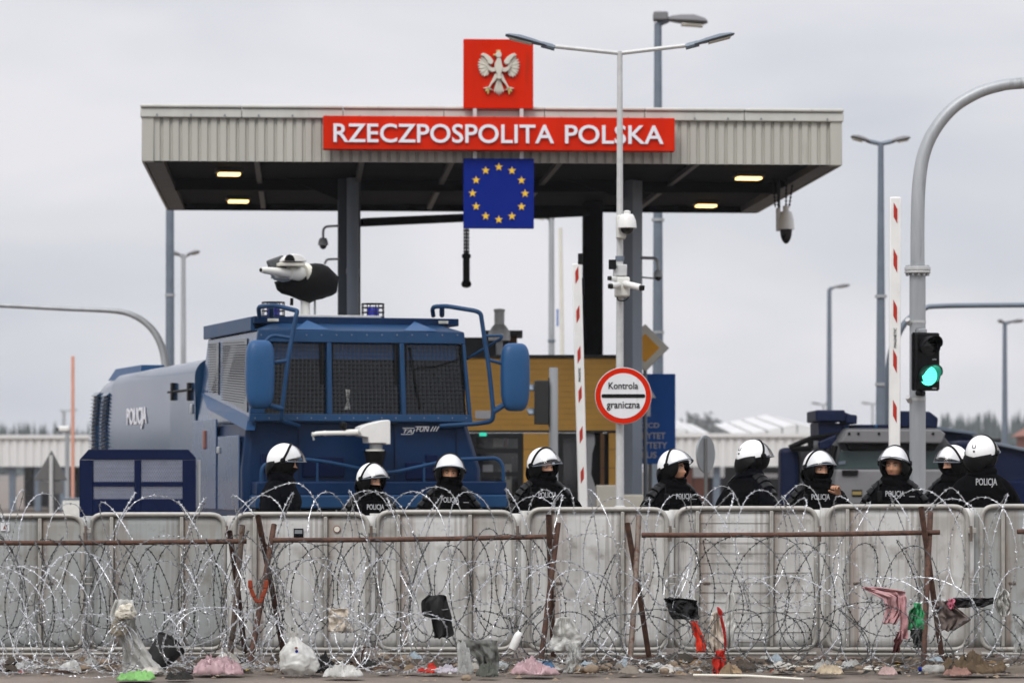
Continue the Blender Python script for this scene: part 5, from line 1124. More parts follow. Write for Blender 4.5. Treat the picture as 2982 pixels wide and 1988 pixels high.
# ------------------------------------------------------------------ rusty pipe trestles
def trestle(label, rail, legs, group='rusty pipe trestles'):
    (xa, ya), (xb, yb) = rail; Y = 27.15; q = PL((xa + xb) / 2, Y); t = thing('pipe_trestle', label, 'trestle', q.loc, 0, group)
    A, B = q.p(xa, ya), q.p(xb, yb)
    mb = MB(); n = 8; pts = [A.lerp(B, i / n) + Vector((0, 0, -.008 * sin(pi * i / n))) for i in range(n + 1)]
    mb.tube(pts, .0205, 10, cap=False); mb.tube(pts, .0165, 10, cap=False); mb.obj('rail', 'rust', t)
    for k, (tx, ty, bx, by, m_) in enumerate(legs):
        top = Vector((X(tx, Y + (.22 if k % 2 else -.22)) - q.x0, (.22 if k % 2 else -.22) * .5, Z(ty, Y)))
        yb_ = H * F / (by - HY); bot = Vector((X(bx, yb_) - q.x0, yb_ - Y, -.01))
        mb = MB(); mb.tube([top, top.lerp(bot, .5) + Vector((.006, 0, 0)), bot], .0235, 12, cap=False); mb.tube([top, top.lerp(bot, .5) + Vector((.006, 0, 0)), bot], .0185, 12, cap=False); mb.obj('leg', m_, t)
    return t
trestle('rusty pipe trestle whose rail runs out of view past the square sticker', ((-260, 1579), (718, 1575)), ((703, 1528, 668, 1932, 'rust_grey'), (672, 1548, 716, 1918, 'rust')))
trestle('rusty pipe trestle in the middle with crossed legs at both ends of its rail', ((795, 1572), (1612, 1561)), ((748, 1502, 829, 1920, 'rust'), (801, 1527, 724, 1944, 'rust')))
t = bpy.data.objects['pipe_trestle.001']
q_ = PL((795 + 1612) / 2, 27.15)
for (tx, ty, bx, by, m_, dy) in ((1597, 1500, 1612, 1925, 'rust', -.1), (1626, 1522, 1573, 1938, 'rust', .1)):
    top = Vector((X(tx, 27.15) - q_.x0, dy, Z(ty, 27.15))); yb_ = H * F / (by - HY); bot = Vector((X(bx, yb_) - q_.x0, yb_ - 27.15, -.01))
    mb = MB(); mb.tube([top, top.lerp(bot, .5), bot], .0235, 12, cap=False); mb.tube([top, top.lerp(bot, .5), bot], .0185, 12, cap=False); mb.obj('leg', m_, t)
trestle('rusty pipe trestle below the turned-away officers with crossed legs at both ends', ((1868, 1557), (2737, 1549)), ((1828, 1523, 1893, 1929, 'rust'), (1859, 1503, 1833, 1948, 'rust_grey')))
t = bpy.data.objects['pipe_trestle.002']; q_ = PL((1868 + 2737) / 2, 27.15)
for (tx, ty, bx, by, m_, dy) in ((2677, 1476, 2746, 1930, 'rust', -.12), (2714, 1492, 2688, 1945, 'rust', .1)):
    top = Vector((X(tx, 27.15) - q_.x0, dy, Z(ty, 27.15))); yb_ = H * F / (by - HY); bot = Vector((X(bx, yb_) - q_.x0, yb_ - 27.15, -.01))
    mb = MB(); mb.tube([top, top.lerp(bot, .5), bot], .0235, 12, cap=False); mb.tube([top, top.lerp(bot, .5), bot], .0185, 12, cap=False); mb.obj('leg', m_, t)
trestle('rusty pipe trestle barely showing its rail end at the edge of the view', ((2962, 1547), (3500, 1545)), ((3470, 1500, 3540, 1920, 'rust'), (3500, 1510, 3440, 1940, 'rust')))

# ------------------------------------------------------------------ razor wire
rw = random.Random(23)
def wire_mesh(pts, barbs=True, r=.0030, step=.040, bl=.021):
    mb = MB(); mb.tube(pts, r, 4, False)
    acc = 0; nxt = rw.random() * step; fl = 0
    for a, b in zip(pts, pts[1:]):
        d = b - a; ln = d.length
        if ln < 1e-6: continue
        d /= ln
        while barbs and nxt < acc + ln:
            p = a + d * (nxt - acc); n1 = d.orthogonal().normalized(); n1.rotate(Quaternion(d, 1.1 * fl)); n2 = d.cross(n1); fl += 1
            w_ = .0042
            # two swallow-tail barbs: four points around the strip
            mb.add([p - d * .010 + n1 * .001, p + d * bl * .9 + n1 * bl * .75, p + d * .004 + n1 * w_, p + d * .004 - n1 * w_, p - d * bl * .9 + n1 * bl * .7, p + d * bl * .9 - n1 * bl * .75, p - d * bl * .9 - n1 * bl * .7, p + n2 * .004], [(0, 2, 1, 7), (0, 3, 5, 7), (7, 2, 4, 0), (7, 3, 6, 0)])
            nxt += step
        acc += ln
    return mb
def coil(label, px0, px1, Y, zc, R, pitch, tiltamp, seed, depth=.6, jit=.05, zfun=None, m='wire'):
    rw.seed(seed); x0, x1 = X(px0, Y), X(px1, Y); n = int((x1 - x0) / pitch); ppl = 26
    o = thing('razor_wire_coil', label, 'razor wire', (0, Y, 0), 0, 'razor wire coils'); o.location = ((x0 + x1) / 2, Y, 0); cx = (x0 + x1) / 2
    amp = [rw.uniform(-1, 1) * tiltamp for _ in range(n + 2)]; rr = [R * rw.uniform(.82, 1.12) for _ in range(n + 2)]; zz = [rw.uniform(-1, 1) * jit for _ in range(n + 2)]; yy = [rw.uniform(-1, 1) * jit for _ in range(n + 2)]; dx = [rw.uniform(-.4, .4) * pitch for _ in range(n + 2)]
    for i in range(n): amp[i] = (.45 * tiltamp + .55 * abs(amp[i])) * (1 if rw.random() < .5 else -1)
    pts = []; seg = []
    for k in range(n * ppl + 1):
        i = k // ppl; f = (k % ppl) / ppl; f2 = f * f * (3 - 2 * f); L_ = lambda a: a[i] * (1 - f2) + a[i + 1] * f2
        t_ = 2 * pi * k / ppl - pi / 2
        x = x0 + pitch * k / ppl + L_(amp) * cos(t_) + L_(dx)
        z = (zfun(x) if zfun else zc) + L_(zz) + L_(rr) * sin(t_); y = L_(rr) * depth * cos(t_) * (1 if True else 0) + L_(yy)
        w_ = .012; z += w_ * noise.noise((k * .23, seed, 0)); x += w_ * noise.noise((0, k * .23, seed))
        if z < .006: z = .006 + .1 * (z - .006) * 0
        pts.append(Vector((x - cx, y, z)))
    wire_mesh(pts).obj('strand', m, o, smooth=False)
    # clips where neighbouring loops are pinned together
    return o
def strand(label, ctl, seed, barbs=True, r=.0026):
    rw.seed(seed); c = [P(px, py, Y) for px, py, Y in ctl]; b = c[0].copy(); b.z = 0; pts = [p - b for p in smoothpath(c, 10)]
    o = wire_mesh(pts, barbs, r).obj('razor_wire_strand', 'wire', None, smooth=False); o.location = b; tag(o, label, 'razor wire', 'loose razor wire strands'); return o
coil('upper razor wire coil arching over the fence top, stretch by the truck', -60, 1130, 27.45, .93, .47, .225, .36, 3)
coil('upper razor wire coil arching over the fence top, stretch below the middle officers', 1090, 2020, 27.45, .945, .47, .24, .34, 14)
coil('upper razor wire coil arching over the fence top, stretch below the armoured vehicle', 1990, 3060, 27.45, .95, .47, .235, .36, 25)
coil('lower front razor wire coil on the ground between the square sticker and the white bag', -80, 1000, 26.5, .46, .44, .135, .42, 36, jit=.08)
coil('lower front razor wire coil on the ground around the black and grey hung cloths', 960, 2000, 26.5, .43, .41, .175, .44, 47, jit=.09)
coil('lower front razor wire coil on the ground around the red strip and pink garment', 1960, 3080, 26.55, .41, .40, .24, .42, 58, jit=.09)
coil('dense rear razor wire coil tangled against the fence panel with the square sticker', -60, 900, 27.1, .62, .44, .12, .34, 69, jit=.07, m='wire_dull_shaded')
coil('rear razor wire coil against the fence behind the crossed middle legs', 860, 1640, 27.1, .62, .42, .15, .34, 70, jit=.07, m='wire_dull_shaded')
coil('sparse rear razor wire coil against the scored fence panel', 1760, 2820, 27.1, .60, .40, .25, .36, 81, jit=.08, m='wire_dull_shaded')
coil('flattened razor wire coil lying lowest in front between the sticker panel and the red wrapper', -60, 1300, 26.05, .24, .23, .13, .40, 92, jit=.05)
coil('flattened razor wire coil lying lowest in front of the stones and the garments', 1380, 3000, 26.15, .25, .24, .20, .42, 93, jit=.06, m='wire_dull_shaded')
arches = [((1000, 1480), (1030, 1440), (1075, 1428), (1110, 1445), (1140, 1490)), ((1535, 1500), (1552, 1450), (1582, 1425), (1610, 1442), (1618, 1500)), ((1600, 1490), (1620, 1448), (1650, 1420), (1668, 1450), (1672, 1500)), ((2035, 1500), (2060, 1440), (2100, 1415), (2135, 1432), (2160, 1490)), ((2250, 1480), (2290, 1440), (2330, 1410), (2370, 1430), (2395, 1490)), ((2690, 1495), (2740, 1440), (2770, 1420), (2800, 1445), (2830, 1490)), ((700, 1500), (760, 1440), (850, 1405), (900, 1430), (940, 1500)), ((1175, 1490), (1215, 1440), (1260, 1417), (1310, 1432), (1345, 1490))]
al = ('below the shortest officer', 'in front of the cap-badge officer', 'beside the leaning boom foot', 'in front of the turned-away officer', 'in front of the hand-raising officer', 'in front of the broad-backed officer', 'in front of the navy-jacketed officer', 'in front of the straight-facing officer')
for k, (a, w_) in enumerate(zip(arches, al)): strand('loose razor wire loop rising over the fence top ' + w_, [(x, y, 27.5) for x, y in a], 100 + k)
strand('long bright razor wire strand sagging between the crossed legs low across the middle', [(1180, 1790, 26.2), (1400, 1760, 26.2), (1600, 1745, 26.15), (1720, 1760, 26.1), (1850, 1830, 26.1)], 201)
strand('thick twisted razor wire strand drooping below the hanging rust strap', [(470, 1880, 26.0), (560, 1880, 26.0), (640, 1850, 26.0), (700, 1800, 26.05), (760, 1765, 26.1)], 202, True, .006)
strand('bright razor wire strand curling over the sheet beside the crossed legs', [(1605, 1600, 26.6), (1650, 1570, 26.6), (1720, 1552, 26.6), (1790, 1570, 26.6), (1835, 1640, 26.6), (1828, 1760, 26.6)], 203)
strand('razor wire strand stretched to the hung garments beside the end legs', [(2270, 1775, 26.3), (2400, 1755, 26.3), (2520, 1770, 26.35), (2650, 1755, 26.4), (2790, 1745, 26.5), (2900, 1750, 26.5)], 204)
strand('razor wire strand bowed over the scored panel', [(2260, 1630, 26.8), (2320, 1605, 26.8), (2400, 1612, 26.8), (2500, 1650, 26.8), (2560, 1740, 26.8)], 205)
strand('razor wire strand snaking on the asphalt below the long white sheet', [(-20, 1965, 25.9), (120, 1955, 25.9), (260, 1972, 25.7), (420, 1958, 25.9), (560, 1955, 25.9)], 206)
strand('razor wire strand trailing on the ground beside the round stones', [(1700, 1840, 26.2), (1790, 1900, 26.0), (1880, 1925, 25.95), (1990, 1950, 25.9)], 207)
strand('bright razor wire loop standing beside the white cloth square', [(760, 1880, 26.2), (800, 1790, 26.2), (880, 1750, 26.2), (980, 1790, 26.2), (1040, 1870, 26.2), (1000, 1940, 26.1)], 208)
strand('razor wire loop standing around the white plastic tube', [(1440, 1930, 26.1), (1430, 1840, 26.1), (1470, 1790, 26.1), (1540, 1800, 26.1), (1590, 1860, 26.1), (1640, 1930, 26.1)], 209)
strand('razor wire arc crossing the rail below the leftmost mesh shield window', [(340, 1640, 26.6), (400, 1590, 26.6), (470, 1560, 26.6), (560, 1575, 26.6), (600, 1650, 26.6), (560, 1740, 26.6)], 210)
# ------------------------------------------------------------------ litter, cloths and stones
rl_ = random.Random(5)
def base_obj(name, mb, m, label, cat, loc, group=None, **k):
    o = mb.obj(name, m, None, loc=loc, **k); return tag(o, label, cat, group)
def hung(name, label, cat, poly, Y, m, seed, folds=3, amp=.03, nu=22, nv=22, th=.004, group='cloths and bags caught in the wire'):
    """cloth hanging in folds inside a photo outline given as left and right edge columns for several rows"""
    q = PL(poly[0][1], Y); rows = poly; zt = [q.z(r[0]) for r in rows]
    def at(v):
        k = v * (len(rows) - 1); i = min(len(rows) - 2, int(k)); f = k - i; return [rows[i][j] * (1 - f) + rows[i + 1][j] * f for j in range(3)]
    zlow = min(zt); base = Vector((q.x0, Y, max(0, zlow)))
    def f(u, v):
        y_, a, b = at(v); e = .5 - abs(u - .5)
        px = a + (b - a) * u + 4 * noise.noise((u * 3 + seed, v * 4, 0)) * (1 if 0 < u < 1 else 2); z = q.z(y_ + 5 * noise.noise((u * 4, seed, v * 2)))
        d = amp * .55 * sin(folds * 2 * pi * u * (1 + .25 * noise.noise((seed, v, 0))) + 4.5 * noise.noise((u * 2, v * 2, seed)) + seed) * (.35 + .65 * v) + amp * 1.3 * noise.noise((u * 3.3, v * 3.3, seed)) + amp * .5 * noise.noise((u * 9, v * 8, seed + 5))
        return Vector((q.x(px), d, z)) - Vector((0, 0, base.z))
    return base_obj(name, MB().grid(f, nu, nv), m, label, cat, base, group, solid=th, ang=70)
def crumple(name, label, cat, px, py, w_, h_, Y, m, seed, amp=.35, dy=None, lift=0., group='litter on the ground'):
    """a rag or bag lying in a heap: folded sheet, thin at its ragged edge"""
    q = PL(px, Y); rx, hz = w_ / 2 / q.s, h_ / q.s; ry = dy or min(.16, rx * .8)
    if lift or name == 'stone':
        def f(u, v):
            a = 2 * pi * u; b = -pi / 2 + pi * v; d = Vector((cos(b) * cos(a), cos(b) * sin(a), sin(b))); rg = lambda f_, o_: 1 - 2 * abs(noise.noise(d * f_ + Vector((seed, o_, 0))))
            k = 1 + amp * .9 * noise.noise(d * 1.1 + Vector((seed, 0, 0))) + (0 if name == 'stone' else amp * .5 * (rg(2.4, 3) - .6) + amp * .3 * (rg(5, 7) - .6))
            p = Vector((d.x * rx, d.y * ry, d.z * hz * .5)) * k; return Vector((p.x, p.y, max(.001, p.z + hz * .42) + lift))
        return base_obj(name, MB().grid(f, 40, 26, True), m, label, cat, q.loc, group, ang=50)
    def f(u, v):
        a = 2 * pi * u; e = Vector((cos(a), sin(a), 0)); out_ = 1 + .30 * noise.noise(e * 1.2 + Vector((seed, 0, 0))) + .16 * noise.noise(e * 3.3 + Vector((0, seed, 0))) + .06 * noise.noise(e * 8 + Vector((seed, 3, 0)))
        r = v * out_; x, y = r * cos(a), r * sin(a); c = Vector((x * (1 + rx * 5), y * 1.6, seed)); rg = lambda f_, o_: 1 - 2.2 * abs(noise.noise(c * f_ + Vector((o_, 0, 0))))
        prof = max(0, 1 - v ** 2.6) ** .6
        z = hz * (prof * (.52 + .75 * noise.noise(c * 1.1) + .42 * (rg(1.5, 2) - .45) + .26 * (rg(3.4, 5) - .45) + .12 * (rg(8, 5) - .45)) + .10 * max(0, rg(6, 9)) * v)
        sh = .25 * hz * noise.noise(c * 2 + Vector((0, 0, 4))) * prof
        return Vector((x * rx + sh, y * ry + sh * .5, max(.002, z)))
    return base_obj(name, MB().grid(f, 72, 22, True), m, label, cat, q.loc, group, solid=.0015, ang=30)
# things caught in the wire
hung('plastic_sheet', 'long torn white plastic sheet trailing down to the ground beside the black bucket', 'plastic sheet', [(1745, 335, 385), (1790, 320, 392), (1830, 330, 400), (1870, 352, 415), (1910, 356, 440), (1945, 352, 470), (1962, 360, 500)], 26.1, 'film', 3.1, 3, .05)
crumple('rag_bundle', 'small fluffy white rag bundle on the wire above the long white sheet', 'rag', 366, 1790, 52, 44, 26.0, cloth('#cfcabc'), 5, .5, lift=Z(1800, 26.0), group='cloths and bags caught in the wire')
crumple('rag_bundle', 'dirty beige rag knotted on the wire beside the long white sheet', 'rag', 346, 1836, 44, 56, 26.05, cloth('#9d9482'), 8, .5, lift=Z(1850, 26.05), group='cloths and bags caught in the wire')
bk = PL(472, 26.25); bo = thing('bucket', 'black plastic bucket lying tilted behind the wire beside the white sheet', 'bucket', bk.loc)
RB = Matrix.Rotation(radians(38), 3, 'Y') @ Matrix.Rotation(radians(-25), 3, 'X')
MB().lathe([(.095, -.11), (.125, .11), (.133, .11), (.133, .122), (.12, .122), (.088, -.1), (.0, -.1)], 24, (0, 0, .14), RB).obj('pail', 'rubber', bo)
MB().tube([RB @ Vector((.13 * cos(a), .05 * sin(a), .12 + .1 * sin(a))) + Vector((0, 0, .14)) for a in [i * pi / 10 for i in range(11)]], .004, 6).obj('handle', 'galv', bo)
hung('cloth_square', 'cream cloth square pinned on the wire below the rusty rail', 'cloth', [(1770, 955, 1012), (1800, 958, 1020), (1838, 955, 1026)], 26.3, cloth('#cdc2b2'), 2.2, 2, .03)
hung('jacket', 'black jacket caught on the wire in the middle of the fence', 'jacket', [(1733, 1250, 1298), (1750, 1226, 1303), (1790, 1232, 1312), (1800, 1250, 1316), (1845, 1262, 1322), (1858, 1268, 1300)], 26.2, cloth('#191919'), 4.7, 2, .05)
hung('grey_cloth', 'grey cloth draped over the low wire and hanging to the ground', 'cloth', [(1864, 1335, 1448), (1885, 1352, 1452), (1910, 1385, 1455), (1940, 1396, 1450), (1975, 1393, 1448)], 26.1, cloth('#6d6e6a'), 6.6, 3, .05)
hung('plastic_bag', 'torn translucent white bag hanging beside the middle crossed legs', 'bag', [(1797, 1622, 1665), (1830, 1612, 1682), (1860, 1605, 1690), (1895, 1600, 1692)], 26.3, 'film', 1.7, 2, .05)
hung('plastic_bag', 'clear torn bag trailing from the wire to the ground beside the round stones', 'bag', [(1870, 1648, 1690), (1900, 1652, 1692), (1930, 1650, 1690), (1958, 1640, 1682)], 26.1, 'film_clear', 9.3, 2, .04)
tb = PL(1490, 26.2); MBt = MB().lathe([(.012, 0), (.03, .01), (.034, .05), (.034, .12), (.026, .15), (.012, .16)], 16, (0, 0, 0), Matrix.Rotation(radians(24), 3, 'Y'))
base_obj('plastic_tube', MBt, 'white_paint', 'white plastic tube stuck upright in the wire in the middle', 'tube', (tb.x0, tb.Y, Z(1892, 26.2)), 'cloths and bags caught in the wire')
hung('black_hat', 'crumpled black hat spiked on the wire above the orange strip', 'hat', [(1740, 1935, 1975), (1748, 1936, 2030), (1765, 1945, 2032), (1785, 1950, 2034), (1802, 1960, 2032)], 26.3, cloth('#141416'), 3.9, 2, .06, group='cloths and bags caught in the wire')
hung('orange_strip', 'bright orange-red fabric strip hanging from the wire', 'strip', [(1806, 2014, 2032), (1840, 2020, 2042), (1870, 2026, 2052), (1898, 2032, 2060)], 26.3, cloth('#e0381a'), 1.3, 1, .02, 10, 16)
hung('scarf', 'white scarf with beige folds hanging between the orange and red strips', 'scarf', [(1780, 2074, 2092), (1830, 2064, 2104), (1870, 2062, 2108), (1898, 2064, 2106)], 26.25, cloth('#c8bdae'), 7.7, 3, .04)
hung('red_strip', 'long narrow red ribbon hanging along the white scarf', 'ribbon', [(1767, 2086, 2094), (1800, 2098, 2106), (1850, 2106, 2114), (1890, 2108, 2116)], 26.2, cloth('#a81d12'), 3.3, 1, .015, 6, 20)
hung('red_rag', 'red rag hanging to the asphalt below the white scarf', 'rag', [(1892, 2082, 2112), (1920, 2078, 2112), (1950, 2076, 2108), (1968, 2074, 2104)], 26.15, cloth('#c42a18'), 5.1, 2, .03, 12, 18)
hung('plastic_bag', 'white torn bag blown against the wire beside the red ribbon', 'bag', [(1725, 2120, 2134), (1790, 2112, 2142), (1830, 2108, 2142), (1885, 2112, 2136)], 26.4, 'film', 8.4, 2, .04)
hung('pink_garment', 'pink child garment hanging from the wire beside the end legs', 'garment', [(1708, 2510, 2535), (1722, 2530, 2636), (1740, 2572, 2640), (1780, 2580, 2632), (1815, 2568, 2606)], 26.3, cloth('#c39a9c'), 2.8, 3, .05)
hung('pink_sleeve', 'pink knitted sleeve hanging straight down beside the green cloth', 'sleeve', [(1735, 2618, 2638), (1780, 2620, 2642), (1830, 2618, 2644), (1862, 2616, 2640)], 26.25, cloth('#b8898c'), 4.4, 2, .03, 10, 20)
hung('dark_sock', 'dark red sock hanging below the pink garment', 'sock', [(1838, 2612, 2630), (1870, 2604, 2624), (1900, 2598, 2616)], 26.25, cloth('#4a1c1c'), 4.9, 1, .02, 8, 14)
hung('green_cloth', 'bright green cloth on the wire beside the rusty end legs', 'cloth', [(1756, 2660, 2682), (1790, 2645, 2690), (1832, 2642, 2690)], 26.3, cloth('#3f9a66'), 6.2, 3, .04)
hung('dark_cloth', 'dark green-black cloth hanging under the green cloth', 'cloth', [(1830, 2648, 2688), (1860, 2656, 2684), (1885, 2660, 2682)], 26.32, cloth('#1c221f'), 7.2, 2, .03, 12, 14)
hung('brown_shirt', 'grey-brown shirt draped on the wire beyond the end legs', 'shirt', [(1748, 2722, 2764), (1775, 2724, 2790), (1800, 2722, 2830), (1835, 2732, 2780)], 26.4, cloth('#6d615c'), 5.8, 3, .05)
hung('black_garment', 'black garment with a pink cuff stretched along the upper wire end', 'garment', [(1740, 2775, 2900), (1752, 2770, 2900), (1768, 2772, 2860)], 26.45, cloth('#1d1a1c'), 9.9, 4, .04, 26, 10)
hung('pink_cuff', 'small pink cuff strip between the brown shirt and the black garment', 'cuff', [(1742, 2760, 2778), (1760, 2760, 2780), (1772, 2764, 2776)], 26.38, cloth('#c06a80'), 2.1, 1, .02, 8, 8)
hung('plastic_bag', 'frayed white plastic tuft tied to the wire at the far end', 'bag', [(1715, 2920, 2926), (1740, 2902, 2938), (1765, 2896, 2946), (1792, 2908, 2934)], 26.4, 'film', 3.6, 4, .06)
hung('plastic_sheet', 'clear plastic sheet hanging at the very end of the fence', 'plastic sheet', [(1790, 2955, 3000), (1850, 2958, 3010), (1900, 2950, 3005)], 26.6, 'film_clear', 1.1, 3, .04)
# rust-red strap hanging in a V at the crossed legs
ks = PL(752, 26.5); so_ = MB()
for s_ in (-1, 1):
    pts = [ks.p(752 + s_ * 24, 1688), ks.p(752 + s_ * 22, 1712), ks.p(752 + s_ * 12, 1738), ks.p(754 + s_ * 3, 1754)]
    for a, b in zip(pts, pts[1:]):
        so_.hexa([a + Vector((-.016, -.012, 0)), a + Vector((.016, -.012, 0)), a + Vector((.016, .012, 0)), a + Vector((-.016, .012, 0))], [b + Vector((-.02, -.014, 0)), b + Vector((.02, -.014, 0)), b + Vector((.02, .014, 0)), b + Vector((-.02, .014, 0))])
for i in range(len(so_.v)): so_.v[i] = (so_.v[i][0], so_.v[i][1], so_.v[i][2] - ks.z(1758))
base_obj('leather_strap', so_, cloth('#8c3a1e', 'strap'), 'rust-red strap hanging in a V from the crossed legs', 'strap', (ks.x0, 26.5, ks.z(1758)), None, smooth=False, bevel=.008)
# on the ground
def bagf(u, v):
    a = 2 * pi * u; rad = (.10, .150, .158, .150, .128, .095, .055, .030, .042)[min(8, int(v * 8))]; k = v * 8; i = min(7, int(k)); pr_ = (.10, .150, .160, .152, .132, .098, .060, .030, .045); rad = pr_[i] + (pr_[i + 1] - pr_[i]) * (k - i)
    e = Vector((cos(a), sin(a), v * 2.2)); fold = .10 * (1 - 2 * abs(noise.noise(e * 1.9 + Vector((4, 0, 0))))) + .05 * (1 - 2 * abs(noise.noise(e * 4.4))) + .06 * sin(9 * a + 3 * noise.noise(e)) * v
    rad *= .92 + fold + .12 * noise.noise(e * .9 + Vector((9, 0, 0)))
    return Vector((rad * cos(a) - .05 * v * v, rad * .75 * sin(a), .002 + .335 * v + .02 * noise.noise(e * 2)))
wb = base_obj('plastic_bag', MB().grid(bagf, 72, 40, True), 'film', 'plump white plastic bag with a small blue and red mark standing on the asphalt', 'bag', PL(870, 25.9).loc, 'litter on the ground', ang=45)
qb = PL(870, 25.9)
for (px, py, m_) in ((865, 1884, 'brick'), (866, 1893, 'sign_blue')): MB().lathe([(.001, 0), (.012, 0), (.012, .004), (.001, .004)], 12, (qb.x(px), -.098, qb.z(py)), RX).obj('print_mark', m_, wb)
for s_ in (-1, 1): MB().grid(lambda u, v: (s_ * .028 - .05 + .05 * (u - .5) * (1 - .5 * v), -.01 + .015 * sin(5 * u), .325 + .07 * v + .01 * sin(6 * u)), 8, 6).obj('bag_handle', 'film', wb, solid=.002)
crumple('pink_bag', 'crumpled pink plastic bag on the asphalt below the hanging strap', 'bag', 632, 1950, 158, 58, 25.9, 'film_pink', 21, .45)
crumple('green_net', 'flattened bright green net bag on the asphalt at the picture bottom', 'bag', 396, 1980, 116, 30, 25.2, cloth('#7fb46a'), 22, .5)
crumple('dark_rag', 'flat dark rag on the asphalt between the green and pink bags', 'rag', 522, 1978, 74, 24, 25.3, cloth('#23221f'), 23, .5)
crumple('plastic_bag', 'flattened dirty white bag on the asphalt beside the light blue wrapper', 'bag', 1000, 1968, 120, 40, 25.6, 'film', 24, .5)
crumple('blue_wrapper', 'light blue wrapper on the ground near the flattened white bag', 'wrapper', 1012, 1930, 46, 26, 26.2, cloth('#7fa3bd'), 25, .5)
crumple('black_bag', 'small black bag slumped beside the plump white bag', 'bag', 945, 1935, 62, 54, 26.1, cloth('#161616'), 26, .5)
crumple('grey_rag', 'crumpled grey-green lump under the hanging grey cloth', 'rag', 1420, 1972, 62, 40, 25.7, cloth('#575a52'), 27, .4)
crumple('pale_bag', 'pale crumpled bag beside the hanging grey cloth', 'bag', 1354, 1962, 44, 80, 25.8, 'film_clear', 28, .45)
crumple('red_wrapper', 'red crumpled wrapper on the litter heap in the middle', 'wrapper', 1252, 1928, 72, 26, 26.15, cloth('#c2301f'), 29, .6)
crumple('white_wrapper', 'white and violet wrapper beside the red wrapper', 'wrapper', 1298, 1936, 70, 28, 26.1, cloth('#b9b4bd'), 30, .55)
crumple('plastic_sheet', 'crumpled pinkish clear plastic beside the blue scrap in the middle', 'plastic sheet', 1562, 1958, 136, 50, 25.9, 'film_pink', 31, .5)
crumple('blue_scrap', 'small blue plastic scrap behind the pinkish clear plastic', 'scrap', 1592, 1922, 52, 32, 26.3, cloth('#5b82a6'), 32, .5)
crumple('brown_blanket', 'brown blanket heap on the ground below the far garments', 'blanket', 2835, 1948, 186, 54, 26.1, cloth('#5a4a36'), 33, .45)
crumple('pinkish_rag', 'dirty pinkish rag in front of the brown blanket', 'rag', 2790, 1955, 80, 24, 25.8, cloth('#8a6a60'), 34, .5)
crumple('pink_rag', 'small pale pink heap on the ground left of the blue-capped bottle', 'rag', 2585, 1952, 60, 22, 25.9, cloth('#b39a96'), 35, .5)
crumple('crumpled_paper', 'pale yellow crumpled paper beside the round white object on the ground', 'paper', 2415, 1945, 76, 26, 26.0, cloth('#b3a48c'), 36, .5)
crumple('beige_rag', 'beige rag beside the red rag end', 'rag', 2130, 1948, 60, 24, 26.0, cloth('#9a8468'), 37, .5)
qo = PL(2705, 26.0); bo = thing('plastic_bottle', 'clear plastic bottle with a blue cap lying on the ground', 'bottle', qo.loc, radians(8)); RY_ = Matrix.Rotation(pi / 2, 3, 'Y')
MB().lathe([(.012, -.085), (.014, -.075), (.034, -.05), (.036, .0), (.033, .01), (.036, .02), (.036, .09), (.03, .1), (.001, .1)], 16, (.02, 0, .037), RY_).obj('body', 'film_clear', bo)
MB().lathe([(.015, -.1), (.017, -.095), (.017, -.082), (.015, -.078)], 14, (.018, 0, .037), RY_).obj('cap', 'sign_blue', bo)
# rusty pipes and sticks lying about
def lying(label, px0, py0, px1, py1, r, m, cat='pipe', name='loose_pipe'):
    ya, yb_ = H * F / (py0 - HY), H * F / (py1 - HY); a = Vector((X(px0, ya), ya, r)); b = Vector((X(px1, yb_), yb_, r)); c = (a + b) / 2; c.z = 0
    mid = (a + b) / 2 + Vector((0, 0, .01)); o = MB().tube([a - c, mid - c, b - c], [r, r * 1.05, r * .9], 8).obj(name, m, loc=c); return tag(o, label, cat, 'pipes and sticks on the ground')
lying('rusty pipe lying at the fence foot beside the round stones', 1760, 1930, 2010, 1922, .02, 'rust'); lying('rusty stick lying on the litter heap in the middle', 1070, 1948, 1185, 1956, .012, 'rust', 'stick', 'loose_stick')
lying('short rusty pipe below the scored fence panel', 1905, 1926, 2120, 1921, .018, 'rust'); lying('pale wooden lath lying below the green signal panel', 2020, 1968, 2340, 1980, .010, 'sign_cream', 'lath', 'wooden_lath')
lying('grey pole lying along the fence foot below the garments', 2200, 1925, 2520, 1922, .016, 'rust_grey'); lying('thin white lath on the asphalt beside the blue-capped bottle', 2290, 1942, 2560, 1952, .008, 'sign_cream', 'lath', 'wooden_lath')
lying('dark stick lying below the leftmost panel', 120, 1962, 210, 1958, .01, 'rust', 'stick', 'loose_stick')
vs = PL(1042, 26.3); base_obj('rusty_stake', MB().tube([(0, 0, .0), (.03, .02, .14), (.05, 0, .2)], .012, 6), 'rust', 'short rusty stake leaning beside the flattened white bag', 'stake', vs.loc)
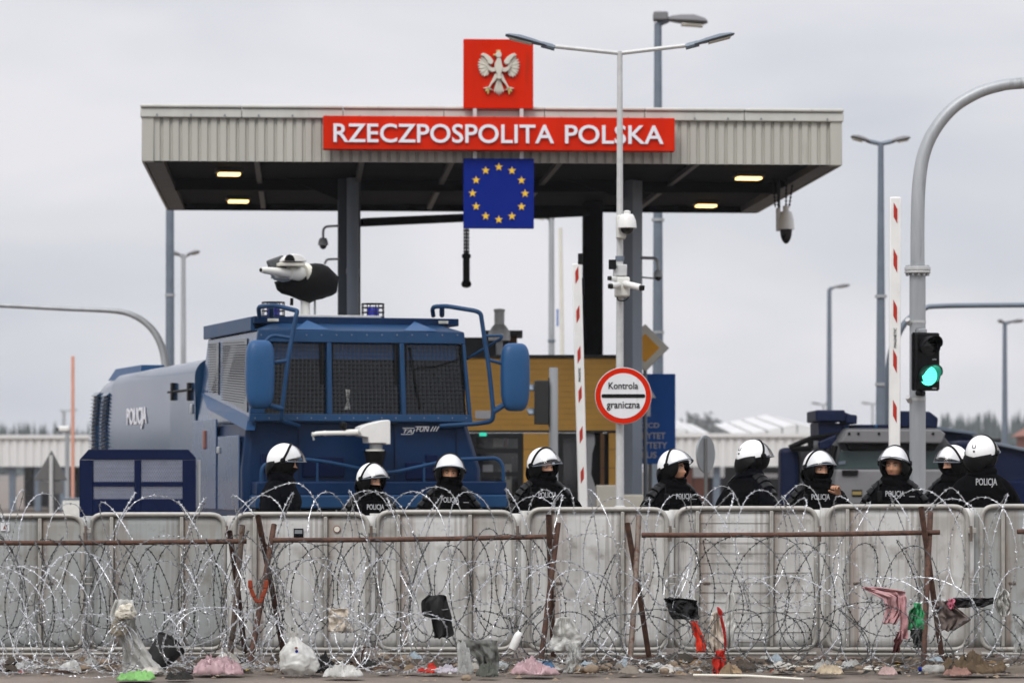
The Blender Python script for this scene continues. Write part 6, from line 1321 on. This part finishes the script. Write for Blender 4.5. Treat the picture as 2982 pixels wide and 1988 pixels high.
# stones
stones = [(1722, 1950, 44, 30, 'largest round brown stone on the asphalt beside the clear torn bag'), (1768, 1944, 38, 24, 'second round brown stone beside the largest stone'), (1680, 1950, 44, 26, 'grey stone under the clear torn bag'), (1115, 1918, 40, 26, 'tan stone at the fence foot behind the rusty stick'), (1180, 1925, 46, 30, 'yellowish stone at the fence foot left of the red wrapper'), (1358, 1975, 30, 20, 'brown stone in front of the pale crumpled bag'), (2440, 1938, 26, 24, 'round white stone beside the yellow paper'), (2330, 1950, 30, 18, 'dark stone beside the thin white lath'), (1935, 1955, 28, 20, 'small tan stone right of the grey trestle foot'), (2500, 1945, 28, 18, 'reddish stone between the yellow paper and the pink heap'), (1960, 1935, 30, 22, 'mossy stone beside the short rusty pipe'), (2280, 1950, 22, 12, 'flat reddish stone below the scored panel'), (785, 1950, 30, 20, 'brown stone left of the plump white bag'), (1010, 1945, 22, 16, 'small dark stone behind the flattened white bag'), (1812, 1953, 22, 14, 'red-brown stone between the round stones and the grey trestle foot'), (240, 1945, 60, 26, 'muddy clod at the fence foot below the leftmost panels'), (170, 1935, 50, 30, 'dark clod below the leftmost panel'), (300, 1930, 46, 24, 'earth clod beside the long white sheet')]
for k, (px, py, w_, h_, lb) in enumerate(stones):
    yy = H * F / (py - HY + h_ * .3); crumple('stone', lb, 'stone', px, py, w_, h_, yy, 'stone', 60 + k, .22, group='stones by the fence')
# fine debris nobody could count
mb = MB(); rd = random.Random(99)
for k in range(2600):
    yy = 28.0 - abs(rd.gauss(0, .55)) - rd.random() * 1.0 if rd.random() < .93 else rd.uniform(25, 26.5)
    x = rd.uniform(-4.7, 4.7); s_ = .006 + .022 * rd.random() ** 3; a = rd.random() * 6; c = Vector((x, yy, s_ * .3))
    vs_ = [c + Vector((s_ * rd.uniform(.6, 1.6) * cos(a + j * 1.57), s_ * rd.uniform(.5, 1) * sin(a + j * 1.57), 0)) for j in range(4)] + [c + Vector((0, 0, s_ * rd.uniform(.3, 1)))]
    mb.add(vs_, [(0, 1, 4), (1, 2, 4), (2, 3, 4), (3, 0, 4)])
o = mb.obj('debris', 'stone', smooth=False); tag(o, 'scatter of gravel and crumbs along the fence foot', 'gravel', kind='stuff')
mb = MB(); cols = []
for k in range(760):
    yy = 27.8 - rd.random() ** .8 * 1.9; x = rd.uniform(-4.6, 4.6); s_ = .012 + .05 * rd.random() ** 2.2; a = rd.random() * 6; c = Vector((x, yy, .01 + .02 * (yy > 26.9)))
    e = Vector((cos(a), sin(a), rd.uniform(-.1, .35))) * s_; f = Vector((-sin(a), cos(a), rd.uniform(0, .5))) * s_ * rd.uniform(.25, .8); up = Vector((0, 0, s_ * rd.uniform(.1, .5)))
    mb.add([c - e, c - e * .2 + f + up * .4, c + e * .9 + f * .3, c + e * .3 - f * .6, c + up], [(0, 1, 4), (1, 2, 4), (2, 3, 4), (3, 0, 4)])
    cols += [rd.choices(range(8), (30, 14, 2, 2, 24, 16, 2, 12))[0]] * 4
o = mb.obj('litter', cloth('#7d7468', 'bits'), smooth=False)
for c_ in ('#c9c7c2', '#6f8ea6', '#b5402c', '#3a352e', '#8a6f4f', '#b59a4a', '#1c1c1c'): o.data.materials.append(cloth(c_))
o.data.polygons.foreach_set('material_index', cols)
tag(o, 'scraps of paper, plastic and dry leaves along the fence foot', 'litter', kind='stuff')
def rags(name, label, n, cols_, smin, smax, seed):
    rd.seed(seed); mb = MB(); ci = []
    for k in range(n):
        yy = 27.7 - rd.random() ** .7 * 1.75; cx_, s_ = rd.uniform(-4.55, 4.55), smin + (smax - smin) * rd.random() ** 1.8; sd_ = rd.random() * 90; asp = rd.uniform(.4, 1); hz = s_ * rd.uniform(.3, .75); rot = rd.random() * 3
        def f(u, v):
            a = 2 * pi * u; e = Vector((cos(a), sin(a), sd_)); o_ = 1 + .5 * noise.noise(e * 1.3); c = Vector((v * o_ * cos(a), v * o_ * sin(a), sd_)); x, y = c.x * s_, c.y * s_ * asp
            z = hz * max(0, 1 - v ** 2.4) ** .6 * (.6 + .8 * noise.noise(c * 1.4) + .5 * (1 - 2 * abs(noise.noise(c * 2.7)))) + .03 * s_
            return (cx_ + x * cos(rot) - y * sin(rot), yy + x * sin(rot) + y * cos(rot), max(.004, z) + (.02 if yy > 26.95 else 0))
        k0 = len(mb.f); mb.grid(f, 16, 5, True); ci += [rd.randrange(len(cols_))] * (len(mb.f) - k0)
    o = mb.obj(name, cols_[0], ang=35)
    for c_ in cols_[1:]: o.data.materials.append(c_)
    o.data.polygons.foreach_set('material_index', ci); return tag(o, label, 'litter', kind='stuff')
rags('litter', 'small crumpled rags and plastic scraps strewn along the fence foot', 210, [M['film'], cloth('#b9b5ac'), cloth('#8d8478'), cloth('#4a4036'), cloth('#23221f'), M['film_clear'], cloth('#5c4a38'), cloth('#7d6a52'), cloth('#6b6258'), cloth('#3a332b'), M['film_clear'], cloth('#96a3ab')], .03, .115, 71)
# low mound of swept earth along the fence foot
g2 = MB().grid(lambda u, v: ((u - .5) * 9.6, 26.85 + 1.35 * v, -.03 + (.055 + .05 * noise.noise((u * 22, v * 2, 3))) * sin(pi * min(1, v * 1.15)) ** 1 + .018 * noise.noise((u * 60, v * 8, 0))), 240, 22)
tag(g2.obj('earth_strip', mat('earth', '#4a3e33', .9, var=.5, scale=5, bump=.6, bscale=40, col2='#6b5c4b', thr=.57)), None, None, kind='structure')

hz_ = MB().box2((-420, -95, -1.1), (420, 760, 17)).obj('haze', None, smooth=False); hm = bpy.data.materials.new('haze_air'); hm.use_nodes = True; hn = hm.node_tree.nodes; hn.clear()
ho = hn.new('ShaderNodeOutputMaterial'); hv = hn.new('ShaderNodeVolumePrincipled'); hv.inputs['Color'].default_value = (.86, .89, .95, 1); hv.inputs['Density'].default_value = .00024
hm.node_tree.links.new(hv.outputs[0], ho.inputs['Volume']); hz_.data.materials.append(hm); tag(hz_, 'thin grey haze in the air', 'haze', kind='stuff')
# ------------------------------------------------------------------ officers
def skin_mesh(verts, edges, radii, root=0, sub=1):
    me = bpy.data.meshes.new('sk'); me.from_pydata(verts, edges, []); o = bpy.data.objects.new('sk', me); COL.objects.link(o)
    md = o.modifiers.new('Skin', 'SKIN'); md.use_smooth_shade = True; md.branch_smoothing = .6
    sv = me.skin_vertices[0].data
    for i, r in enumerate(radii):
        sv[i].radius = r if isinstance(r, (tuple, list)) else (r, r); sv[i].use_root = (i == root)
    ms = o.modifiers.new('Sub', 'SUBSURF'); ms.levels = sub; ms.render_levels = sub
    dg = bpy.context.evaluated_depsgraph_get(); dg.update()
    m2 = bpy.data.meshes.new_from_object(o.evaluated_get(dg)); bpy.data.objects.remove(o); bpy.data.meshes.remove(me)
    return m2
def body_mesh(armL, armR, lean=0., bulk=1.08):
    """armL / armR: (elbow, wrist) for the viewer's left (x<0) and right (x>0) when facing the camera; figure faces -y"""
    V = [(0, .01, .96), (0, .015, 1.12), (0, .01, 1.27), (0, .015, 1.40), (0, .02, 1.485), (0, .01, 1.56)]
    Rr = [(.165, .13), (.165, .125), (.185 * bulk, .14 * bulk), (.15 * bulk, .115 * bulk), (.085, .085), (.07, .075)]
    Ed = [(0, 1), (1, 2), (2, 3), (3, 4), (4, 5)]
    for s, (el, wr) in ((-1, armL), (1, armR)):
        k = len(V); V += [(s * .20, .02, 1.39), el, wr]; Rr += [.092 * bulk, .070, .048]; Ed += [(3, k), (k, k + 1), (k + 1, k + 2)]
        k = len(V); V += [(s * .10, .01, .88), (s * .115, -.01, .5), (s * .12, .04, .10), (s * .14, -.13, .05)]; Rr += [.105, .075, .055, .045]; Ed += [(0, k), (k, k + 1), (k + 1, k + 2), (k + 2, k + 3)]
    for i, v in enumerate(V):
        if v[2] > 1.0: V[i] = (v[0], v[1] - lean * (v[2] - 1.0), v[2])
    me = skin_mesh(V, Ed, Rr, 0, 2)
    for v in me.vertices:      # folds in the cloth
        c = v.co; k = .010 * noise.noise((c.x * 11, c.y * 11, c.z * 7)) + .005 * noise.noise((c.x * 26, c.y * 26, c.z * 17)); v.co = c + v.normal * k
    return me
def hand_mesh(curl=.5):
    V, E_, R_ = [(0, 0, 0), (0, .0, -.035), (0, 0, -.075)], [(0, 1), (1, 2)], [(.024, .02), (.034, .017), (.034, .015)]
    for i, (x, ln) in enumerate(((-.028, .068), (-.0095, .078), (.0095, .073), (.027, .058))):
        a = curl; p = Vector((x, 0, -.085)); k = len(V); V.append(tuple(p)); R_.append(.0092); E_.append((2, k))
        for j, f_ in enumerate((.42, .32, .26)):
            a2 = a * (j + .6); p = p + Vector((x * .08, -sin(a2), -cos(a2))) * ln * f_; V.append(tuple(p)); R_.append(.0085 - .0008 * j); E_.append((len(V) - 2, len(V) - 1))
    k = len(V); V += [(.036, -.006, -.03), (.055, -.02, -.055), (.058, -.036, -.078)]; R_ += [.012, .0105, .009]; E_ += [(1, k), (k, k + 1), (k + 1, k + 2)]
    return skin_mesh(V, E_, R_, 0, 1)
HAND = hand_mesh(.55); HAND2 = hand_mesh(.95)
HC = Vector((0, -.005, 1.625))          # centre of the head
def gs(x, s): return math.exp(-(x / s) ** 2)
def head_mesh():
    def f(u, v):
        a = 2 * pi * u; b = -pi / 2 + pi * v
        d = Vector((cos(b) * sin(a), -cos(b) * cos(a), sin(b)))
        p = Vector((d.x * .076, d.y * .096, d.z * .118))
        if p.z < -.02: p.x *= 1 - .30 * min(1, (-.02 - p.z) / .1) ** 1.3; p.y += (-.006 if p.y < 0 else -.03 * min(1, (-.02 - p.z) / .08))
        if p.y < 0:
            fr = min(1, -p.y / .05)
            k = -.022 * gs(p.x, .0135) * max(0, 1 - abs(p.z + .020) / .044) ** .8 * (1.25 if p.z < -.01 else .8)   # nose
            k += .009 * (gs(p.x - .032, .018) + gs(p.x + .032, .018)) * gs(p.z - .012, .014)          # eye sockets
            k += -.006 * gs(p.z - .034, .010) * gs(p.x, .06)                                         # brow
            k += -.005 * gs(p.x, .022) * gs(p.z + .066, .012) + .004 * gs(p.x, .024) * gs(p.z + .066, .003)   # lips
            k += -.008 * gs(p.x, .02) * gs(p.z + .102, .014) + .004 * gs(p.z + .083, .008) * gs(p.x, .03)     # chin
            k += -.004 * (gs(p.x - .045, .018) + gs(p.x + .045, .018)) * gs(p.z + .018, .02)           # cheekbones
            p.y += k * fr
        return p + HC
    return MB().grid(f, 64, 48, True).mesh()
HEAD = head_mesh()
def ell(lam, psi, r, off=(0, 0, 0)):
    """point on the helmet ellipsoid: lam across (ear to ear), psi from straight ahead (0) over the top (90) to the back (180)"""
    R = Vector((.130, .154, .160)) * r
    return HC + Vector((0, .006, .022)) + Vector((R.x * sin(lam), -R.y * cos(lam) * cos(psi), R.z * cos(lam) * sin(psi))) + Vector(off)
D = radians
def helmet_parts():
    P_ = {}
    def shell(u, v):
        lam = D(-88 + 176 * u); e = abs(u - .5) * 2; p0 = 22 - 4 * e; p1 = 207 - 14 * e ** 3
        return ell(lam, D(p0 + (p1 - p0) * v), 1)
    P_['shell'] = MB().grid(shell, 36, 40).mesh()
    P_['strap'] = MB().tube([ell(D(-84 + 168 * i / 28), D(74 - 12 * abs(i / 14 - 1) ** 2), 1.035) for i in range(29)], .011, 8).mesh()
    def vis(u, v):
        lam = D(-80 + 160 * u); e = abs(u - .5) * 2; p0 = 6 - 2 * e ** 2; p1 = 72 - 12 * e ** 2; r = 1.06 + .24 * (1 - v) ** 1.5 * (1 - .72 * e ** 3)
        return ell(lam, D(p0 + (p1 - p0) * v), r)
    P_['visor'] = MB().grid(vis, 32, 14).mesh()
    P_['visor_edge'] = MB().tube([vis(i / 32, 0) for i in range(33)], .0042, 6).mesh()
    def cheek(s):
        def f(u, v):
            lam = s * D(46 + 43 * u); return ell(lam, D(-82 + 104 * v), 1.0 + .03 * sin(pi * u))
        return MB().grid(f, 10, 14)
    def cheek2(s):
        def f(u, v):
            lam = s * D(30 + 59 * u); return ell(lam, D(198 + 80 * v), 1.0)
        return MB().grid(f, 10, 12)
    for nm, s in (('a', -1), ('b', 1)):
        P_['cheek_' + nm] = cheek(s).mesh(); P_['rear_cheek_' + nm] = cheek2(s).mesh()
        P_['pivot_' + nm] = MB().lathe([(.004, .022), (.022, .02), (.026, .008), (.026, 0)], 14, ell(s * D(86), D(40), 1.0) + Vector((s * .005, 0, 0)), Matrix.Rotation(s * pi / 2, 3, 'Y')).mesh()
    def neck(u, v):
        lam = D(-64 + 128 * u); e = abs(u - .5) * 2; return ell(lam, D(196 - 8 * e + (40 - 12 * e) * v), 1.02 + .30 * v * (1 - .5 * e))
    P_['neck_guard'] = MB().grid(neck, 24, 10).mesh()
    def liner(u, v):
        lam = D(-86 + 172 * u); return ell(lam, D(17 - 8 * abs(u - .5) * 2 + 180 * v), .94)
    P_['liner'] = MB().grid(liner, 28, 24).mesh()
    def bala(u, v):      # knitted mask over nose, mouth and chin
        a = 2 * pi * u; front = max(0, cos(a)); b0 = -pi / 2; b1 = D(-9) + D(60) * (1 - min(1, front * 1.6)); b = b0 + (b1 - b0) * v
        d = Vector((cos(b) * sin(a), -cos(b) * cos(a), sin(b))); p = Vector((d.x * .088, d.y * .112, d.z * .130))
        if p.y < 0: p.y += -.020 * gs(p.x, .024) * gs(p.z + .03, .035)
        return p + HC
    P_['mask'] = MB().grid(bala, 40, 16, True).mesh()
    def collar(u, v):
        a = 2 * pi * u; r = (.135 - .03 * v + .010 * noise.noise((3 * sin(a), 3 * cos(a), v * 3)) + .008 * sin(14 * v + 2 * sin(a))); return Vector((r * sin(a), -r * .92 * cos(a) + .012, 1.40 + .15 * v - .02 * (1 - v) * cos(a)))
    P_['collar'] = MB().grid(collar, 48, 16, True).mesh()
    def vest(u, v):
        a = 2 * pi * u; z = .98 + .46 * v; w_ = (.205, .215, .222, .215, .175)[min(4, int(v * 4.99))]
        ws = [.21, .222, .235, .228, .15]; k = v * 4; i = min(3, int(k)); w_ = ws[i] + (ws[i + 1] - ws[i]) * (k - i); dep = .155 + .012 * sin(pi * v) - .03 * max(0, v - .8) * 5
        s_ = lambda x, p: math.copysign(abs(x) ** (2 / p), x)
        p = Vector((w_ * s_(sin(a), 2.6), -dep * s_(cos(a), 2.6) + .012, z + .02 * gs(sin(a), .4) * (v > .98)))
        k = .012 * noise.noise(p * 9) + .008 * (1 - 2 * abs(noise.noise(Vector((p.x * 7, p.y * 7, p.z * 15)))))
        return p + Vector((p.x, p.y, 0)).normalized() * (k * (.25 if abs(p.x) < .1 and v > .72 else 1))
    P_['vest'] = MB().grid(vest, 72, 40, True).mesh()
    for nm, s in (('a', -1), ('b', 1)):
        plates = []
        for k in range(5):
            def f(u, v, k=k):
                th = D(-72 + 144 * u); c0 = Vector((s * (.118 + .036 * k), .018, 1.452 - .024 * k - .0055 * k * k)); out_ = Vector((s * (.45 + .13 * k), 0, 1 - .16 * k)).normalized()
                r = .066 + .009 * v; ax = Vector((s, 0, -.75 - .18 * k)).normalized()
                return c0 + ax * ((v - .5) * .058) + (out_ * cos(th) + Vector((0, 1, 0)) * sin(th) * 1.35) * r * .82
            plates.append(MB().grid(f, 14, 5).mesh())
        P_['pads_' + nm] = plates
    return P_
HP = helmet_parts()
def vfront(x): return -(.167 * max(.0, 1 - (abs(x) / .232) ** 2.6) ** (1 / 2.6)) - .004 + .012
def officer(label, px, ytop, Y, yaw, mask=True, head_turn=0., tilt=0., roll=0., armL=None, armR=None, chest=True, back=False, pads=True, vest=True, mb_='uniform', bare=None, visor_up=0., word_dx=0., cap_badge=False, unit=False, lean=0., radio=False, xtra=None):
    q = PL(px, Y); hgt = q.z(ytop); sc = hgt / 1.812
    t = thing('person', label, 'person', (q.x0, Y, 0), yaw, 'riot police officers behind the fence'); t.scale = (sc, sc, sc)
    aL = armL or ((-.31, .05, 1.14), (-.25, -.10, .93)); aR = armR or ((.31, .05, 1.14), (.25, -.10, .93))
    mobj('body', body_mesh(aL, aR, lean), mb_, t, ang=80)
    off = Vector((0, -lean * .62, 0))
    HM = Matrix.Translation(HC + off + Vector((0, .0, -.06))) @ Matrix.Rotation(head_turn, 4, 'Z') @ Matrix.Rotation(tilt, 4, 'X') @ Matrix.Rotation(roll, 4, 'Y') @ Matrix.Translation(-HC - Vector((0, 0, -.06)))
    def hp(name, me, m, par=None, solid=0., mtx=None, ang=60, **k):
        me = me.copy(); me.transform(mtx or HM); return mobj(name, me, m, par or t, ang=ang, solid=solid, **k)
    hd = hp('head', HEAD, 'skin')
    for s in (-1, 1):
        hp('eye', MB().lathe([(.001, -.009), (.007, -.007), (.010, 0), (.007, .007), (.001, .009)], 12, HC + Vector((s * .031, -.0785, .011))).mesh(), 'eye_white', hd)
        hp('iris', MB().lathe([(.001, -.0065), (.005, -.005), (.0065, 0), (.005, .005), (.001, .0065)], 10, HC + Vector((s * .031, -.0835, .011))).mesh(), 'hair', hd)
        hp('eyebrow', MB().tube([HC + Vector((s * .014, -.0965, .030)), HC + Vector((s * .032, -.0935, .036)), HC + Vector((s * .052, -.080, .031))], [.004, .0048, .003], 6).mesh(), 'hair', hd)
        hp('ear', MB().lathe([(.001, -.03), (.012, -.022), (.015, 0), (.011, .02), (.001, .028)], 10, HC + Vector((s * .079, .012, -.005))).mesh(), 'skin_dark', hd)
    if not mask: hp('lips', MB().tube([HC + Vector((-.023, -.0855, -.066)), HC + Vector((-.010, -.0965, -.0645)), HC + Vector((0, -.0985, -.0655)), HC + Vector((.010, -.0965, -.0645)), HC + Vector((.023, -.0855, -.066))], [.002, .0045, .005, .0045, .002], 6).mesh(), 'lip', hd)
    h = hp('helmet_shell', HP['shell'], 'helmet', None, .006)
    hp('helmet_liner', HP['liner'], 'black', h)
    VM = HM @ Matrix.Translation(HC) @ Matrix.Rotation(-visor_up, 4, 'X') @ Matrix.Translation(-HC)
    vz = hp('visor', HP['visor'], 'visor', h, mtx=VM); hp('visor_edge', HP['visor_edge'], 'galv_dark', h, mtx=VM)
    hp('visor_strap', HP['strap'], 'leather', h, mtx=VM)
    for nm in 'ab':
        hp('ear_guard', HP['cheek_' + nm], 'leather', h, .012); hp('jaw_guard', HP['rear_cheek_' + nm], 'leather', h, .01); hp('visor_pivot', HP['pivot_' + nm], 'leather', h)
    hp('chin_strap', MB().tube([ell(D(-78), D(-30), 1.0), HC + Vector((-.06, -.06, -.105)), HC + Vector((0, -.085, -.128)), HC + Vector((.06, -.06, -.105)), ell(D(78), D(-30), 1.0)], .006, 6).mesh(), 'leather', h)
    hp('neck_guard', HP['neck_guard'], 'leather', h, .012)
    if mask: hp('face_mask', HP['mask'], 'uniform', None)
    OM = Matrix.Translation(off * .75)
    hp('collar', HP['collar'], mb_, None, .02, OM)
    if vest:
        v = hp('vest', HP['vest'], 'uniform' if pads or back else mb_, None, 0, Matrix.Translation(off * .4))
    if pads:
        for nm in 'ab':
            for pm in HP['pads_' + nm]: hp('shoulder_plate', pm, 'pad', None, .007, OM)
    for s, (el, wr) in ((-1, aL), (1, aR)):
        wr = Vector(wr); d = (wr - Vector(el)).normalized(); isb = bare == s
        R = Vector((0, 0, -1)).rotation_difference(d).to_matrix().to_4x4()
        if isb: R = R @ Matrix.Rotation(radians(150), 4, 'Z')
        me = (HAND2 if isb else HAND).copy(); me.transform(Matrix.Translation(wr + d * .012) @ R @ Matrix.Scale(1.12, 4) @ (Matrix.Scale(-1, 4, (1, 0, 0)) if s < 0 else Matrix.Identity(4)))
        mobj('hand' if isb else 'glove', me, 'skin' if isb else 'leather', t, ang=80)
    if chest:
        lettering('lettering', 'POLICJA', 'patch_grey', t, (word_dx, off.y * .4, 1.378), .168, .066, .004, bold=.01, bend=lambda x: vfront(x + word_dx))
        MB().box((.15, -.128 + off.y * .4, 1.36), (.05, .006, .004)).obj('name_tape', 'patch_grey', t, smooth=False)
    if chest and vest:
        for s_, zz in ((-1, 1.22), (1, 1.20)): MB().box((s_ * .10, -.172 + off.y * .4, zz), (.085, .05, .11)).obj('pouch', 'leather', t, bevel=.012)
        MB().box((-.135, -.135 + off.y * .4, 1.36), (.045, .035, .10)).obj('radio', 'black', t, bevel=.008)
        MB().cyl((-.145, -.135 + off.y * .4, 1.40), (-.15, -.125 + off.y * .4, 1.50), .006, 8).obj('radio_aerial', 'black', t)
    if back:
        lettering('lettering', 'POLICJA', 'patch_grey', t, (word_dx, off.y * .4, 1.40), .185, .078, .004, bold=.01, rot=Matrix.Rotation(pi, 3, 'Z'), bend=lambda x: vfront(x) - .012 - .012)
    if unit:
        p = ell(D(2), D(163), 1.022); n_ = (p - HC).normalized(); up_ = (Vector((0, 0, 1)) - n_ * n_.z).normalized(); rt = up_.cross(n_); R = Matrix((rt, -n_, up_)).transposed()
        w0 = lettering('unit_letter', 'U', 'black', None, (0, 0, 0), .034, .034, .003, rot=R); me = w0.data; me.transform(Matrix.Translation(p)); me.transform(HM); w0.parent = h
        p = ell(D(0), D(178), 1.02); hp('helmet_stud', MB().lathe([(.001, .008), (.008, .006), (.010, 0), (.008, -.006)], 12, p).mesh(), 'black', h)
    if cap_badge:
        hp('cap_badge', MB().box(HC + Vector((0, -.150, .045)), (.022, .006, .022)).mesh(), 'patch_grey', h)
    return t
officer('officer in plain navy jacket and white helmet turned side-on in front of the truck bumper', 818, 1289, 30.3, radians(78), True, radians(8), radians(8), pads=False, vest=True, chest=False, mb_='uniform_navy', lean=.03)
officer('shortest masked riot officer, head turned aside, below the white bumper cannon', 1080, 1346, 29.4, radians(12), True, radians(32), radians(5), word_dx=.02, visor_up=.10)
officer('masked riot officer facing straight ahead in front of the truck rail', 1308, 1320, 29.6, radians(4), True, radians(2), radians(3), visor_up=.2, roll=radians(2))
officer('masked riot officer with a cap badge beside the leaning barrier boom', 1582, 1301, 29.5, radians(14), True, radians(24), radians(2), roll=radians(-4), cap_badge=True, armR=((.33, .03, 1.22), (.30, -.18, 1.10)))
officer('bare-faced riot officer looking aside in front of the blue direction sign', 1958, 1307, 29.6, radians(26), False, radians(30), radians(-2), lean=.05, roll=radians(3), visor_up=.26, word_dx=.03)
officer('riot officer turned away, helmet marked U, in front of the white shed', 2176, 1278, 30.0, radians(132), True, radians(-10), radians(12), lean=.10, roll=radians(5), chest=False, unit=True, mb_='uniform_navy', visor_up=.15)
officer('masked riot officer raising a bare hand to the chin in front of the armoured vehicle', 2382, 1309, 29.6, radians(4), True, radians(22), radians(3), bare=1, armR=((.27, -.05, 1.14), (.165, -.20, 1.385)), visor_up=.12)
officer('bare-faced riot officer looking the other way below the green traffic signal', 2606, 1297, 29.6, radians(-6), False, radians(-18), radians(1), visor_up=.26)
officer('riot officer half hidden behind the broad-backed colleague at the fence end', 2778, 1294, 31.4, radians(-25), True, radians(-35), radians(6), chest=False)
officer('tall riot officer seen from behind with POLICJA across the back', 2858, 1266, 30.3, radians(186), True, radians(-38), radians(6), chest=False, back=True, unit=True, pads=False, visor_up=.2)
